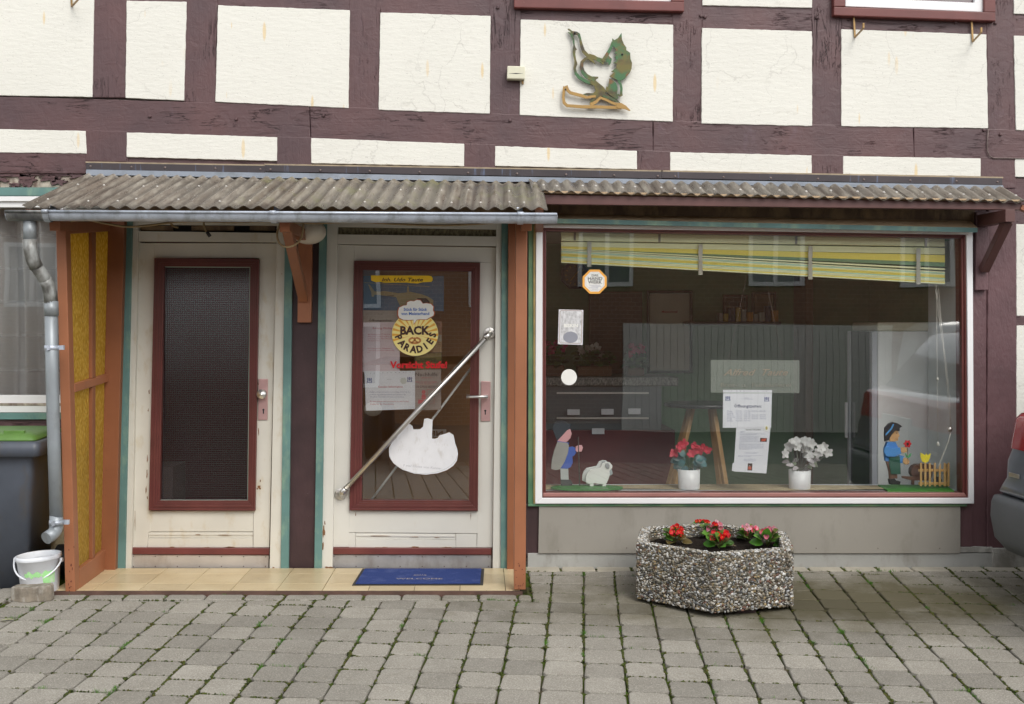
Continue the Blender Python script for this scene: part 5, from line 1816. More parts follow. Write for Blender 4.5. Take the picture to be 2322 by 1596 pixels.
for s_i in range(6):
    a, b = hexpt(s_i, PR), hexpt((s_i + 1) % 6, PR)
    L = (b - a).length; u = (b - a).normalized(); nn = Vector((u.y, -u.x, 0))
    mid = (a + b) / 2
    if (mid - PC).dot(nn) < 0: nn = -nn
    front = nn.y < .35
    st_ = .0098 if front else .014
    rowsz = int((ZT - ZB - .004) / st_)
    for rz in range(rowsz):
        for rx in range(int(L / st_)):
            x = (rx + .5 + random.uniform(-.45, .45)) * st_; z = ZB + .004 + (rz + .5 + random.uniform(-.45, .45)) * st_
            ang = random.gauss(0, .8); uu = u * math.cos(ang) + Vector((0, 0, math.sin(ang))); vv = -u * math.sin(ang) + Vector((0, 0, math.cos(ang)))
            s0 = random.choice((.0045, .0055, .0065, .0080, .0100, .0075)) * (1.4 if not front else 1)
            col_ = random.choice(PAL); vj = random.uniform(.62, 1.0)
            nf = pebble(pe, a + u * x + Vector((0, 0, z)) + nn * random.uniform(-.001, .0025), uu, vv, nn, s0 * random.uniform(1, 1.45), s0 * random.uniform(.6, .9), s0 * .6)
            pc_cols += [scl(col_, vj)] * nf
    # rim
    for k in range(int(L / .007)):
        for row in range(5):
            x = (k + random.random()) * .0072; r_in = .004 + row * .010 + random.uniform(-.003, .003)
            s0 = random.choice((.004, .0055, .007)); ang = random.random() * 3.14
            p = a + u * x - nn * r_in + Vector((0, 0, ZT - .002 + random.uniform(-.003, .002)))
            uu = u * math.cos(ang) + nn * math.sin(ang); vv = -u * math.sin(ang) + nn * math.cos(ang)
            cc_ = random.choice(PAL[:6] + PAL[11:13] + PAL[14:])
            nf = pebble(pe, p, uu, vv, Vector((0, 0, 1)), s0 * 1.25, s0 * .8, s0 * .6)
            pc_cols += [cc_] * nf
    # inner face, upper part
    ai, bi = hexpt(s_i, PR - .056), hexpt((s_i + 1) % 6, PR - .056)
    Li = (bi - ai).length
    if not front or True:
        for k in range(int(Li / .009)):
            for row in range(6):
                x = (k + random.random()) * .0093; z = ZT - .012 - row * .010 + random.uniform(-.004, .004)
                s0 = random.choice((.0045, .006, .0075))
                cc_ = random.choice(PAL)
                nf = pebble(pe, ai + u * x + Vector((0, 0, z)), u, Vector((0, 0, 1)), -nn, s0 * 1.3, s0 * .8, s0 * .55)
                pc_cols += [cc_] * nf
po = build(pe, 'pebble_facing', M['pebble'], planter)
set_tint(po, pc_cols); po['kind'] = 'stuff'
ft = MB()
for dx, dy in ((.10, -.30), (-.2, .1), (.22, .12), (-.1, -.15)):
    g0 = gp - .0507 * (-(dy)) 
    y = PC.y + dy
    ft.box(PC.x + dx - .05, PC.x + dx + .05, y - .05, y + .05, GZ(-y) - .012, ZB + .012)
build_each(ft, 'foot_block', M['darkpost'], planter)

def begonia(px, py, lab, pal, seed, scale=1.0):
    scale *= 1.10
    rnd = random.Random(seed)
    root = on_plane(px, py, ZT - .072)
    t = empty('begonia_plant', root, lab, 'plant', 'begonias planted in the pebble planter')
    lm_, lc_ = MB(), []
    fm, fc = MB(), []
    st = MB()
    for i in range(20):
        a = rnd.uniform(0, 6.28); el = rnd.uniform(.1, 1.1)
        d = Vector((math.cos(a) * math.cos(el), math.sin(a) * math.cos(el), math.sin(el)))
        r0 = rnd.uniform(.015, .045) * scale
        c = root + Vector((d.x * r0, d.y * r0, .012 + d.z * .05 * scale))
        nf = len(lm_.f)
        L = rnd.uniform(.040, .062) * scale
        lm_.leaf(c, d * .8 + Vector((0, 0, .10)), Vector((rnd.uniform(-.4, .4), rnd.uniform(-.9, -.1), 1)), L, L * .88, .35)
        g = rnd.choice(((.055, .18, .018), (.09, .26, .03), (.13, .30, .045), (.05, .11, .018), (.16, .24, .05)))
        if pal[0][0] > .5 and pal[0][2] < .06 and rnd.random() < .3: g = (.14, .10, .03)
        lc_ += [g] * (len(lm_.f) - nf)
    for i in range(15):
        a = rnd.uniform(0, 6.28); r0 = rnd.uniform(.0, .046) * scale
        c = root + Vector((math.cos(a) * r0, math.sin(a) * r0 * .7 - .012, rnd.uniform(.058, .098) * scale))
        st.tube([root + Vector((0, 0, .01)), c], .0015, 5)
        colr = rnd.choice(pal)
        face_ = Vector((rnd.uniform(-.6, .6), -1, rnd.uniform(.1, .8))).normalized()
        nf = len(fm.f)
        x = face_.orthogonal().normalized(); y = face_.cross(x)
        np_ = rnd.choice((3, 4, 5))
        for k in range(np_):
            aa = 2 * math.pi * k / np_ + rnd.uniform(-.2, .2)
            d = x * math.cos(aa) + y * math.sin(aa)
            L = rnd.uniform(.014, .021) * scale
            fm.leaf(c, d + face_ * rnd.uniform(.1, .7), face_, L, L * 1.0, -.2)
        fc += [scl(colr, rnd.uniform(.8, 1.15))] * (len(fm.f) - nf)
        nf = len(fm.f)
        fm.blob(c + face_ * .003, .0028, 6, 3)
        fc += [(.75, .50, .04)] * (len(fm.f) - nf)
    lo = build(lm_, 'leaves', M['leaf'], t); set_tint(lo, lc_)
    fo = build(fm, 'flowers', M['petal'], t); set_tint(fo, fc)
    s_o = build(st, 'stems', flat('green_red_stem', (.13, .16, .04), .5), t)
RED = [(.78, .015, .02), (.70, .02, .025), (.80, .05, .06)]
PNK = [(.80, .24, .34), (.84, .38, .48), (.76, .13, .20), (.84, .48, .56)]
def B3(x, y): return (1360 + x * .24405, 1133.3 + y * .24405)
begonia(*B3(690, 425), 'red begonia at the left corner of the pebble planter', RED, 1)
begonia(*B3(955, 325), 'dark red begonia at the back rim of the planter', RED, 2, .8)
begonia(*B3(1050, 370), 'pink and red begonia behind the middle of the planter', PNK + RED[:1], 3, .95)
begonia(*B3(1110, 470), 'red begonia close to the front edge of the planter', RED, 4, .95)
begonia(*B3(1375, 395), 'pink begonia at the back right of the planter', PNK, 5, .9)
begonia(*B3(1555, 455), 'pink begonia at the right front corner of the planter', PNK, 6, 1.1)

# ------------------------------------------------------------------ wheeled bin
bin_ = empty('wheeled_bin', on_plane(20, 1350, 0), 'dark grey wheeled bin with a green lid at the left edge', 'bin')
plast = paint('blue_grey_bin_plastic', (.085, .098, .125), .42, .22, 3, dirt=(.10, .09, .08), dt=.60, ds=9, bump=.2, bs=70)
def bcorner(x, y, o): return P(x, y, o)
zb, zt = -.02, .80
xr_b, xr_t = -2.58, -2.525
mb = MB()
def rr_ring(x0, x1, o0, o1, z, r=.035, n=4, dz=0):
    pts = []
    for (cx, cy, a0) in ((x1 - r, -o0 - r, 0), (x0 + r, -o0 - r, 90), (x0 + r, -o1 + r, 180), (x1 - r, -o1 + r, 270)):
        for k in range(n + 1):
            a = R(a0 + 90 * k / n)
            pts.append(Vector((cx + r * math.cos(a), cy + r * math.sin(a), z + dz * ((-cy) - o0))))
    return pts
def loft_rings(mb, rings, cap=True, smooth=True):
    b0 = len(mb.v); n = len(rings[0])
    for r in rings: mb.v += r
    for i in range(len(rings) - 1):
        for k in range(n):
            k2 = (k + 1) % n
            mb.face((b0 + i * n + k, b0 + i * n + k2, b0 + (i + 1) * n + k2, b0 + (i + 1) * n + k), smooth)
    if cap:
        mb.face([b0 + k for k in reversed(range(n))]); mb.face([b0 + (len(rings) - 1) * n + k for k in range(n)])
loft_rings(mb, [rr_ring(-2.95, xr_b, .12, .47, zb), rr_ring(-2.98, xr_t, .08, .52, .745), rr_ring(-2.98, xr_t, .08, .52, .76)])
build(mb, 'bin_body', plast, bin_)
mb = MB()
loft_rings(mb, [rr_ring(-3.0, xr_t + .012, .07, .535, .765, dz=-.04), rr_ring(-3.02, xr_t + .055, .03, .575, .775, dz=-.04), rr_ring(-3.02, xr_t + .055, .03, .575, .845, dz=-.04), rr_ring(-3.0, xr_t + .035, .05, .555, .853, dz=-.04)])
build(mb, 'rim', plast, bin_)
lidm = paint('green_bin_lid', (.12, .24, .055), .38, .15, 5, dirt=(.07, .13, .03), dt=.6, bump=.15)
mb = MB()
loft_rings(mb, [rr_ring(-3.0, xr_t + .015, .03, .52, .854, dz=-.04), rr_ring(-3.0, xr_t + .015, .03, .52, .864, dz=-.04), rr_ring(-2.98, xr_t - .03, .08, .46, .886, .05, dz=-.04), rr_ring(-2.96, xr_t - .06, .12, .40, .890, .05, dz=-.04)])
build(mb, 'lid', lidm, bin_)
mb = MB(); mb.bar((-2.72, -.44, .875), (-2.60, -.44, .875), .02, .03); mb.bar((-2.505, -.06, .857), (-2.49, -.05, .900), .02, .02)
build_each(mb, 'lid_handle', lidm, bin_, .003)
mb = MB().tube([(-2.53, -.13, .085), (-2.44, -.13, .085)], .092, 24); 
build(mb, 'wheel', M['black'], bin_, .006)

# ------------------------------------------------------------------ bucket
g0 = on_ground(92, 1343)
bk = empty('bucket', g0, 'white plastic bucket with a torn green label and murky water', 'bucket')
bm = MB()
ax = Vector((-.06, 0, 1)).normalized()
bm.lathe(g0 + Vector((0, 0, .002)), [(.095, 0), (.100, .01), (.116, .185), (.121, .187), (.124, .192), (.124, .212), (.118, .214), (.114, .21), (.112, .17), (.098, .02), (0, .016)], 40, ax=ax)
bpl = paint('white_bucket_plastic', (.80, .83, .88), .35, .03, 6, dirt=(.60, .62, .62), dt=.72, bump=.03)
build(bm, 'pail', bpl, bk)
c = g0 + Vector((-.009, 0, .170))
wm = MB().lathe(c, [(.1135, 0), (0, .001)], 32)
build(wm, 'murky_water', paint('murky_water', (.10, .10, .045), .06, .2, 20, bump=.1, bs=20), bk)
hm = MB()
pts = []
top = g0 + ax * .195
for i in range(21):
    a = math.pi * i / 20
    pts.append(top + Vector((-.132 * math.cos(a), -.10 * math.sin(a) - .0, -.105 * math.sin(a))))
hm.tube(pts, .0048, 10)
for s_ in (-1, 1): hm.tube([top + Vector((s_ * .122, 0, -.01)), top + Vector((s_ * .137, 0, -.01))], .012, 10)
build(hm, 'carrying_handle', bpl, bk)
lb = MB(); random.seed(8)
def bucket_pt(a, h, d=.0008):
    r = .100 + (.116 - .100) * (h - .01) / .175 + d
    x_ = ax.orthogonal()
    e1 = Vector((1, 0, .06)).normalized(); e2 = Vector((0, -1, 0))
    return g0 + Vector((0, 0, .002)) + ax * h + (e1 * math.cos(a) + e2 * math.sin(a)) * r
A0, A1, NA = R(22), R(112), 30
for i in range(NA):
    a = A0 + (A1 - A0) * i / NA; a2 = A0 + (A1 - A0) * (i + 1) / NA
    def lo(t): return .105 + .02 * mnoise.noise(Vector((t * 6, 1, 0))) if t > R(58) else .062 + .008 * mnoise.noise(Vector((t * 8, 5, 0)))
    def hi(t): return .130 + .016 * mnoise.noise(Vector((t * 5, 7, 0)))
    lb.add([bucket_pt(a, lo(a)), bucket_pt(a2, lo(a2)), bucket_pt(a2, hi(a2)), bucket_pt(a, hi(a))], [(0, 3, 2, 1)], True)
build(lb, 'torn_label', paint('pale_green_label', (.36, .72, .30), .6, .12, 12, dirt=(.62, .76, .55), dt=.6, ds=30), bk)

# loose paving block
c = on_ground(62, 1369)
br = MB()
ol = [(-.135, .0), (-.13, .07), (-.09, .098), (-.01, .092), (.05, .098), (.11, .086), (.128, .05), (.125, .01), (.085, -.03), (.03, -.022), (.0, -.045), (-.06, -.035)]
c2_ = c + Vector((0, .055, 0))
lo_, hi_ = [], []
for x, y in ol:
    lo_.append(c2_ + Vector((x * .86, y * .86, .001))); hi_.append(c2_ + Vector((x * .83, y * .83, .083 + .03 * x)))
loft_rings(br, [lo_[::1], hi_], True, False)
bro = build(br, 'loose_paving_block', paint('old_concrete_block', (.25, .215, .17), .9, .3, 12, dirt=(.42, .40, .36), dt=.58, ds=30, bump=.9, bs=70, bdist=.006), None, .006)
tag(bro, 'weathered loose concrete block lying in front of the bucket', 'paving block')
lf = MB(); q = on_ground(14, 1409)
lf.leaf(q + Vector((-.03, 0, .006)), Vector((1, .3, .1)), Vector((0, 0, 1)), .07, .02, .1)
lf.leaf(q + Vector((-.035, -.005, .004)), Vector((1, -.1, .02)), Vector((0, .3, 1)), .05, .012, .2)
lfo = build(lf, 'fallen_leaf', paint('dry_leaf', (.42, .46, .24), .6, .3, 60, dirt=(.15, .10, .05), dt=.5))
tag(lfo, 'pale dry leaf lying on the pavers at the left edge', 'leaf')

# ------------------------------------------------------------------ cars
def loop_at(xt, xn, oc, hw, r, rn=None, n=7):
    """closed plan loop, starting on the wall side at mid length"""
    rn = rn or r
    pts = []
    for (cx, cy, a0, rr) in ((xt + r, -(oc - hw) - r, 90, r), (xt + r, -(oc + hw) + r, 180, r), (xn - rn, -(oc + hw) + rn, 270, rn), (xn - rn, -(oc - hw) - rn, 0, rn)):
        for k in range(n + 1):
            a = R(a0 + 90 * k / n)
            pts.append((cx + rr * math.cos(a), cy + rr * math.sin(a)))
    return pts
def car_body(levels, mat, name, parent, off=0.0, cap=True):
    mb = MB(); rings = []
    for (z, xt, xn, oc, hw, r) in levels:
        rings.append([Vector((x, y, z)) for x, y in loop_at(xt - off, xn + off, oc, hw + off, r + off)])
    loft_rings(mb, rings, cap)
    return build(mb, name, mat, parent)
def carpaint(name, c):
    t = NT(name)
    b = t.bsdf(c, .28, .35)
    b.inputs['Coat Weight'].default_value = .8; b.inputs['Coat Roughness'].default_value = .05
    return t.done(b)
gpaint = carpaint('dark_grey_car_paint', (.17, .195, .235))
carp = empty('parked_car', (3.9, -1.25, GZ(1.25)), 'dark grey car whose rear corner juts in at the right edge', 'car')
OC, HW = 1.27, .92
car_body([(.53, 3.002, 7.0, OC, HW - .03, .10), (.545, 2.980, 7.0, OC, HW - .02, .10), (.575, 2.995, 7.0, OC, HW - .02, .10), (.62, 3.018, 7.0, OC, HW - .03, .10), (.72, 3.025, 7.0, OC, HW - .035, .09), (.80, 3.055, 7.0, OC, HW - .04, .09), (.96, 3.075, 7.0, OC, HW - .05, .09), (1.0, 3.125, 7.0, OC, HW - .06, .09), (1.02, 3.190, 7.0, OC, HW - .08, .1)], gpaint, 'car_body', carp)
car_body([(1.015, 3.200, 6.0, OC, HW - .10, .12), (1.42, 3.500, 5.2, OC, HW - .24, .16), (1.46, 3.670, 5.0, OC, HW - .30, .16)], gpaint, 'roof', carp)
bumpm = paint('grey_plastic_bumper', (.125, .135, .145), .5, .08, 4, bump=.15, bs=120)
car_body([(.185, 3.110, 6.9, OC, HW - .07, .16), (.215, 3.000, 6.9, OC, HW - .03, .14), (.28, 2.950, 6.9, OC, HW, .13), (.40, 2.935, 6.9, OC, HW + .01, .12), (.48, 2.940, 6.9, OC, HW + .01, .12), (.515, 2.950, 6.9, OC, HW, .12), (.525, 2.990, 6.9, OC, HW - .03, .1)], bumpm, 'bumper', carp)
def patch(levels, i0, i1, off, mat, name, parent):
    mb = MB(); rows_ = []
    for (z, xt, xn, oc, hw, r) in levels:
        lp = loop_at(xt - off, xn, oc, hw + off, r + off)[i0:i1]
        rows_.append([Vector((x, y, z)) for x, y in lp])
    n = len(rows_[0])
    for r_ in rows_: mb.v += r_
    for i in range(len(rows_) - 1):
        for k in range(n - 1):
            a = i * n + k
            mb.face((a, a + 1, a + n + 1, a + n), True)
    return build(mb, name, mat, parent)
tl = [(.79, 3.045, 7, OC, HW - .04, .09), (.83, 3.050, 7, OC, HW - .042, .09), (.90, 3.062, 7, OC, HW - .045, .09), (.96, 3.070, 7, OC, HW - .05, .09), (.99, 3.100, 7, OC, HW - .055, .09)]
redl = NT('red_tail_light'); _b = redl.bsdf((.42, .02, .025), .12); _b.inputs['Coat Weight'].default_value = 1; M['tail'] = redl.done(_b)
patch(tl, 0, 9, .007, M['tail'], 'tail_light', carp)
lp = MB()
lp.prism([Vector((3.035, -1.0, .84)), Vector((3.035, -1.54, .84)), Vector((3.015, -1.54, .58)), Vector((3.015, -1.0, .58))], (-.02, 0, 0))
build(lp, 'plate_recess', carpaint('lighter_grey_paint', (.20, .21, .235)), carp, .006)
lp = MB(); lp.prism([Vector((3.012, -.50, .66)), Vector((3.012, -.62, .66)), Vector((3.012, -.62, .635)), Vector((3.012, -.50, .635))], (-.004, 0, 0))
build(lp, 'chrome_badge', M['steel'], carp, .003)
for yy_ in (-.5, -2.05):
    build(MB().tube([(3.85, yy_ + .1, .27), (3.85, yy_ - .1, .27)], .33, 28), 'wheel', M['black'], carp, .01)

# ------------------------------------------------------------------ stickers on the shop door
def D1(x, y): return (725.3 + x * .22727, 487.3 + y * .22727)
def D2(x, y): return (725.3 + x * .33375, 827.3 + y * .33375)
SO = GO + .0022
def sheet(pts, f, mat, name='sheet', th=.0012, parent=None): return build(MB().slab(pts, f, f - th), name, mat, parent)
def ellipse(cx, cy, rx, ry, n=40, a0=0): return [(cx + rx * math.cos(a0 + 2 * math.pi * i / n), cy + ry * math.sin(a0 + 2 * math.pi * i / n)) for i in range(n)]
o = sheet([D1(*p) for p in [(508, 603), (800, 604), (1085, 605), (1112, 612), (1125, 632), (1122, 655), (1108, 668), (1020, 672), (975, 684), (905, 680), (860, 674), (640, 676), (600, 668), (558, 672), (525, 660), (510, 655)]], SO, M['stickyellow'], 'name_sticker')
tag(o, 'yellow owner-name strip at the top of the shop door glass', 'sticker')
t = MB(); x0, y0 = D1(617, 664); x1, _ = D1(1027, 664)
text(t, 'Inh. Udo Taute', x0, x1, y0 - .4, 8.0, SO + .0006, .02, .28); build(t, 'lettering', M['brownink'], o)
# round bakery sticker
cx, cy = D1(948, 1190)
bs_ = build(MB().slab(ellipse(cx, cy - .5, 52.5, 49.5, 56), SO, SO - .0012), 'bakery_sticker', M['lemon'])
tag(bs_, 'round yellow bakery sticker with sun rays, speech cloud and pretzel', 'sticker')
ry = MB()
scx, scy = D1(948, 1195)
for i in range(24):
    a = 2 * math.pi * i / 24
    if not (math.sin(a) < .35): continue
    w_ = R(3.4)
    def ep(ang, f_): return (scx + 52 * f_ * math.cos(ang), scy + 48.6 * f_ * math.sin(ang))
    ry.slab([ep(a, .22), ep(a - w_ * .4, .5), ep(a - w_, 1), ep(a + w_, 1), ep(a + w_ * .4, .5)], SO + .0004, SO)
build_each(ry, 'sun_ray', M['gold'], bs_)
cl = MB()
cloudpts = [(780, 960), (790, 925), (830, 905), (865, 900), (870, 870), (905, 858), (935, 862), (965, 848), (1000, 852), (1025, 885), (1060, 880), (1105, 888), (1130, 915), (1125, 950), (1138, 975), (1130, 1005), (1100, 1020), (1060, 1042), (1000, 1040), (965, 1045), (935, 1088), (932, 1045), (880, 1048), (830, 1045), (790, 1025), (780, 1000)]
ctr = (955, 955)
cl.slab([D1(ctr[0] + (x - ctr[0]) * 1.06, ctr[1] + (y - ctr[1]) * 1.07) for x, y in cloudpts], SO + .0008, SO + .0004)
build(cl, 'cloud_outline', M['rustline'], bs_)
build(MB().slab([D1(x, y) for x, y in cloudpts], SO + .0013, SO + .0009), 'speech_cloud', M['stickwhite'], bs_)
t = MB()
x0, y0 = D1(835, 956); x1, _ = D1(1068, 0); text(t, 'Stück für Stück', x0, x1, y0, 6.6, SO + .0019, .025)
x0, y0 = D1(810, 998); x1, _ = D1(1090, 0); text(t, 'von Meisterhand', x0, x1, y0, 6.6, SO + .0019, .025)
build(t, 'cloud_lettering', M['blueink'], bs_)
t = MB(); x0, y0 = D1(800, 1190); x1, _ = D1(1097, 0); text(t, 'BACK', x0, x1, y0, 18.0, SO + .0012, .045)
# PARADIES on an arc
letters = 'PARADIES'
pcx, pcy = D1(950, 1150)
for i, ch in enumerate(letters):
    ang = R(158 - (158 - 14) * i / 7)        # measured from the right, downwards
    rad = 45.5
    bx, by = pcx + rad * math.cos(ang) * 1.05, pcy + rad * math.sin(ang) * 1.12
    vs, fs = text_mesh(ch, .045, 0, 2)
    mx0 = min(v.x for v in vs); mx1 = max(v.x for v in vs); w0_ = (mx1 - mx0)
    th_ = ang - math.pi / 2                   # rotation so that letters stand towards the centre
    h_ = 15.0
    n0 = len(t.v)
    for v in vs:
        lx = (v.x - mx0 - w0_ / 2) * h_ / .70 * .92; ly = v.y * h_ / .70
        # baseline on the outside, up towards the centre
        ux, uy = math.sin(ang), -math.cos(ang)
        ix, iy = -math.cos(ang), -math.sin(ang)
        t.v.append(P(bx + ux * lx + ix * ly, by + uy * lx + iy * ly, SO + .0012))
    for f in fs: t.face([n0 + k for k in f])
build(t, 'lettering', M['brownink'], bs_)
pz = MB()
pcx2, pcy2 = D1(945, 1252)
def pzt(pts, w_): pz.ribbon(pts, w_, SO + .0014, SO + .0006)
lp_ = []
for i in range(25):
    a = -math.pi / 2 + .25 + (2 * math.pi - .5) * i / 24
    lp_.append((pcx2 + 12.6 * math.cos(a), pcy2 + 6.2 * math.sin(a)))
pzt(lp_, 4.2)
pzt([(pcx2 - 2, pcy2 - 6.5), (pcx2 - .5, pcy2 - 1), (pcx2 + 3, pcy2 + 2), (pcx2 + 7.5, pcy2 + 5)], 3.4)
pzt([(pcx2 + 2, pcy2 - 6.5), (pcx2 + .5, pcy2 - 1), (pcx2 - 3, pcy2 + 2), (pcx2 - 7.5, pcy2 + 5)], 3.4)
build(pz, 'pretzel', M['pretzel'], bs_)
# Vorsicht Stufe
t = MB(); x0, y0 = D1(698, 1526); x1, _ = D1(1268, 0)
text(t, 'Vorsicht Stufe!', x0, x1, y0, 14.5, SO + .0026, .04)
o = build(t, 'step_warning_lettering', M['stickred']); tag(o, 'red stuck-on warning words across the shop door glass', 'lettering')
# Kanne oval with torn top
ov = ellipse(*D2(702, 607), 78.5, 45.5, 48)
tor = [p for p in ov if p[1] > D2(0, 560)[1]]
tor = [p for p in ov]
pts = [D2(*p) for p in [(468, 590), (470, 560), (490, 525), (520, 495), (548, 455), (585, 402), (610, 402), (628, 415), (634, 438), (680, 437), (700, 420), (708, 366), (730, 362), (765, 372), (762, 440), (760, 500), (780, 502), (800, 495), (812, 478), (850, 468), (878, 458), (905, 475), (912, 500), (918, 535), (932, 570), (937, 605), (930, 650), (905, 685), (860, 715), (800, 735), (720, 745), (640, 738), (560, 712), (500, 668), (472, 625)]]
o = build(MB().slab(pts, SO + .001, SO - .0008), 'torn_oval_sticker', paint('white_torn_sticker', (.80, .80, .82), .4, .03, 20, dirt=(.62, .60, .58), dt=.66, ds=30, bump=.2)); tag(o, 'white oval sticker with torn ragged top on the lower door glass', 'sticker')
t = MB(); x0, y0 = D2(562, 688); x1, _ = D2(818, 0); text(t, '3 mal Gutes von Kanne', x0, x1, y0, 5.2, SO + .0016, .01, .2, .085)
rim = MB(); ring_ = [p for p in ellipse(*D2(702, 606), 76.5, 43.8, 60)]
ring_ = [p for p in ring_ if p[1] > 1030]
ring_.sort(key=lambda p: p[0])
rim.ribbon(ring_, .5, SO + .0014, SO + .0008)
build(t, 'faded_lettering', flat('very_pale_grey', (.55, .55, .57), .5), o); build(rim, 'rim_line', flat('pale_line', (.4, .4, .42), .5), o)

# papers behind the door glass
PO = GO - .008
def paper(pts, f, mat, lab, name='paper_notice', cat='notice', th=.001):
    o = build(MB().slab(pts, f, f - th), name, mat); tag(o, lab, cat); return o
def punched(o, xa, ya, xb, yb, f, n=9, r=1.0):
    m = MB(); rnd = random.Random(int(xa * 7 + ya))
    for i in range(n):
        t_ = (i + .5) / n + rnd.uniform(-.03, .03)
        x = xa + (xb - xa) * t_; y = ya + (yb - ya) * t_
        m.slab(ellipse(x, y, r * rnd.choice((.7, 1.3)) if xa != xb else r * .7, r * .7 if xa != xb else r * rnd.choice((.7, 1.3)), 8), f + .0006, f)
    build_each(m, 'punched_hole', M['ink'], o)
def lines(o, rows, f, mat, h=2.6, name='printed_text', bold=0.0, slope=0.0, shear=0.0):
    m = MB()
    for st, x0, x1, y in rows: text(m, st, x0, x1, y, h, f, bold, shear, slope, 1)
    return build(m, name, mat, o)
o = paper([D1(425, 606), D1(1236, 608), D1(1234, 960), D1(425, 950)], PO - .012, flat('blue_poster', (.045, .13, .23), .5), 'blue poster with a tan helicopter behind the upper door glass', 'helicopter_poster', 'poster')
m = MB()
hf = PO - .011
m.slab([D1(*p) for p in [(478, 690), (500, 700), (545, 762), (600, 765), (640, 758), (780, 780), (850, 775), (900, 765), (1010, 790), (1080, 815), (1130, 850), (1130, 905), (1080, 930), (900, 930), (800, 915), (772, 850), (760, 820), (600, 800), (545, 795), (535, 815), (515, 815), (510, 770)]], hf, hf - .001)
m.slab([D1(440, 672), D1(1090, 712), D1(1090, 716), D1(440, 677)], hf + .001, hf - .001)
m.slab([D1(870, 712), D1(885, 712), D1(890, 768), D1(866, 768)], hf, hf - .001)
build(m, 'helicopter_print', flat('tan_print', (.33, .29, .15), .6), o)
m = MB(); text(m, 'D-HGPS', D1(672, 0)[0], D1(740, 0)[0], D1(0, 812)[1], 3.0, hf + .002, .03, .1); 
m.slab([D1(970, 830), D1(1060, 830), D1(1095, 865), D1(1090, 890), D1(975, 885)], hf + .0012, hf)
build(m, 'helicopter_marking', M['ink'], o)
o = paper([D1(425, 952), D1(780, 955), D1(775, 1180), D1(425, 1180)], PO - .006, flat('grey_paper', (.36, .33, .30), .6), 'grey opening-hours sheet half hidden on the door glass')
lines(o, [('Öffnungszeiten:', D1(488, 0)[0], D1(722, 0)[0], D1(0, 1062)[1])], PO - .005, M['ink'], 5.0, bold=.02)
lines(o, [('Bäckerei', D1(580, 0)[0], D1(622, 0)[0], D1(0, 992)[1])], PO - .005, M['ink'], 1.6)
o = paper([D1(420, 1070), D1(745, 1068), D1(795, 1080), D1(795, 1565), D1(440, 1568), D1(420, 1560)], PO, M['paperpink'], 'pink-tinged Achtung notice at the left of the door glass')
o['label'] = 'pink-tinged mask notice in red print at the left of the door glass'
lines(o, [('Achtung Wichtig', D1(520, 0)[0], D1(722, 0)[0], D1(0, 1138)[1])], PO + .0005, M['inkred'], 4.4, bold=.01, shear=.2)
LX = D1(475, 0)[0]
lines(o, [(s_, LX, D1(xe, 0)[0], D1(0, yy2)[1]) for s_, xe, yy2 in (('Ab Montag den 27.04.2020', 700, 1198), ('dürfen Sie unseren Laden nur', 722, 1219), ('noch mit einem Mund-Nasen-', 718, 1240), ('Schutz betreten.', 606, 1260), ('Eine sogenannte Alltagsmaske', 725, 1336), ('oder ein Schal reicht dabei völlig', 742, 1357), ('aus.', 502, 1376))], PO + .0005, M['inkred'], 3.0)
punched(o, D1(429, 0)[0], D1(0, 1110)[1], D1(429, 0)[0], D1(0, 1530)[1], PO + .0003, 12, .9)
o = paper([D1(820, 1562), D1(443, 1562), D1(443, 1592), D1(945, 1590), D1(945, 1560)][::-1], PO + .001, M['paper'], 'punched plastic sleeve edge above the customer notice', 'sleeve_strip', 'plastic sleeve')
punched(o, D1(490, 0)[0], D1(0, 1578)[1], D1(910, 0)[0], D1(0, 1570)[1], PO + .0013, 12, .9)
o = paper([D2(303, 65), D2(645, 64), D2(646, 299), D2(312, 311)], PO + .002, M['paper'], 'white customer information notice with crests on the door glass')
f_ = PO + .0025
lines(o, [('Kunden Information', D2(395, 0)[0], D2(562, 0)[0], D2(0, 154)[1])], f_, M['inkred'], 4.0, bold=.02)
lines(o, [(s_, D2(338, 0)[0], D2(xe, 0)[0], D2(0, y2)[1]) for s_, xe, y2 in (('Aufgrund der aktuellen Coronalage bitte ich Sie,', 615, 188), ('zu Ihrer eigenen Sicherheit und unserer die', 583, 205), ('aktuellen Gesundheitsregeln zu beachten.', 574, 221))], f_, M['inkgrey'], 3.0)
lines(o, [(s_, D2(340, 0)[0], D2(xe, 0)[0], D2(0, y2)[1]) for s_, xe, y2 in (('Es darf immer nur ein Kunde in den Laden.', 606, 252), ('Danke für Ihr Verständnis.', 505, 270))], f_, M['inkred'], 3.0, bold=.01)
lines(o, [('Bäckerei', D2(455, 0)[0], D2(487, 0)[0], D2(0, 101)[1])], f_, M['ink'], 1.4)
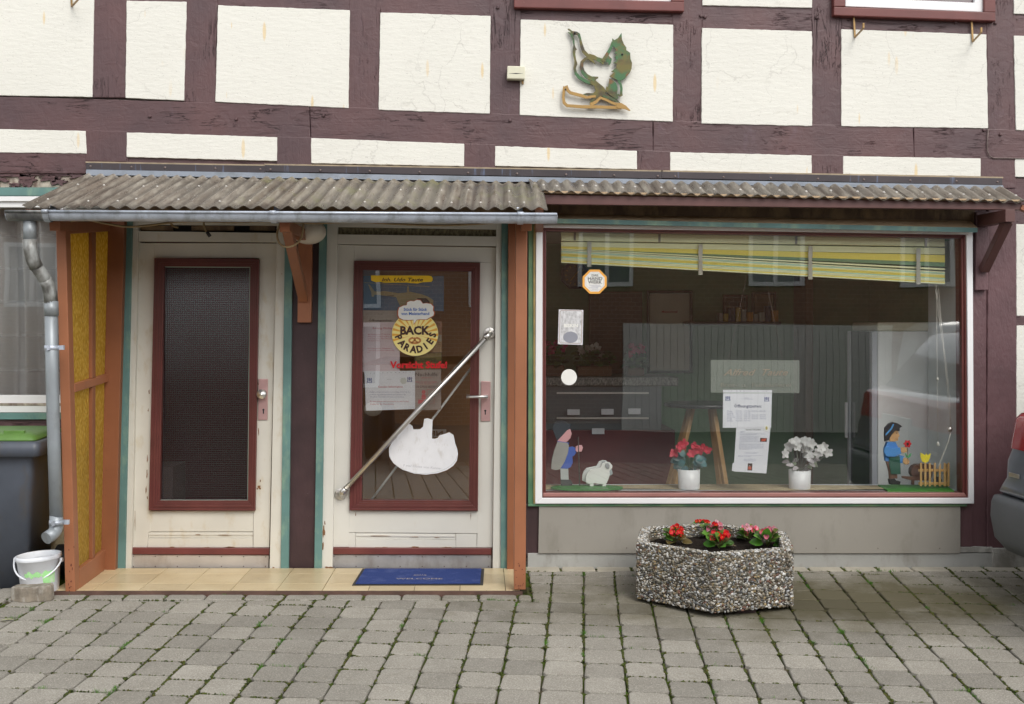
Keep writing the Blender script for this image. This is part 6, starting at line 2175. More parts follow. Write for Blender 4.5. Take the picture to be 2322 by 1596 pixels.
def crest(m, cx, cy, w_, h_, f):
    m.slab([(cx - w_ * .5, cy - h_ * .3), (cx - w_ * .3, cy - h_ * .5), (cx - w_ * .2, cy - h_ * .2), (cx - w_ * .25, cy + h_ * .4), (cx - w_ * .5, cy + h_ * .4), (cx - w_ * .4, cy)], f, f - .0004)
    m.slab([(cx + w_ * .5, cy - h_ * .3), (cx + w_ * .3, cy - h_ * .5), (cx + w_ * .2, cy - h_ * .2), (cx + w_ * .25, cy + h_ * .4), (cx + w_ * .5, cy + h_ * .4), (cx + w_ * .4, cy)][::-1], f, f - .0004)
    m.slab([(cx - w_ * .15, cy - h_ * .45), (cx + w_ * .15, cy - h_ * .45), (cx + w_ * .15, cy + h_ * .1), (cx, cy + h_ * .35), (cx - w_ * .15, cy + h_ * .1)], f, f - .0004)
    m.slab([(cx - w_ * .5, cy + h_ * .42), (cx + w_ * .5, cy + h_ * .42), (cx + w_ * .5, cy + h_ * .55), (cx - w_ * .5, cy + h_ * .55)], f, f - .0004)
m = MB()
crest(m, *D2(336, 103), 12, 11, f_); crest(m, *D2(609, 97), 12, 11, f_)
build_each(m, 'crest', M['inkgrey'], o)
m = MB(); m.slab(ellipse(*D2(567, 108), 7.2, 7.6, 20), f_ + .0002, f_ - .0003); build(m, 'round_stamp', flat('pale_stamp', (.62, .64, .60), .6), o)
o = paper([D2(300, 42), D2(645, 40), D2(645, 62), D2(302, 65)], PO + .0032, M['paper'], 'punched sleeve strip over the top of the customer notice', 'sleeve_strip', 'plastic sleeve')
punched(o, D2(335, 0)[0], D2(0, 57)[1], D2(625, 0)[0], D2(0, 48)[1], PO + .0035, 11, .9)
o = paper([D2(647, 33), D2(822, 30), D2(823, 304), D2(640, 309)], PO - .001, flat('greyish_flyer', (.36, .30, .27), .6), 'tutoring flyer with a phone number beside the customer notice', 'flyer', 'flyer')
f_ = PO + .0003
lines(o, [('Nachhilfe', D2(647, 0)[0], D2(798, 0)[0], D2(0, 76)[1])], f_, M['ink'], 8.2)
lines(o, [('sehr preiswert', D2(688, 0)[0], D2(758, 0)[0], D2(0, 90)[1]), ('Mathe, Deutsch und Englisch', D2(650, 0)[0], D2(796, 0)[0], D2(0, 120)[1]), ('von der 1. Klasse bis Abitur', D2(680, 0)[0], D2(765, 0)[0], D2(0, 133)[1])], f_, M['inkred'], 3.0)
lines(o, [('01579/2341920', D2(654, 0)[0], D2(795, 0)[0], D2(0, 157)[1])], f_, M['brownink'], 5.2)
m = MB()
m.slab(ellipse(*D2(704, 184), 4.2, 4.6, 16), f_, f_ - .0005); m.slab([D2(692, 200), D2(716, 200), D2(720, 232), D2(688, 232)], f_, f_ - .0005)
m.slab([D2(668, 236), D2(716, 236), D2(716, 262), D2(664, 262)], f_, f_ - .0005)
m.ribbon([D2(728, 168), D2(775, 168), D2(775, 262), D2(728, 262), D2(728, 168)], .7, f_, f_ - .0005)
build(m, 'flyer_drawing', M['inkred'], o)
o = paper([D1(945, 1378), D1(1215, 1372), D1(1220, 1560), D1(948, 1562)], PO - .003, flat('olive_brown_certificate', (.20, .15, .05), .5), 'dark olive framed certificate behind the warning words', 'framed_certificate', 'certificate')
lines(o, [('Berufsgenossenschaft', D1(1000, 0)[0], D1(1155, 0)[0], D1(0, 1440)[1]), ('Nahrungsmittel und Gastgewerbe', D1(968, 0)[0], D1(1190, 0)[0], D1(0, 1462)[1])], PO - .0022, M['ink'], 2.6, bold=.02)
m = MB(); a_, b_, c_2, d_ = D1(945, 1378), D1(1215, 1372), D1(1220, 1560), D1(948, 1562)
m.ribbon([a_, b_, c_2, d_, a_], 1.2, PO - .0020, PO - .003); build(m, 'black_border', M['ink'], o)
for yy0, yy1, cc_, lab in ((1060, 1185, (.30, .14, .08), 'uppermost brown slip at the right behind the door glass'), (1195, 1262, (.34, .31, .24), 'grey slip at the right behind the door glass'), (1268, 1370, (.32, .20, .10), 'tan slip just above the dark certificate behind the door glass')):
    o = paper([D1(1120, yy0), D1(1212, yy0), D1(1214, yy1), D1(1122, yy1)], PO - .004, flat('dim_slip', cc_, .6), lab, 'paper_slip', 'notice')
    lines(o, [('Bäckerei', D1(1135, 0)[0], D1(1200, 0)[0], D1(0, yy0 + 28)[1]), ('Innung', D1(1135, 0)[0], D1(1180, 0)[0], D1(0, yy0 + 52)[1])], PO - .0033, M['ink'], 1.6)

# ------------------------------------------------------------------ stickers on the shop window
def Z3(x, y): return (1178.7 + x * .24405, 487.3 + y * .24405)
def ZA(x, y): return (1178.7 + x * .24405, 816.0 + y * .24405)
def Z4(x, y): return (1700 + x * .26747, 487.3 + y * .26747)
def ZB_(x, y): return (1700 + x * .26747, 816.0 + y * .26747)
def ZC_(x, y): return (1586.7 + x * .14642, 872.7 + y * .14642)
WO = .0136
cx, cy = Z3(693, 620)
o = build(MB().slab(ellipse(cx, cy, 29.6, 29.6, 8, R(22.5)), WO, WO - .001), 'trade_sticker', M['orangev'])
tag(o, 'orange and white octagonal crafts sticker on the shop window', 'sticker')
build(MB().slab(ellipse(cx, cy, 24.2, 24.2, 8, R(22.5)), WO + .0005, WO), 'white_field', M['stickwhite'], o)
ln_ = ellipse(cx, cy, 21.5, 21.5, 8, R(22.5)); m = MB(); m.ribbon(ln_ + ln_[:1], .4, WO + .0008, WO + .0004); build(m, 'thin_line', M['inkgrey'], o)
t = MB(); f_ = WO + .0012
for st, a_, b_, y_, h_ in (('DAS', 665, 726, 571, 5.2), ('HAND', 630, 765, 605, 7.2), ('WERK', 632, 761, 638, 7.2)):
    text(t, st, Z3(a_, 0)[0], Z3(b_, 0)[0], Z3(0, y_)[1], h_, f_, .02)
build(t, 'lettering', M['ink'], o)
t = MB()
for st, a_, b_, y_ in (('Deutschlands', 643, 747, 656), ('vielseitigster', 661, 755, 668), ('Wirtschafts', 640, 727, 680), ('bereich', 668, 725, 693)):
    text(t, st, Z3(a_, 0)[0], Z3(b_, 0)[0], Z3(0, y_)[1], 2.3, f_, 0)
build(t, 'small_lettering', M['inkgrey'], o)
o = build(MB().slab([Z3(360, 877), Z3(588, 883), Z3(582, 1207), Z3(352, 1200)], WO, WO - .001), 'faded_sticker', flat('pale_lilac_white', (.66, .66, .70), .5))
tag(o, 'faded silver-grey rectangular sticker with an oval on the shop window', 'sticker')
build(MB().slab([Z3(384, 892), Z3(572, 897), Z3(566, 1185), Z3(376, 1180)], WO + .0005, WO), 'silver_field', M['silver'], o)
m = MB()
fr_ = [Z3(372, 900), Z3(384, 886), Z3(568, 890), Z3(577, 902), Z3(570, 1182), Z3(560, 1194), Z3(376, 1188), Z3(365, 1174), Z3(372, 900)]
m.ribbon(fr_, 1.3, WO + .0008, WO + .0003); build(m, 'frame_line', flat('tan_line', (.42, .34, .30), .5), o)
build(MB().slab(ellipse(*Z3(469, 1136), 16.8, 12.8, 28), WO + .0009, WO + .0004), 'oval_print', flat('slate_oval', (.28, .29, .34), .5), o)
t = MB(); text(t, 'BISKIN', Z3(407, 0)[0], Z3(538, 0)[0], Z3(0, 1042)[1], 7.2, WO + .0013, .04); build(t, 'lettering', M['stickwhite'], o)
t = MB(); text(t, 'Wir backen mit', Z3(398, 0)[0], Z3(552, 0)[0], Z3(0, 975)[1], 4.2, WO + .0013, .01); build(t, 'faded_lettering', flat('pale_grey_print', (.60, .60, .62), .5), o)
dot = [p for p in ellipse(*ZA(455, 160), 17.8, 18.2, 40)]
dot = [(x - (2.2 if 22 < i < 40 and False else 0), y) for i, (x, y) in enumerate(dot)]
o = build(MB().slab(dot, WO, WO - .001), 'blank_round_sticker', M['stickwhite']); tag(o, 'blank white round sticker below the geraniums on the shop window', 'sticker')

# papers on the display window, inside
PI = .002
o = paper([ZC_(357, 128), ZC_(1112, 128), ZC_(1100, 665), ZC_(352, 662)], PI, M['paper'], 'opening hours sheet in blue-grey print hanging in the shop window', 'opening_hours', 'notice')
f_ = PI + .0006
lines(o, [('Öffnungszeiten:', ZC_(525, 0)[0], ZC_(955, 0)[0], ZC_(0, 349)[1])], f_, flat('navy_print', (.05, .06, .15), .6), 7.0, bold=.015)
lines(o, [('Bäckerei', ZC_(692, 0)[0], ZC_(765, 0)[0], ZC_(0, 207)[1]), ('Udo Taute, Hauptstraße', ZC_(638, 0)[0], ZC_(820, 0)[0], ZC_(0, 222)[1])], f_, M['inkgrey'], 1.6)
hrs = [('Montag:', '07:00 Uhr – 13:00 Uhr / 15:00 Uhr – 18:00 Uhr', 503, 1018, 414), ('Dienstag:', '06:30 Uhr – 13:00 Uhr', 515, 778, 444), ('Mittwoch:', '06:30 Uhr – 13:00 Uhr / 15:00 Uhr – 18:00 Uhr', 523, 1024, 473), ('Donnerstag:', '06:30 Uhr – 13:00 Uhr / 15:00 Uhr – 18:00 Uhr', 540, 1024, 503), ('Freitag:', '06:30 Uhr – 13:00 Uhr / 15:00 Uhr – 18:00 Uhr', 495, 1024, 531), ('Samstag:', '06:30 Uhr – 13:00 Uhr', 507, 778, 562)]
rws = []
for d_, h_, xe1, xe2, y_ in hrs:
    rws.append((d_, ZC_(420, 0)[0], ZC_(xe1, 0)[0], ZC_(0, y_)[1])); rws.append((h_, ZC_(553, 0)[0], ZC_(xe2, 0)[0], ZC_(0, y_)[1]))
lines(o, rws, f_, M['inkgrey'], 2.9)
m = MB(); crest(m, *ZC_(430, 205), 12, 10, f_); crest(m, *ZC_(1032, 218), 12, 10, f_); build_each(m, 'crest', M['inkgrey'], o)
build(MB().slab([ZC_(355, 75), ZC_(1117, 78), ZC_(1114, 122), ZC_(356, 118)], PI, PI - .001), 'hanging_strip', M['paper'], o)
punched(o, ZC_(400, 0)[0], ZC_(0, 92)[1], ZC_(1060, 0)[0], ZC_(0, 98)[1], PI + .0004, 11, .9)
o2 = paper([ZC_(562, 660), ZC_(1090, 660), ZC_(1027, 1370), ZC_(522, 1338), ZC_(524, 1330), ZC_(492, 1328), ZC_(505, 1210), ZC_(528, 1205)], PI - .0025, M['paper'], 'village newsletter sheet with a candle picture below the opening hours', 'newsletter', 'notice')
f_ = PI - .0018
rws = [('HEDEPER / WETZLEBEN', ZC_(708, 0)[0], ZC_(938, 0)[0], ZC_(0, 703)[1])]
lines(o2, rws, f_, M['ink'], 2.6, bold=.01)
rnd = random.Random(9); rws = []
words = 'wir bitten alle Bürger und Gäste um Verständnis dass die geplante Feier im Dorf leider nicht stattfinden kann weil die Regeln es zur Zeit nicht erlauben'.split()
for y_, xa, xe in ((722, 618, 705), (736, 618, 690), (762, 616, 1005), (776, 616, 870), (800, 614, 915), (816, 614, 900), (832, 612, 890), (848, 612, 895), (868, 612, 985), (884, 611, 980), (900, 610, 640), (918, 606, 985), (933, 606, 985), (950, 604, 985), (966, 603, 985), (982, 602, 985), (998, 601, 810), (1048, 690, 900), (1064, 700, 885), (1098, 590, 975), (1112, 590, 790), (1152, 680, 865), (1166, 680, 860), (1180, 675, 858)):
    k_ = max(1, int((xe - xa) / 45)); i_ = rnd.randrange(len(words) - k_ - 1)
    rws.append((' '.join(words[i_:i_ + k_]), ZC_(xa, 0)[0], ZC_(xe, 0)[0], ZC_(0, y_)[1]))
lines(o2, rws, f_, M['inkgrey'], 1.5)
m = MB(); m.slab([ZC_(741, 1212), ZC_(811, 1215), ZC_(806, 1324), ZC_(733, 1321)], f_, f_ - .0004); m.slab([ZC_(932, 820), ZC_(1037, 823), ZC_(1033, 880), ZC_(930, 877)], f_, f_ - .0004); build_each(m, 'small_picture', M['brownink'], o2)
m = MB(); m.slab([ZC_(746, 1262), ZC_(797, 1264), ZC_(793, 1310), ZC_(745, 1308)], f_ + .0005, f_); m.slab([ZC_(955, 835), ZC_(1030, 828), ZC_(1010, 870), ZC_(945, 872)], f_ + .0005, f_); build(m, 'red_candle', flat('candle_red', (.55, .10, .05), .6), o2)
m = MB(); m.slab([ZC_(765, 1258), ZC_(770, 1240), ZC_(776, 1258)], f_ + .0005, f_); build(m, 'flame', M['stickwhite'], o2)
m = MB(); m.slab(ellipse(*ZC_(1030, 672), 5.5, 7, 20), f_ + .003, f_ + .002); m2 = MB(); m2.slab(ellipse(*ZC_(1030, 668), 2.6, 4.0, 12), f_ + .0035, f_ + .003)
build(m, 'round_emblem', M['stickwhite'], o2); build(m2, 'emblem_print', flat('yellow_emblem', (.45, .38, .06), .5), o2)

# hanging glass plate
po_ = -.16
o = build(MB().slab([(1611, 816), (1812, 817), (1812, 891), (1611, 890)], po_, po_ - .005), 'glass_name_plate', frosted('greenish_plate'), None)
tag(o, 'hanging clear plate with raised gold lettering behind the shop window', 'sign')
mixw = flat('frosted_plate_back', (.30, .32, .28), .4)
t = MB(); text(t, 'Alfred  Taute', 1640, 1786, 851, 14.5, po_ + .004, .012, .42); build(t, 'raised_lettering', paint('gold_metal_lettering', (.62, .52, .40), .3, .1, 30, metal=.7), o)
t = MB(); text(t, 'Brot-  u.  Feinbäckerei', 1634, 1792, 877, 9.0, po_ + .004, .0); build(t, 'lower_lettering', paint('silver_metal_lettering', (.50, .48, .40), .3, .1, 30, metal=.7), o)
ch = MB()
for sx, ex in ((1712, 1650), (1715, 1775)):
    A, B = P(sx, 534, po_ + .01), P(ex, 822, po_ + .002)
    nl_ = 110
    for i in range(nl_):
        a = A.lerp(B, i / nl_); b = A.lerp(B, (i + .72) / nl_)
        ch.bar(a, b, .003 if i % 2 else .0012, .0012 if i % 2 else .003, (0, 1, 0))
cho = build(ch, 'chain', M['screw'], o); cho['kind'] = 'stuff'

# ------------------------------------------------------------------ slatted blind
bl = empty('slatted_blind', P(1700, 560, -.09), 'crooked half-raised blind of cream, yellow and mint slats inside the shop window', 'blind')
cream_s = paint('cream_slat', (.86, .87, .52), .4, .05, 4, bump=.05); yel_s = paint('yellow_slat', (.88, .74, .13), .4, .06, 4, bump=.05)
oli_s = paint('olive_slat', (.55, .48, .08), .45, .06, 4, bump=.05); mint_s = paint('mint_slat', (.52, .76, .58), .4, .06, 4, bump=.05); grn_s = paint('green_slat', (.17, .29, .15), .45, .06, 4)
build(MB().slab([(1272, 525), (2142, 541), (2142, 559), (1272, 546)], -.055, -.10), 'head_rail', cream_s, bl, .003)
XS = [1272, 1336, 1480, 1588, 1712, 1837, 1960, 2082, 2142]
def slat(l0, l1, r0, r1, mat, fo=-.062, bo=-.105, sag=0.0, tilt=0.0):
    top, bot = [], []
    for x in XS:
        t_ = (x - 1272) / 870
        s_ = sag * math.sin(math.pi * t_)
        top.append((x, l0 + (r0 - l0) * t_ + s_)); bot.append((x, l1 + (r1 - l1) * t_ + s_))
    build(MB().slab(top + bot[::-1], fo, bo), 'slat', mat, bl, .0012)
slat(548, 558.5, 562, 577, cream_s, -.070, -.074)
slat(557, 563.5, 578, 595, yel_s, -.072, -.076, .5)
slat(561, 564.0, 595, 605, grn_s, -.074, -.078, 0)
slat(563.0, 565.2, 608.5, 612.5, cream_s, -.066, -.100, 0)
cols_ = [cream_s, mint_s, cream_s, yel_s, cream_s, mint_s, cream_s, yel_s, cream_s, mint_s, cream_s]
N_ = 10
for i in range(N_):
    la = 566 + 30.0 * i / N_; ra = 616 + 28.5 * i / N_
    slat(la, la + 2.5, ra, ra + 2.45, [cream_s, mint_s, cream_s, yel_s, yel_s, mint_s, cream_s, cream_s, yel_s, cream_s][i], -.060 - .002 * (i % 3), -.108, .0)
for x, y0_, y1_ in ((1336, 548, 605), (1588, 554, 623), (1837, 558, 634), (2082, 563, 645)):
    m = MB(); m.slab([(x - 4.5, y0_), (x + 4.5, y0_), (x + 5, y0_ + 20), (x + 3, y0_ + 32), (x + 4, y1_), (x - 4, y1_), (x - 4, y0_ + 32), (x - 5, y0_ + 22)], -.052, -.056)
    build(m, 'ladder_tape', flat('grey_cream_tape', (.52, .50, .42), .6), bl, .001)
    m = MB()
    yy_ = y0_ + 34
    while yy_ < y1_:
        m.slab([(x - 5, yy_), (x + 5, yy_), (x + 5, yy_ + 1.8), (x - 5, yy_ + 1.8)], -.049, -.053); yy_ += 3
    build_each(m, 'tape_fold', flat('grey_cream_fold', (.50, .48, .40), .6), bl)
for x, y0_ in ((1303, 525), (1495, 529), (1805, 533), (2099, 539)):
    build(MB().slab([(x - 2.5, y0_ - 2), (x + 2.5, y0_ - 2), (x + 2.5, y0_ + 20), (x - 2.5, y0_ + 20)], -.050, -.056), 'rail_bracket', flat('grey_bracket', (.25, .24, .19), .5), bl, .001)
cd = MB()
for pts in ([(2123, 640, -.1), (2124, 860, -.1), (2126, 1000, -.1)], [(2126, 640, -.1), (2155, 975, -.06)], [(2118, 640, -.1), (2152, 900, -.08), (2157, 975, -.06)], [(2121, 640, -.1), (2149, 860, -.08), (2156, 972, -.06)]):
    cd.tube([P(*q) for q in pts], .0014, 6)
cd.tube([P(2155, 978, -.06), P(2150, 1000, -.07), P(2128, 1054, -.1), P(2122, 1080, -.16)], .0042, 6)
cd.tube([P(2125, 856, -.1), P(2125, 864, -.1)], .007, 8)
cd.lathe(P(2126, 1008, -.1), [(.011, -.008), (.007, .012), (.002, .02)], 10)
build(cd, 'pull_cord', flat('white_cord', (.68, .66, .60), .6), bl)
build(MB().blob(P(2153, 973, -.055), (.016, .014, .018), 12, 8), 'cord_hook', M['steel'], bl)

# ------------------------------------------------------------------ figures in the window
WB = .4745
def wy(o): return VY + (ZC - WB) * SPX * DIST / (DIST - o)
def cut(parent, name, pts, conv, o, th, colr, dy=0.0, bev=.0015):
    m_ = colr if not isinstance(colr, tuple) else flat('painted_wood_' + name, colr, .45)
    return build(MB().slab([(conv(*p)[0], conv(*p)[1] + dy) for p in pts], o, o - th), name, m_, parent, bev)
sh = empty('shepherd_figure', P(1275, 1104, -.17), 'flat wooden shepherd in grey cape and blue coat leaning on a staff', 'figurine')
o_ = -.17; dy = -1.0
cut(sh, 'cape', [(348, 765), (440, 775), (455, 800), (445, 870), (415, 950), (370, 1020), (330, 1028), (288, 1015), (296, 930), (315, 850)], ZA, o_ + .012, .012, (.40, .39, .36), dy)
cut(sh, 'blue_coat', [(345, 758), (400, 765), (458, 775), (450, 785), (455, 815), (490, 808), (520, 825), (522, 865), (505, 890), (486, 900), (490, 960), (470, 1000), (440, 1016), (372, 1012), (352, 960), (350, 800)], ZA, o_, .012, (.06, .13, .52), dy)
cut(sh, 'pink_face', [(345, 758), (400, 700), (440, 655), (468, 648), (480, 690), (468, 730), (440, 760), (425, 768)], ZA, o_ - .001, .012, (.80, .42, .44), dy)
cut(sh, 'pink_hand', [(518, 810), (545, 795), (575, 797), (584, 820), (572, 855), (530, 858), (515, 845)], ZA, o_ + .006, .010, (.80, .42, .44), dy)
cut(sh, 'grey_hat', [(300, 640), (320, 590), (370, 565), (420, 580), (445, 600), (485, 595), (470, 630), (455, 655), (400, 700), (345, 760), (330, 720)], ZA, o_ - .005, .010, (.045, .055, .07), dy)
cut(sh, 'trousers', [(374, 1010), (448, 1014), (452, 1120), (378, 1122)], ZA, o_ - .001, .010, (.50, .52, .52), dy)
cut(sh, 'shoe', [(378, 1115), (470, 1118), (490, 1150), (484, 1170), (380, 1172)], ZA, o_ + .002, .014, (.06, .06, .065), dy)
build(MB().tube([P(*ZA(540, 715), o_ + .004), P(*ZA(555, 1178), o_ + .004)], .0042, 8), 'staff', flat('dark_staff', (.07, .045, .04), .5), sh)
bs2 = MB()
ov_ = [on_plane(1330 + 82 * math.cos(2 * math.pi * i / 36), 1107 + 5.6 * math.sin(2 * math.pi * i / 36), WB + .004) for i in range(36)]
m = MB(); m.prism([q + Vector((0, 0, .008)) for q in ov_], (0, 0, -.010))
build(m, 'green_base', flat('painted_green_base', (.05, .22, .05), .5), sh, .001)
def sheep(dx, dy2, o, lab, shade):
    rt = empty('toy_sheep', P(1350 + dx, 1104, o), lab, 'figurine', 'flat white wooden sheep beside the shepherd')
    def C(x, y): return ZA(x + dx / .244, y + dy2 / .244)
    cut(rt, 'sheep_body', [(625, 1055), (650, 1025), (700, 1015), (745, 1005), (765, 965), (800, 952), (835, 957), (858, 985), (855, 1010), (830, 1035), (835, 1070), (822, 1110), (805, 1150), (770, 1160), (700, 1150), (640, 1155), (610, 1140), (612, 1090)], C, o, .016, shade, 0)
    for x0_ in (648, 765):
        cut(rt, 'leg', [(x0_, 1148), (x0_ + 34, 1148), (x0_ + 38, 1204), (x0_ + 2, 1206)], C, o - .002, .012, shade, 0)
    cut(rt, 'ear', [(795, 965), (820, 962), (834, 985), (828, 1015), (808, 1018), (790, 990)], C, o + .006, .006, (.32, .33, .34), 0)
    cut(rt, 'muzzle', [(835, 1015), (852, 1020), (862, 1060), (845, 1078), (825, 1075), (822, 1050)], C, o - .001, .012, (.36, .40, .42), 0)
sheep(0, -1, -.15, 'white wooden sheep standing in front of its twin', (.80, .80, .77))
sheep(-8, -5, -.185, 'white wooden sheep half hidden behind its twin', (.68, .69, .68))

def WF(parent, name, pts, o, th, colr): return cut(parent, name, pts, ZB_, o, th, colr, -1.0)
boy = empty('boy_figure', P(2030, 1100, -.12), 'carved wooden boy in a black hat and green apron holding a poppy', 'figurine')
o_ = -.12
WF(boy, 'hat', [(1145, 580), (1175, 545), (1210, 530), (1245, 538), (1268, 550), (1292, 568), (1270, 580), (1268, 608), (1235, 600), (1200, 640), (1175, 685), (1145, 695), (1142, 640)], o_ + .012, .02, (.02, .018, .02))
WF(boy, 'hat_band', [(1212, 545), (1222, 548), (1205, 590), (1150, 648), (1148, 632), (1190, 585)], o_ + .014, .003, (.08, .33, .70))
WF(boy, 'face', [(1200, 630), (1235, 598), (1258, 604), (1262, 630), (1270, 648), (1258, 660), (1256, 688), (1220, 694), (1188, 692), (1180, 670)], o_ + .004, .018, (.62, .36, .16))
WF(boy, 'torso', [(1165, 698), (1235, 700), (1255, 740), (1250, 800), (1235, 870), (1150, 862), (1142, 760)], o_, .03, (.07, .25, .62))
WF(boy, 'sleeve', [(1142, 742), (1175, 738), (1215, 755), (1275, 745), (1282, 798), (1225, 825), (1160, 822), (1135, 785)], o_ + .016, .016, (.08, .30, .70))
WF(boy, 'sleeve', [(1235, 830), (1270, 808), (1305, 820), (1300, 875), (1262, 882)], o_ + .001, .012, (.08, .30, .70))
WF(boy, 'hand', [(1275, 750), (1310, 742), (1332, 755), (1330, 785), (1300, 792), (1278, 785)], o_ + .012, .014, (.64, .38, .17))
WF(boy, 'hand', [(1300, 835), (1335, 838), (1354, 862), (1345, 888), (1315, 890), (1295, 870)], o_ + .006, .014, (.64, .38, .17))
WF(boy, 'apron', [(1180, 828), (1270, 820), (1275, 880), (1278, 972), (1196, 972), (1182, 900)], o_ + .008, .006, (.03, .11, .075))
WF(boy, 'trousers', [(1155, 862), (1240, 868), (1250, 1010), (1185, 1010), (1180, 950)], o_ - .002, .02, (.18, .09, .055))
WF(boy, 'shoe', [(1180, 1015), (1225, 1008), (1240, 1025), (1278, 1035), (1272, 1060), (1190, 1060)], o_ + .004, .03, (.02, .018, .018))
WF(boy, 'poppy', [(1336 + (30 + 5 * math.cos(6 * a)) * math.cos(a), 715 + (30 + 5 * math.cos(6 * a)) * math.sin(a)) for a in [2 * math.pi * i / 36 for i in range(36)]], o_ + .012, .006, (.62, .02, .03))
WF(boy, 'poppy_centre', [(1336 + 10 * math.cos(a), 716 + 13 * math.sin(a)) for a in [2 * math.pi * i / 14 for i in range(14)]], o_ + .013, .004, (.02, .015, .015))
WF(boy, 'poppy_stem', [(1333, 745), (1337, 745), (1341, 895), (1337, 895)], o_ + .008, .004, (.25, .12, .06))
WF(boy, 'poppy_leaf', [(1312, 792), (1325, 800), (1338, 825), (1352, 800), (1370, 793), (1360, 825), (1342, 836), (1325, 830)], o_ + .009, .004, (.10, .42, .16))
m = MB()
for x, y in ((1243, 620),): m.slab([ZB_(x - 3, y - 4), ZB_(x + 3, y - 4), ZB_(x + 3, y + 4), ZB_(x - 3, y + 4)], o_ + .006, o_)
m.ribbon([ZB_(1236, 668), ZB_(1245, 674), ZB_(1256, 670)], .5, o_ + .006, o_)
build_each(m, 'face_mark', M['ink'], boy)
gbs = MB()
c4b = [on_plane(1990, 1098.5, WB + .006), on_plane(2142, 1098.5, WB + .006), on_plane(2163, 1112, WB + .006), on_plane(2012, 1112, WB + .006)]
gbs.prism([c4b[3], c4b[2], c4b[1], c4b[0]], (0, 0, -.012)); 
build(gbs, 'green_base', flat('painted_green_board', (.05, .27, .03), .5), boy, .001)
tu = empty('toy_tulip', P(2098, 1095, -.13), 'yellow wooden tulip rising behind the little picket fence', 'figurine')
WF(tu, 'tulip_head', [(1443, 790), (1468, 800), (1484, 812), (1496, 795), (1506, 812), (1532, 795), (1526, 835), (1510, 868), (1485, 878), (1460, 868), (1447, 835)], -.125, .006, (.85, .72, .03))
WF(tu, 'tulip_stem', [(1483, 876), (1490, 876), (1490, 1056), (1483, 1056)], -.127, .004, (.10, .35, .08))
ba = empty('toy_wheelbarrow', P(2090, 1098, -.15), 'brown wooden toy wheelbarrow behind the little picket fence', 'figurine')
WF(ba, 'barrow_tub', [(1368, 930), (1385, 905), (1415, 890), (1530, 888), (1555, 895), (1545, 990), (1525, 1028), (1430, 1025), (1385, 1000), (1366, 965)], -.150, .05, (.12, .055, .035))
WF(ba, 'barrow_handle', [(1288, 988), (1440, 996), (1440, 1025), (1370, 1025), (1290, 1005)], -.142, .012, (.14, .065, .045))
WF(ba, 'barrow_leg', [(1370, 1020), (1395, 1020), (1392, 1062), (1368, 1060)], -.143, .012, (.11, .05, .035))
build(MB().tube([P(*ZB_(1590, 1022), -.15), P(*ZB_(1590, 1022), -.17)], .026, 18), 'barrow_wheel', M['black'], ba)
fe = empty('toy_picket_fence', P(2118, 1100, -.10), 'little natural wood picket fence on the green board', 'figurine')
wood = paint('pine_picket', (.60, .36, .13), .5, .15, 30, bump=.2, bs=60, stretch=(1, 1, .2))
for x in (1441, 1478, 1516, 1559, 1601, 1642, 1675):
    cut(fe, 'picket', [(x, 882), (x + 9, 872), (x + 18, 882), (x + 18, 1075), (x, 1075)], ZB_, -.100, .006, wood, -1)
for y in (928, 1040):
    cut(fe, 'rail', [(1428, y), (1692, y), (1692, y + 22), (1428, y + 22)], ZB_, -.107, .006, wood, -1)
cut(fe, 'picket', [(1660, 885), (1672, 885), (1672, 1078), (1660, 1078)], ZB_, -.125, .008, wood, -1)

# flower pots in the window
def pot(px, r, h, o, lab, cat='potted plant'):
    c = P(px, 1000, o); c.z = WB
    t_ = empty('potted_plant', c, lab, cat, 'white pots with artificial flowers in the shop window')
    build(MB().lathe(c, [(r * .93, 0), (r * .95, .004), (r, h), (r - .004, h), (r - .006, h - .012), (0, h - .014)], 32), 'pot', flat('white_ceramic_pot', (.78, .79, .80), .3), t_)
    return t_, c
def petals(mb, cols, c, nrm, n, L, W, colr, rnd, cup=.2):
    nrm = nrm.normalized(); x = nrm.orthogonal().normalized(); y = nrm.cross(x)
    a0 = rnd.uniform(0, 6)
    for k in range(n):
        a = a0 + 2 * math.pi * k / n
        nf = len(mb.f)
        mb.leaf(c, (x * math.cos(a) + y * math.sin(a)) + nrm * cup, nrm, L, W, rnd.uniform(-.1, .35))
        cols += [scl(colr, rnd.uniform(.88, 1.08))] * (len(mb.f) - nf)
t_, c = pot(1561.5, .069, .122, -.13, 'white pot with pink cloth cyclamen in the shop window')
rnd = random.Random(3)
fm, fc, lm2, lc2 = MB(), [], MB(), []
for zx, zy, k in ((1497, 800, 4), (1425, 872, 4), (1612, 812, 3), (1700, 825, 4), (1590, 866, 3), (1660, 850, 3), (1740, 830, 2), (1515, 780, 3), (1480, 815, 3)):
    q = P(*ZA(zx, zy), -.13 + rnd.uniform(-.03, .04))
    for _ in range(k // 2 + 1):
        petals(fm, fc, q + Vector((rnd.uniform(-.008, .008), 0, rnd.uniform(-.008, .008))), Vector((rnd.uniform(-.6, .6), -1, rnd.uniform(-.2, .5))), 3, .030, .026, (.72, .07, .11), rnd, .4)
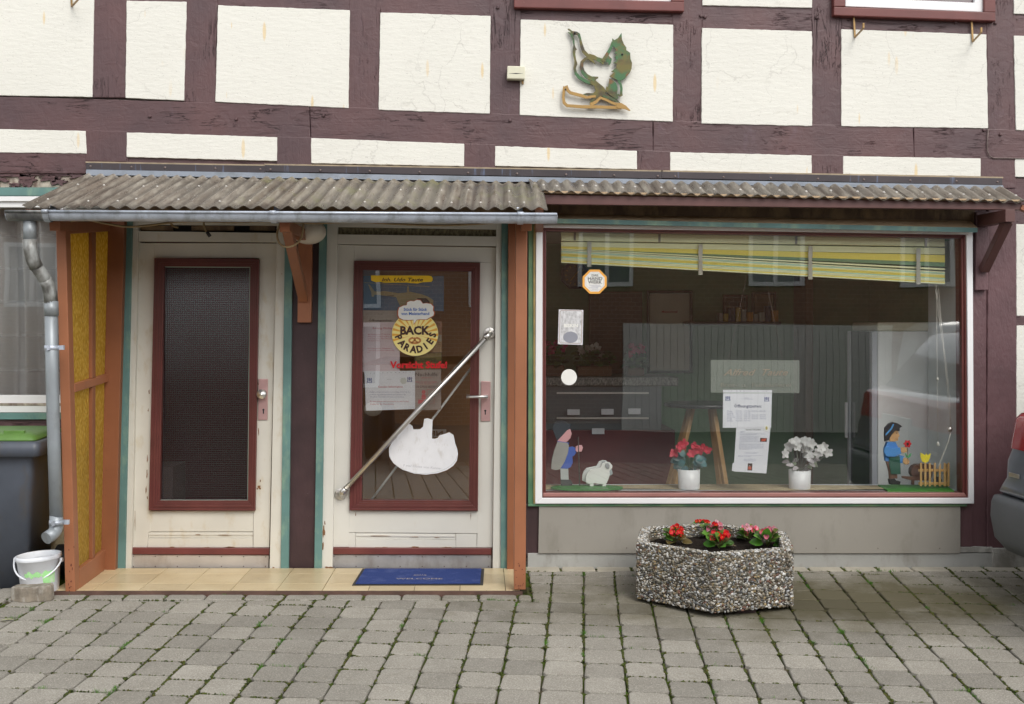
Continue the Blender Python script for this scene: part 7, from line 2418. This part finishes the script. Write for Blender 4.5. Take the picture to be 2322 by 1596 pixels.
for i in range(22):
    a = rnd.uniform(0, 6.28); 
    q = P(*ZA(1570 + 130 * math.cos(a) * rnd.uniform(.2, .9), 940 + 75 * math.sin(a) * rnd.uniform(.1, 1)), -.13 + rnd.uniform(-.05, .05))
    nf = len(lm2.f)
    lm2.leaf(q, Vector((math.cos(a), rnd.uniform(-.5, .2), -math.sin(a) * .5 - .15)), Vector((rnd.uniform(-.4, .4), -.9, .6)), .05, .048, .4)
    lc2 += [rnd.choice(((.07, .20, .21), (.14, .27, .27), (.05, .15, .17), (.24, .34, .34)))] * (len(lm2.f) - nf)
fo = build(fm, 'flowers', M['petal'], t_); set_tint(fo, fc)
lo2 = build(lm2, 'leaves', M['leaf'], t_); set_tint(lo2, lc2)
st = MB()
for i in range(9):
    st.tube([c + Vector((0, 0, .11)), P(*ZA(rnd.uniform(1450, 1700), rnd.uniform(860, 900)), -.13)], .002, 5)
build(st, 'stems', flat('stem_green', (.09, .15, .08), .5), t_)
t_, c = pot(1812.5, .068, .116, -.13, 'white pot with white cloth blossoms in the shop window')
fm, fc, lm2, lc2, st = MB(), [], MB(), [], MB()
for zx, zy in ((293, 795), (350, 715), (385, 690), (430, 695), (480, 690), (520, 710), (455, 745), (500, 760), (600, 755), (575, 790), (660, 785), (500, 815), (395, 735), (330, 735), (620, 735)):
    q = P(*ZB_(zx, zy), -.13 + rnd.uniform(-.03, .06))
    petals(fm, fc, q, Vector((rnd.uniform(-.7, .7), -1, rnd.uniform(-.1, .9))), 5, .034, .026, (.84, .84, .83), rnd, .25)
    st.tube([c + Vector((0, 0, .11)), c.lerp(q, .55) + Vector((0, 0, .03)), q], .0016, 5)
for i in range(20):
    a = rnd.uniform(0, 6.28)
    q = P(*ZB_(440 + 110 * math.cos(a) * rnd.uniform(.3, 1), 865 + 50 * math.sin(a)), -.13 + rnd.uniform(-.05, .05))
    nf = len(lm2.f)
    lm2.leaf(q, Vector((math.cos(a), rnd.uniform(-.5, .2), rnd.uniform(-.3, .3))), Vector((rnd.uniform(-.4, .4), -.8, .6)), .045, .030, .5)
    lc2 += [rnd.choice(((.42, .40, .40), (.30, .30, .28), (.20, .24, .16), (.52, .48, .50)))] * (len(lm2.f) - nf)
fo = build(fm, 'flowers', M['petal'], t_); set_tint(fo, fc)
lo2 = build(lm2, 'leaves', M['leaf'], t_); set_tint(lo2, lc2)
build(st, 'stems', flat('stem_grey', (.20, .20, .16), .5), t_)

# ------------------------------------------------------------------ furniture inside the shop
wp = build(MB().box(-1.34, .25, 1.0, 1.04, .055, 2.16), 'added_partition', paint('added_partition_brown', (.46, .22, .075), .45, .12, 2, stretch=(1.5, 1, .1), bs=30))  # added to catch light and warm the view through the door glass
tag(wp, 'added orange-brown partition that brightens the view behind the shop door glass', 'partition')
CO = -1.6
ct = empty('shop_counter', P(1385, 1100, CO), 'shop counter with a grey front, its base coloured dark red like a mirrored car', 'counter')
xa, xb = P(1232, 0, CO).x, P(1530, 0, CO).x
build(MB().box(xa, xb, 1.6, 2.2, .05, .705), 'counter_base', flat('car_reflection_red', (.15, .02, .022), .35), ct, .004)  # dark red base colour imitates a red car mirrored in the pane
build(MB().box(xa, xb - .10, 1.61, 2.2, .706, 1.04), 'counter_front', flat('slate_grey_panel', (.15, .16, .17), .3), ct, .004)
build(MB().box(xa - .02, xb + .02, 1.57, 2.24, 1.041, 1.106), 'counter_top', paint('speckled_stone_top', (.34, .33, .30), .5, .3, 60, dirt=(.08, .08, .08), dt=.5, ds=120), ct, .006)
sv = MB()
for z in (.79, .98): sv.box(xa + .10, xb - .2, 1.585, 1.609, z, z + .012)
build_each(sv, 'shelf_edge', M['alu'], ct)
for x, y, lab in ((1300, 935, 'left price card on the counter shelf'), (1377, 934, 'middle price card on the counter shelf'), (1438, 933, 'right price card on the counter shelf'), (1356, 978, 'lone price card on the lower counter shelf')):
    q = build(MB().slab([(x - 14, y - 7), (x + 14, y - 7), (x + 14, y + 6), (x - 14, y + 6)], CO + .03, CO + .025), 'price_card', M['paper']); tag(q, lab, 'price card', 'white price cards at the shop counter')
def planterbox(x0, x1, y0, y1, lab, colr, fl, seed):
    rnd = random.Random(seed)
    oo2 = CO - .2
    a, b = P(x0, y1, oo2), P(x1, y0, oo2)
    a.z = 1.108
    t_ = empty('flower_box', Vector(((a.x + b.x) / 2, 1.8, a.z)), lab, 'flower box', 'flower boxes on the shop counter')
    build(MB().box(a.x, b.x, 1.74, 1.92, a.z, b.z), 'box', flat('terracotta_box', colr, .7), t_, .006)
    lm3, c3, f3, fc3 = MB(), [], MB(), []
    for i in range(60):
        q = Vector((rnd.uniform(a.x, b.x), rnd.uniform(1.72, 1.9), b.z + rnd.uniform(0, .10)))
        nf = len(lm3.f); lm3.leaf(q, Vector((rnd.uniform(-1, 1), rnd.uniform(-1, .3), rnd.uniform(-.2, .8))), Vector((0, -.6, 1)), .055, .05, .4); c3 += [rnd.choice(((.04, .12, .02), (.07, .18, .03), (.03, .08, .02)))] * (len(lm3.f) - nf)
    for i in range(7):
        q = Vector((rnd.uniform(a.x, b.x), rnd.uniform(1.70, 1.8), b.z + rnd.uniform(.08, .18)))
        for k in range(4): petals(f3, fc3, q + Vector((rnd.uniform(-.015, .015), rnd.uniform(-.015, .015), rnd.uniform(-.015, .015))), Vector((rnd.uniform(-1, 1), -1, rnd.uniform(-1, 1))), 4, .02, .02, fl, rnd)
    q1 = build(lm3, 'leaves', M['leaf'], t_); set_tint(q1, c3); q2 = build(f3, 'flowers', M['petal'], t_); set_tint(q2, fc3)
planterbox(1238, 1278, 828, 852, 'leftmost flower box with pink geraniums on the shop counter', (.14, .06, .035), (.70, .04, .22), 1)
planterbox(1308, 1385, 830, 853, 'wide flower box with white and red blooms on the shop counter', (.15, .07, .03), (.75, .72, .68), 2)
planterbox(1420, 1458, 834, 853, 'small flower box right of the wide one on the shop counter', (.14, .07, .04), (.66, .05, .18), 3)
# framed certificate and pictures on the back wall
BW = -2.435
def wallpic(pts, lab, fc_, pc_, name='framed_certificate', cat='picture', fw=6):
    (x0, y0), (x1, y1) = pts
    q = frame(None, name, [(x0, y0), (x1, y0), (x1, y1), (x0, y1)], [(x0 + fw, y0 + fw), (x1 - fw, y0 + fw), (x1 - fw, y1 - fw), (x0 + fw, y1 - fw)], BW + .03, BW, flat('dark_frame', fc_, .4), .003)
    tag(q, lab, cat)
    build(MB().slab([(x0 + fw - 1, y0 + fw - 1), (x1 - fw + 1, y0 + fw - 1), (x1 - fw + 1, y1 - fw + 1), (x0 + fw - 1, y1 - fw + 1)], BW + .01, BW + .005), 'print', flat('dim_print', pc_, .6), q)
    return q
q = wallpic(((1467, 659), (1570, 846)), 'black framed master craftsman certificate on the green back wall', (.015, .014, .012), (.72, .69, .60))
t = MB(); text(t, 'Meisterbrief', 1500, 1536, 709, 5, BW + .0115, .02); build(t, 'lettering', M['inkred'], q)
wallpic(((1640, 668), (1695, 735)), 'small brown picture right of the certificate', (.10, .05, .03), (.12, .075, .04), 'framed_picture')
wallpic(((1705, 662), (1760, 730)), 'small ochre picture in a brown frame near the sign chain', (.08, .04, .02), (.22, .16, .07), 'framed_picture')
cx, cy = Z3(510, 560)
q = build(MB().slab(ellipse(cx, cy, 33, 33, 8, R(22.5)), BW + .04, BW), 'wall_clock', flat('navy_clock_case', (.02, .022, .05), .3), None, .004); tag(q, 'octagonal navy wall clock behind the crafts sticker', 'clock')
build(MB().slab(ellipse(cx + 1, cy, 26.5, 26.5, 8, R(22.5)), BW + .045, BW + .04), 'clock_face', flat('bronze_dial', (.13, .10, .07), .4), q)
m = MB()
for i in range(12):
    a = math.pi * i / 6
    m.ribbon([(cx + 18 * math.cos(a), cy + 18 * math.sin(a)), (cx + 23 * math.cos(a), cy + 23 * math.sin(a))], 1.2, BW + .047, BW + .044)
m.ribbon([(cx, cy), (cx + 8, cy - 9)], 1.4, BW + .048, BW + .044); m.ribbon([(cx, cy), (cx - 10, cy + 12)], 1.2, BW + .048, BW + .044)
build(m, 'dial_marks', M['gold'], q)
q = build(MB().box(P(1335, 0, -2.43).x, P(1455, 0, -2.43).x, 2.41, 2.448, .055, 1.78), 'inner_door', flat('brown_inner_door', (.09, .045, .025), .4)); tag(q, 'brown inner door in the back wall behind the flower boxes', 'door')
# round table
TB = P(1590, 1000, -1.0); TB.z = .05
tb = empty('round_table', TB, 'small round black table on slanting light wood legs', 'table')
build(MB().lathe(TB + Vector((0, 0, .875)), [(.245, 0), (.26, .006), (.26, .022), (.25, .028)], 40), 'table_top', flat('black_table_top', (.03, .032, .035), .25), tb)
lw_ = paint('beech_leg', (.45, .27, .12), .45, .12, 10, bump=.1)
for i in range(4):
    a = R(40 + 90 * i)
    p0 = TB + Vector((math.cos(a) * .10, math.sin(a) * .10, .872)); p1 = TB + Vector((math.cos(a) * .34 - .05, math.sin(a) * .34, 0))
    build(MB().bar(p0, p1, .035, .03), 'leg', lw_, tb, .003)
# fridge
fg = empty('display_fridge', Vector((2.9, .85, .05)), 'tall white display fridge with a glass door at the right of the shop', 'fridge')
fw_ = flat('white_enamel', (.86, .88, .87), .3)
build(MB().box(2.66, 3.215, .60, 1.09, .055, 1.455), 'fridge_body', fw_, fg, .006)
build(MB().box(2.655, 3.22, .59, 1.10, 1.457, 1.515), 'fridge_top', flat('cream_top', (.62, .60, .46), .4), fg, .012)
build(MB().box(2.618, 2.655, .592, .64, .10, 1.455), 'door_frame', flat('grey_door_frame', (.45, .47, .52), .4), fg, .003)
build(MB().box(2.618, 2.655, 1.05, 1.09, .10, 1.455), 'door_frame', flat('grey_door_frame', (.45, .47, .50), .4), fg, .003)
build(MB().box(2.630, 2.650, .641, 1.049, .10, 1.455), 'door_glass', flat('dark_fridge_glass', (.035, .05, .05), .08), fg)
build(MB().box(2.595, 2.612, 1.055, 1.075, .70, .95), 'handle', M['white'], fg, .003)
# product shelf
ps = build(MB().box(1.7, 2.45, 2.2, 2.44, 1.50, 1.53), 'product_shelf', flat('dark_shelf', (.04, .03, .025), .5)); tag(ps, 'dark shelf with small goods on the back wall', 'shelf')
random.seed(31)
bx = MB(); bxc = []
x = 1.95
while x < 2.40:
    w_ = random.uniform(.03, .06); h_ = random.uniform(.06, .13)
    nf = len(bx.f); bx.box(x, x + w_, 2.21, 2.28, 1.531, 1.531 + h_)
    bxc += [random.choice(((.6, .42, .04), (.02, .03, .10), (.55, .05, .15), (.5, .5, .5), (.7, .3, .03)))] * (len(bx.f) - nf)
    x += w_ + .01
q = build(bx, 'packed_goods', vcol('packet_colours', .4)); set_tint(q, bxc); tag(q, 'row of small colourful packets on the dark shelf', 'packets', None, 'stuff')
q = build(MB().box(2.62, 2.68, 2.1, 2.44, .055, 2.17), 'brown_pillar', flat('brown_pillar', (.16, .09, .05), .6)); tag(q, 'brown wooden pillar at the back of the shop', 'pillar')
q = build(MB().box(-2.13, -1.93, .2, .5, .005, .60), 'white_box', flat('white_carton', (.62, .62, .60), .6)); tag(q, 'blurred white carton low behind the wired glass', 'box')

# ------------------------------------------------------------------ across the street (seen in the panes)
oh = empty('opposite_house', (2, -16, -.6), 'brown tile-hung house across the street mirrored in the panes', 'house')
t = NT('brown_wall_tiles')
bt = t.n('ShaderNodeTexBrick'); bt.inputs['Scale'].default_value = 3.0
sp_ = t.n('ShaderNodeSeparateXYZ'); t.l(t.n('ShaderNodeNewGeometry').outputs['Position'], sp_.inputs[0])
cb2 = t.n('ShaderNodeCombineXYZ'); t.l(sp_.outputs[0], cb2.inputs[0]); t.l(sp_.outputs[2], cb2.inputs[1]); t.l(cb2.outputs[0], bt.inputs['Vector'])
bt.inputs['Color1'].default_value = (.30, .15, .085, 1); bt.inputs['Color2'].default_value = (.22, .11, .065, 1); bt.inputs['Mortar'].default_value = (.45, .38, .30, 1)
bt.inputs['Mortar Size'].default_value = .012
M['walltile'] = t.done(t.bsdf(bt.outputs[0], .6))
OY = -15.5
wl_ = MB()
def oface(x0, x1, z0, z1): wl_.box(x0, x1, OY - .3, OY, z0, z1)
oface(-14, 16, -.9, 3.9)
build(wl_, 'wall', M['walltile'], oh)
rf_ = MB(); rf_.prism([Vector((-14.4, OY + .3, 3.85)), Vector((16.4, OY + .3, 3.85)), Vector((16.4, OY - 4, 6.2)), Vector((-14.4, OY - 4, 6.2))], (0, -.1, -.15))
build(rf_, 'roof', flat('red_brown_roof', (.20, .09, .06), .7), oh)
for x0, z0 in ((-3.1, 1.9), (8.4, 2.3), (11.4, 2.3), (-9.5, 1.9), (-.2, 1.9), (2.0, 2.3), (5.4, 2.3), (-3.1, .3), (-6, 1.9)):
    wf = MB()
    for a in ((x0, x0 + .08, z0, z0 + 1.3), (x0 + 1.02, x0 + 1.1, z0, z0 + 1.3), (x0 + .08, x0 + 1.02, z0, z0 + .08), (x0 + .08, x0 + 1.02, z0 + 1.22, z0 + 1.3), (x0 + .51, x0 + .59, z0 + .08, z0 + 1.22)):
        wf.box(a[0], a[1], OY + .001, OY + .08, a[2], a[3])
    wo_ = build(wf, 'window', M['white'], oh)
    build(MB().box(x0 + .08, x0 + 1.02, OY + .002, OY + .02, z0 + .08, z0 + 1.22), 'pane', flat('dark_pane', (.16, .17, .19), .05), wo_)
gt2 = empty('board_gate', (4.9, -14, -.7), 'white ribbed board gate across the street mirrored in the shop window', 'gate')
bmesh_ = None
x = 2.7; i = 0
while x < 7.6:
    m = MB().box(x, x + .118, -14.0 - (.02 if i % 2 else 0), -13.95, -.72, 1.56)
    build(m, 'board', flat('pale_gate_board', (.80, .79, .73), .6) if i == 0 else bpy.data.materials['pale_gate_board'], gt2)
    x += .125; i += 1
q = build(MB().box(2.7, 7.6, -14.1, -14.03, -.72, 1.54), 'backing', flat('dark_backing', (.16, .14, .12), .7), gt2)
wv = empty('white_van', (9.4, -12.9, GZ(9) - .05), 'white delivery van parked beside the board gate, mirrored at the right of the shop window', 'van')
zg = GZ(9) - .05
def vloop(x0, x1, y0, y1, r_, n=5):
    pts = []
    for (cx_, cy_, a0) in ((x1 - r_, y1 - r_, 0), (x0 + r_, y1 - r_, 90), (x0 + r_, y0 + r_, 180), (x1 - r_, y0 + r_, 270)):
        for k in range(n + 1):
            a = R(a0 + 90 * k / n); pts.append(Vector((cx_ + r_ * math.cos(a), cy_ + r_ * math.sin(a), 0)))
    return pts
def vpart(levels, mat, name):
    m = MB(); loft_rings(m, [[p + Vector((0, 0, lv[0])) for p in vloop(*lv[1:])] for lv in levels]); return build(m, name, mat, wv)
wvp = carpaint('white_van_paint', (.82, .83, .84))
vpart([(zg + .30, 7.75, 12.4, -13.85, -12.0, .2), (zg + .45, 7.70, 12.5, -13.88, -11.97, .2), (zg + 1.15, 7.70, 12.4, -13.88, -11.97, .2), (zg + 1.95, 7.80, 11.4, -13.80, -12.08, .22), (zg + 2.08, 8.0, 11.1, -13.6, -12.3, .2)], wvp, 'van_body')
build(MB().box(10.35, 11.15, -11.975, -11.955, zg + 1.2, zg + 1.75), 'side_window', flat('dark_side_window', (.05, .055, .06), .05), wv)
build(MB().box(8.9, 8.925, -11.968, -11.955, zg + .5, zg + 1.9), 'door_seam', M['ink'], wv)
for x0 in (8.6, 11.5): build(MB().tube([(x0, -12.18, zg + .33), (x0, -11.96, zg + .33)], .33, 24), 'wheel', M['black'], wv)
rv = empty('red_van', (-.7, -8.9, GZ(8)), 'red van parked across the lane, mirrored in the door glass', 'van')
rp = flat('red_car_paint', (.80, .035, .022), .25)
gz8 = GZ(8.2)
def van_loop(x0, x1, y0, y1, r, n=5):
    pts = []
    for (cx, cy, a0) in ((x1 - r, y1 - r, 0), (x0 + r, y1 - r, 90), (x0 + r, y0 + r, 180), (x1 - r, y0 + r, 270)):
        for k in range(n + 1):
            a = R(a0 + 90 * k / n); pts.append((cx + r * math.cos(a), cy + r * math.sin(a)))
    return pts
def van(levels, mat, name, parent):
    m = MB(); loft_rings(m, [[Vector((x, y, z)) for x, y in van_loop(*lv[1:])] for lv in levels]); return build(m, name, mat, parent)
van([(gz8 + .30, -1.60, .35, -12.3, -8.15, .2), (gz8 + .45, -1.63, .38, -12.3, -8.05, .22), (gz8 + .75, -1.63, .38, -12.3, -8.10, .2), (gz8 + 1.05, -1.60, .35, -12.3, -8.30, .2), (gz8 + 1.12, -1.55, .30, -12.3, -8.6, .2)], rp, 'van_body', rv)
van([(gz8 + 1.12, -1.52, .27, -12.2, -8.62, .2), (gz8 + 1.75, -1.40, .15, -12.1, -9.3, .25), (gz8 + 1.86, -1.25, .0, -12.0, -9.5, .25)], rp, 'cab', rv)
van([(gz8 + 1.17, -1.50, .25, -12.0, -8.58, .2), (gz8 + 1.66, -1.38, .13, -12.0, -9.16, .25)], flat('dark_windscreen', (.03, .035, .04), .03), 'windscreen', rv)
build(MB().box(-.95, -.43, -8.04, -8.02, gz8 + .42, gz8 + .53), 'number_plate', M['stickwhite'], rv)
vs, fs = text_mesh('NR VA', .02, 0, 2); mx = max(v.x for v in vs); m = MB()
m.add([Vector((-.47 - v.x / mx * .42, -8.017, gz8 + .44 + v.y * .1)) for v in vs], fs); build(m, 'plate_lettering', M['ink'], rv)
for x in (-1.42, .17):
    build(MB().blob((x, -8.08, gz8 + .78), (.13, .05, .10), 14, 8), 'headlight', M['lamp'], rv)
for x0 in (-1.60, .14):
    for y0 in (-8.9, -11.5): build(MB().tube([(x0, y0, gz8 + .33), (x0 + .2, y0, gz8 + .33)], .33, 24), 'wheel', M['black'], rv)
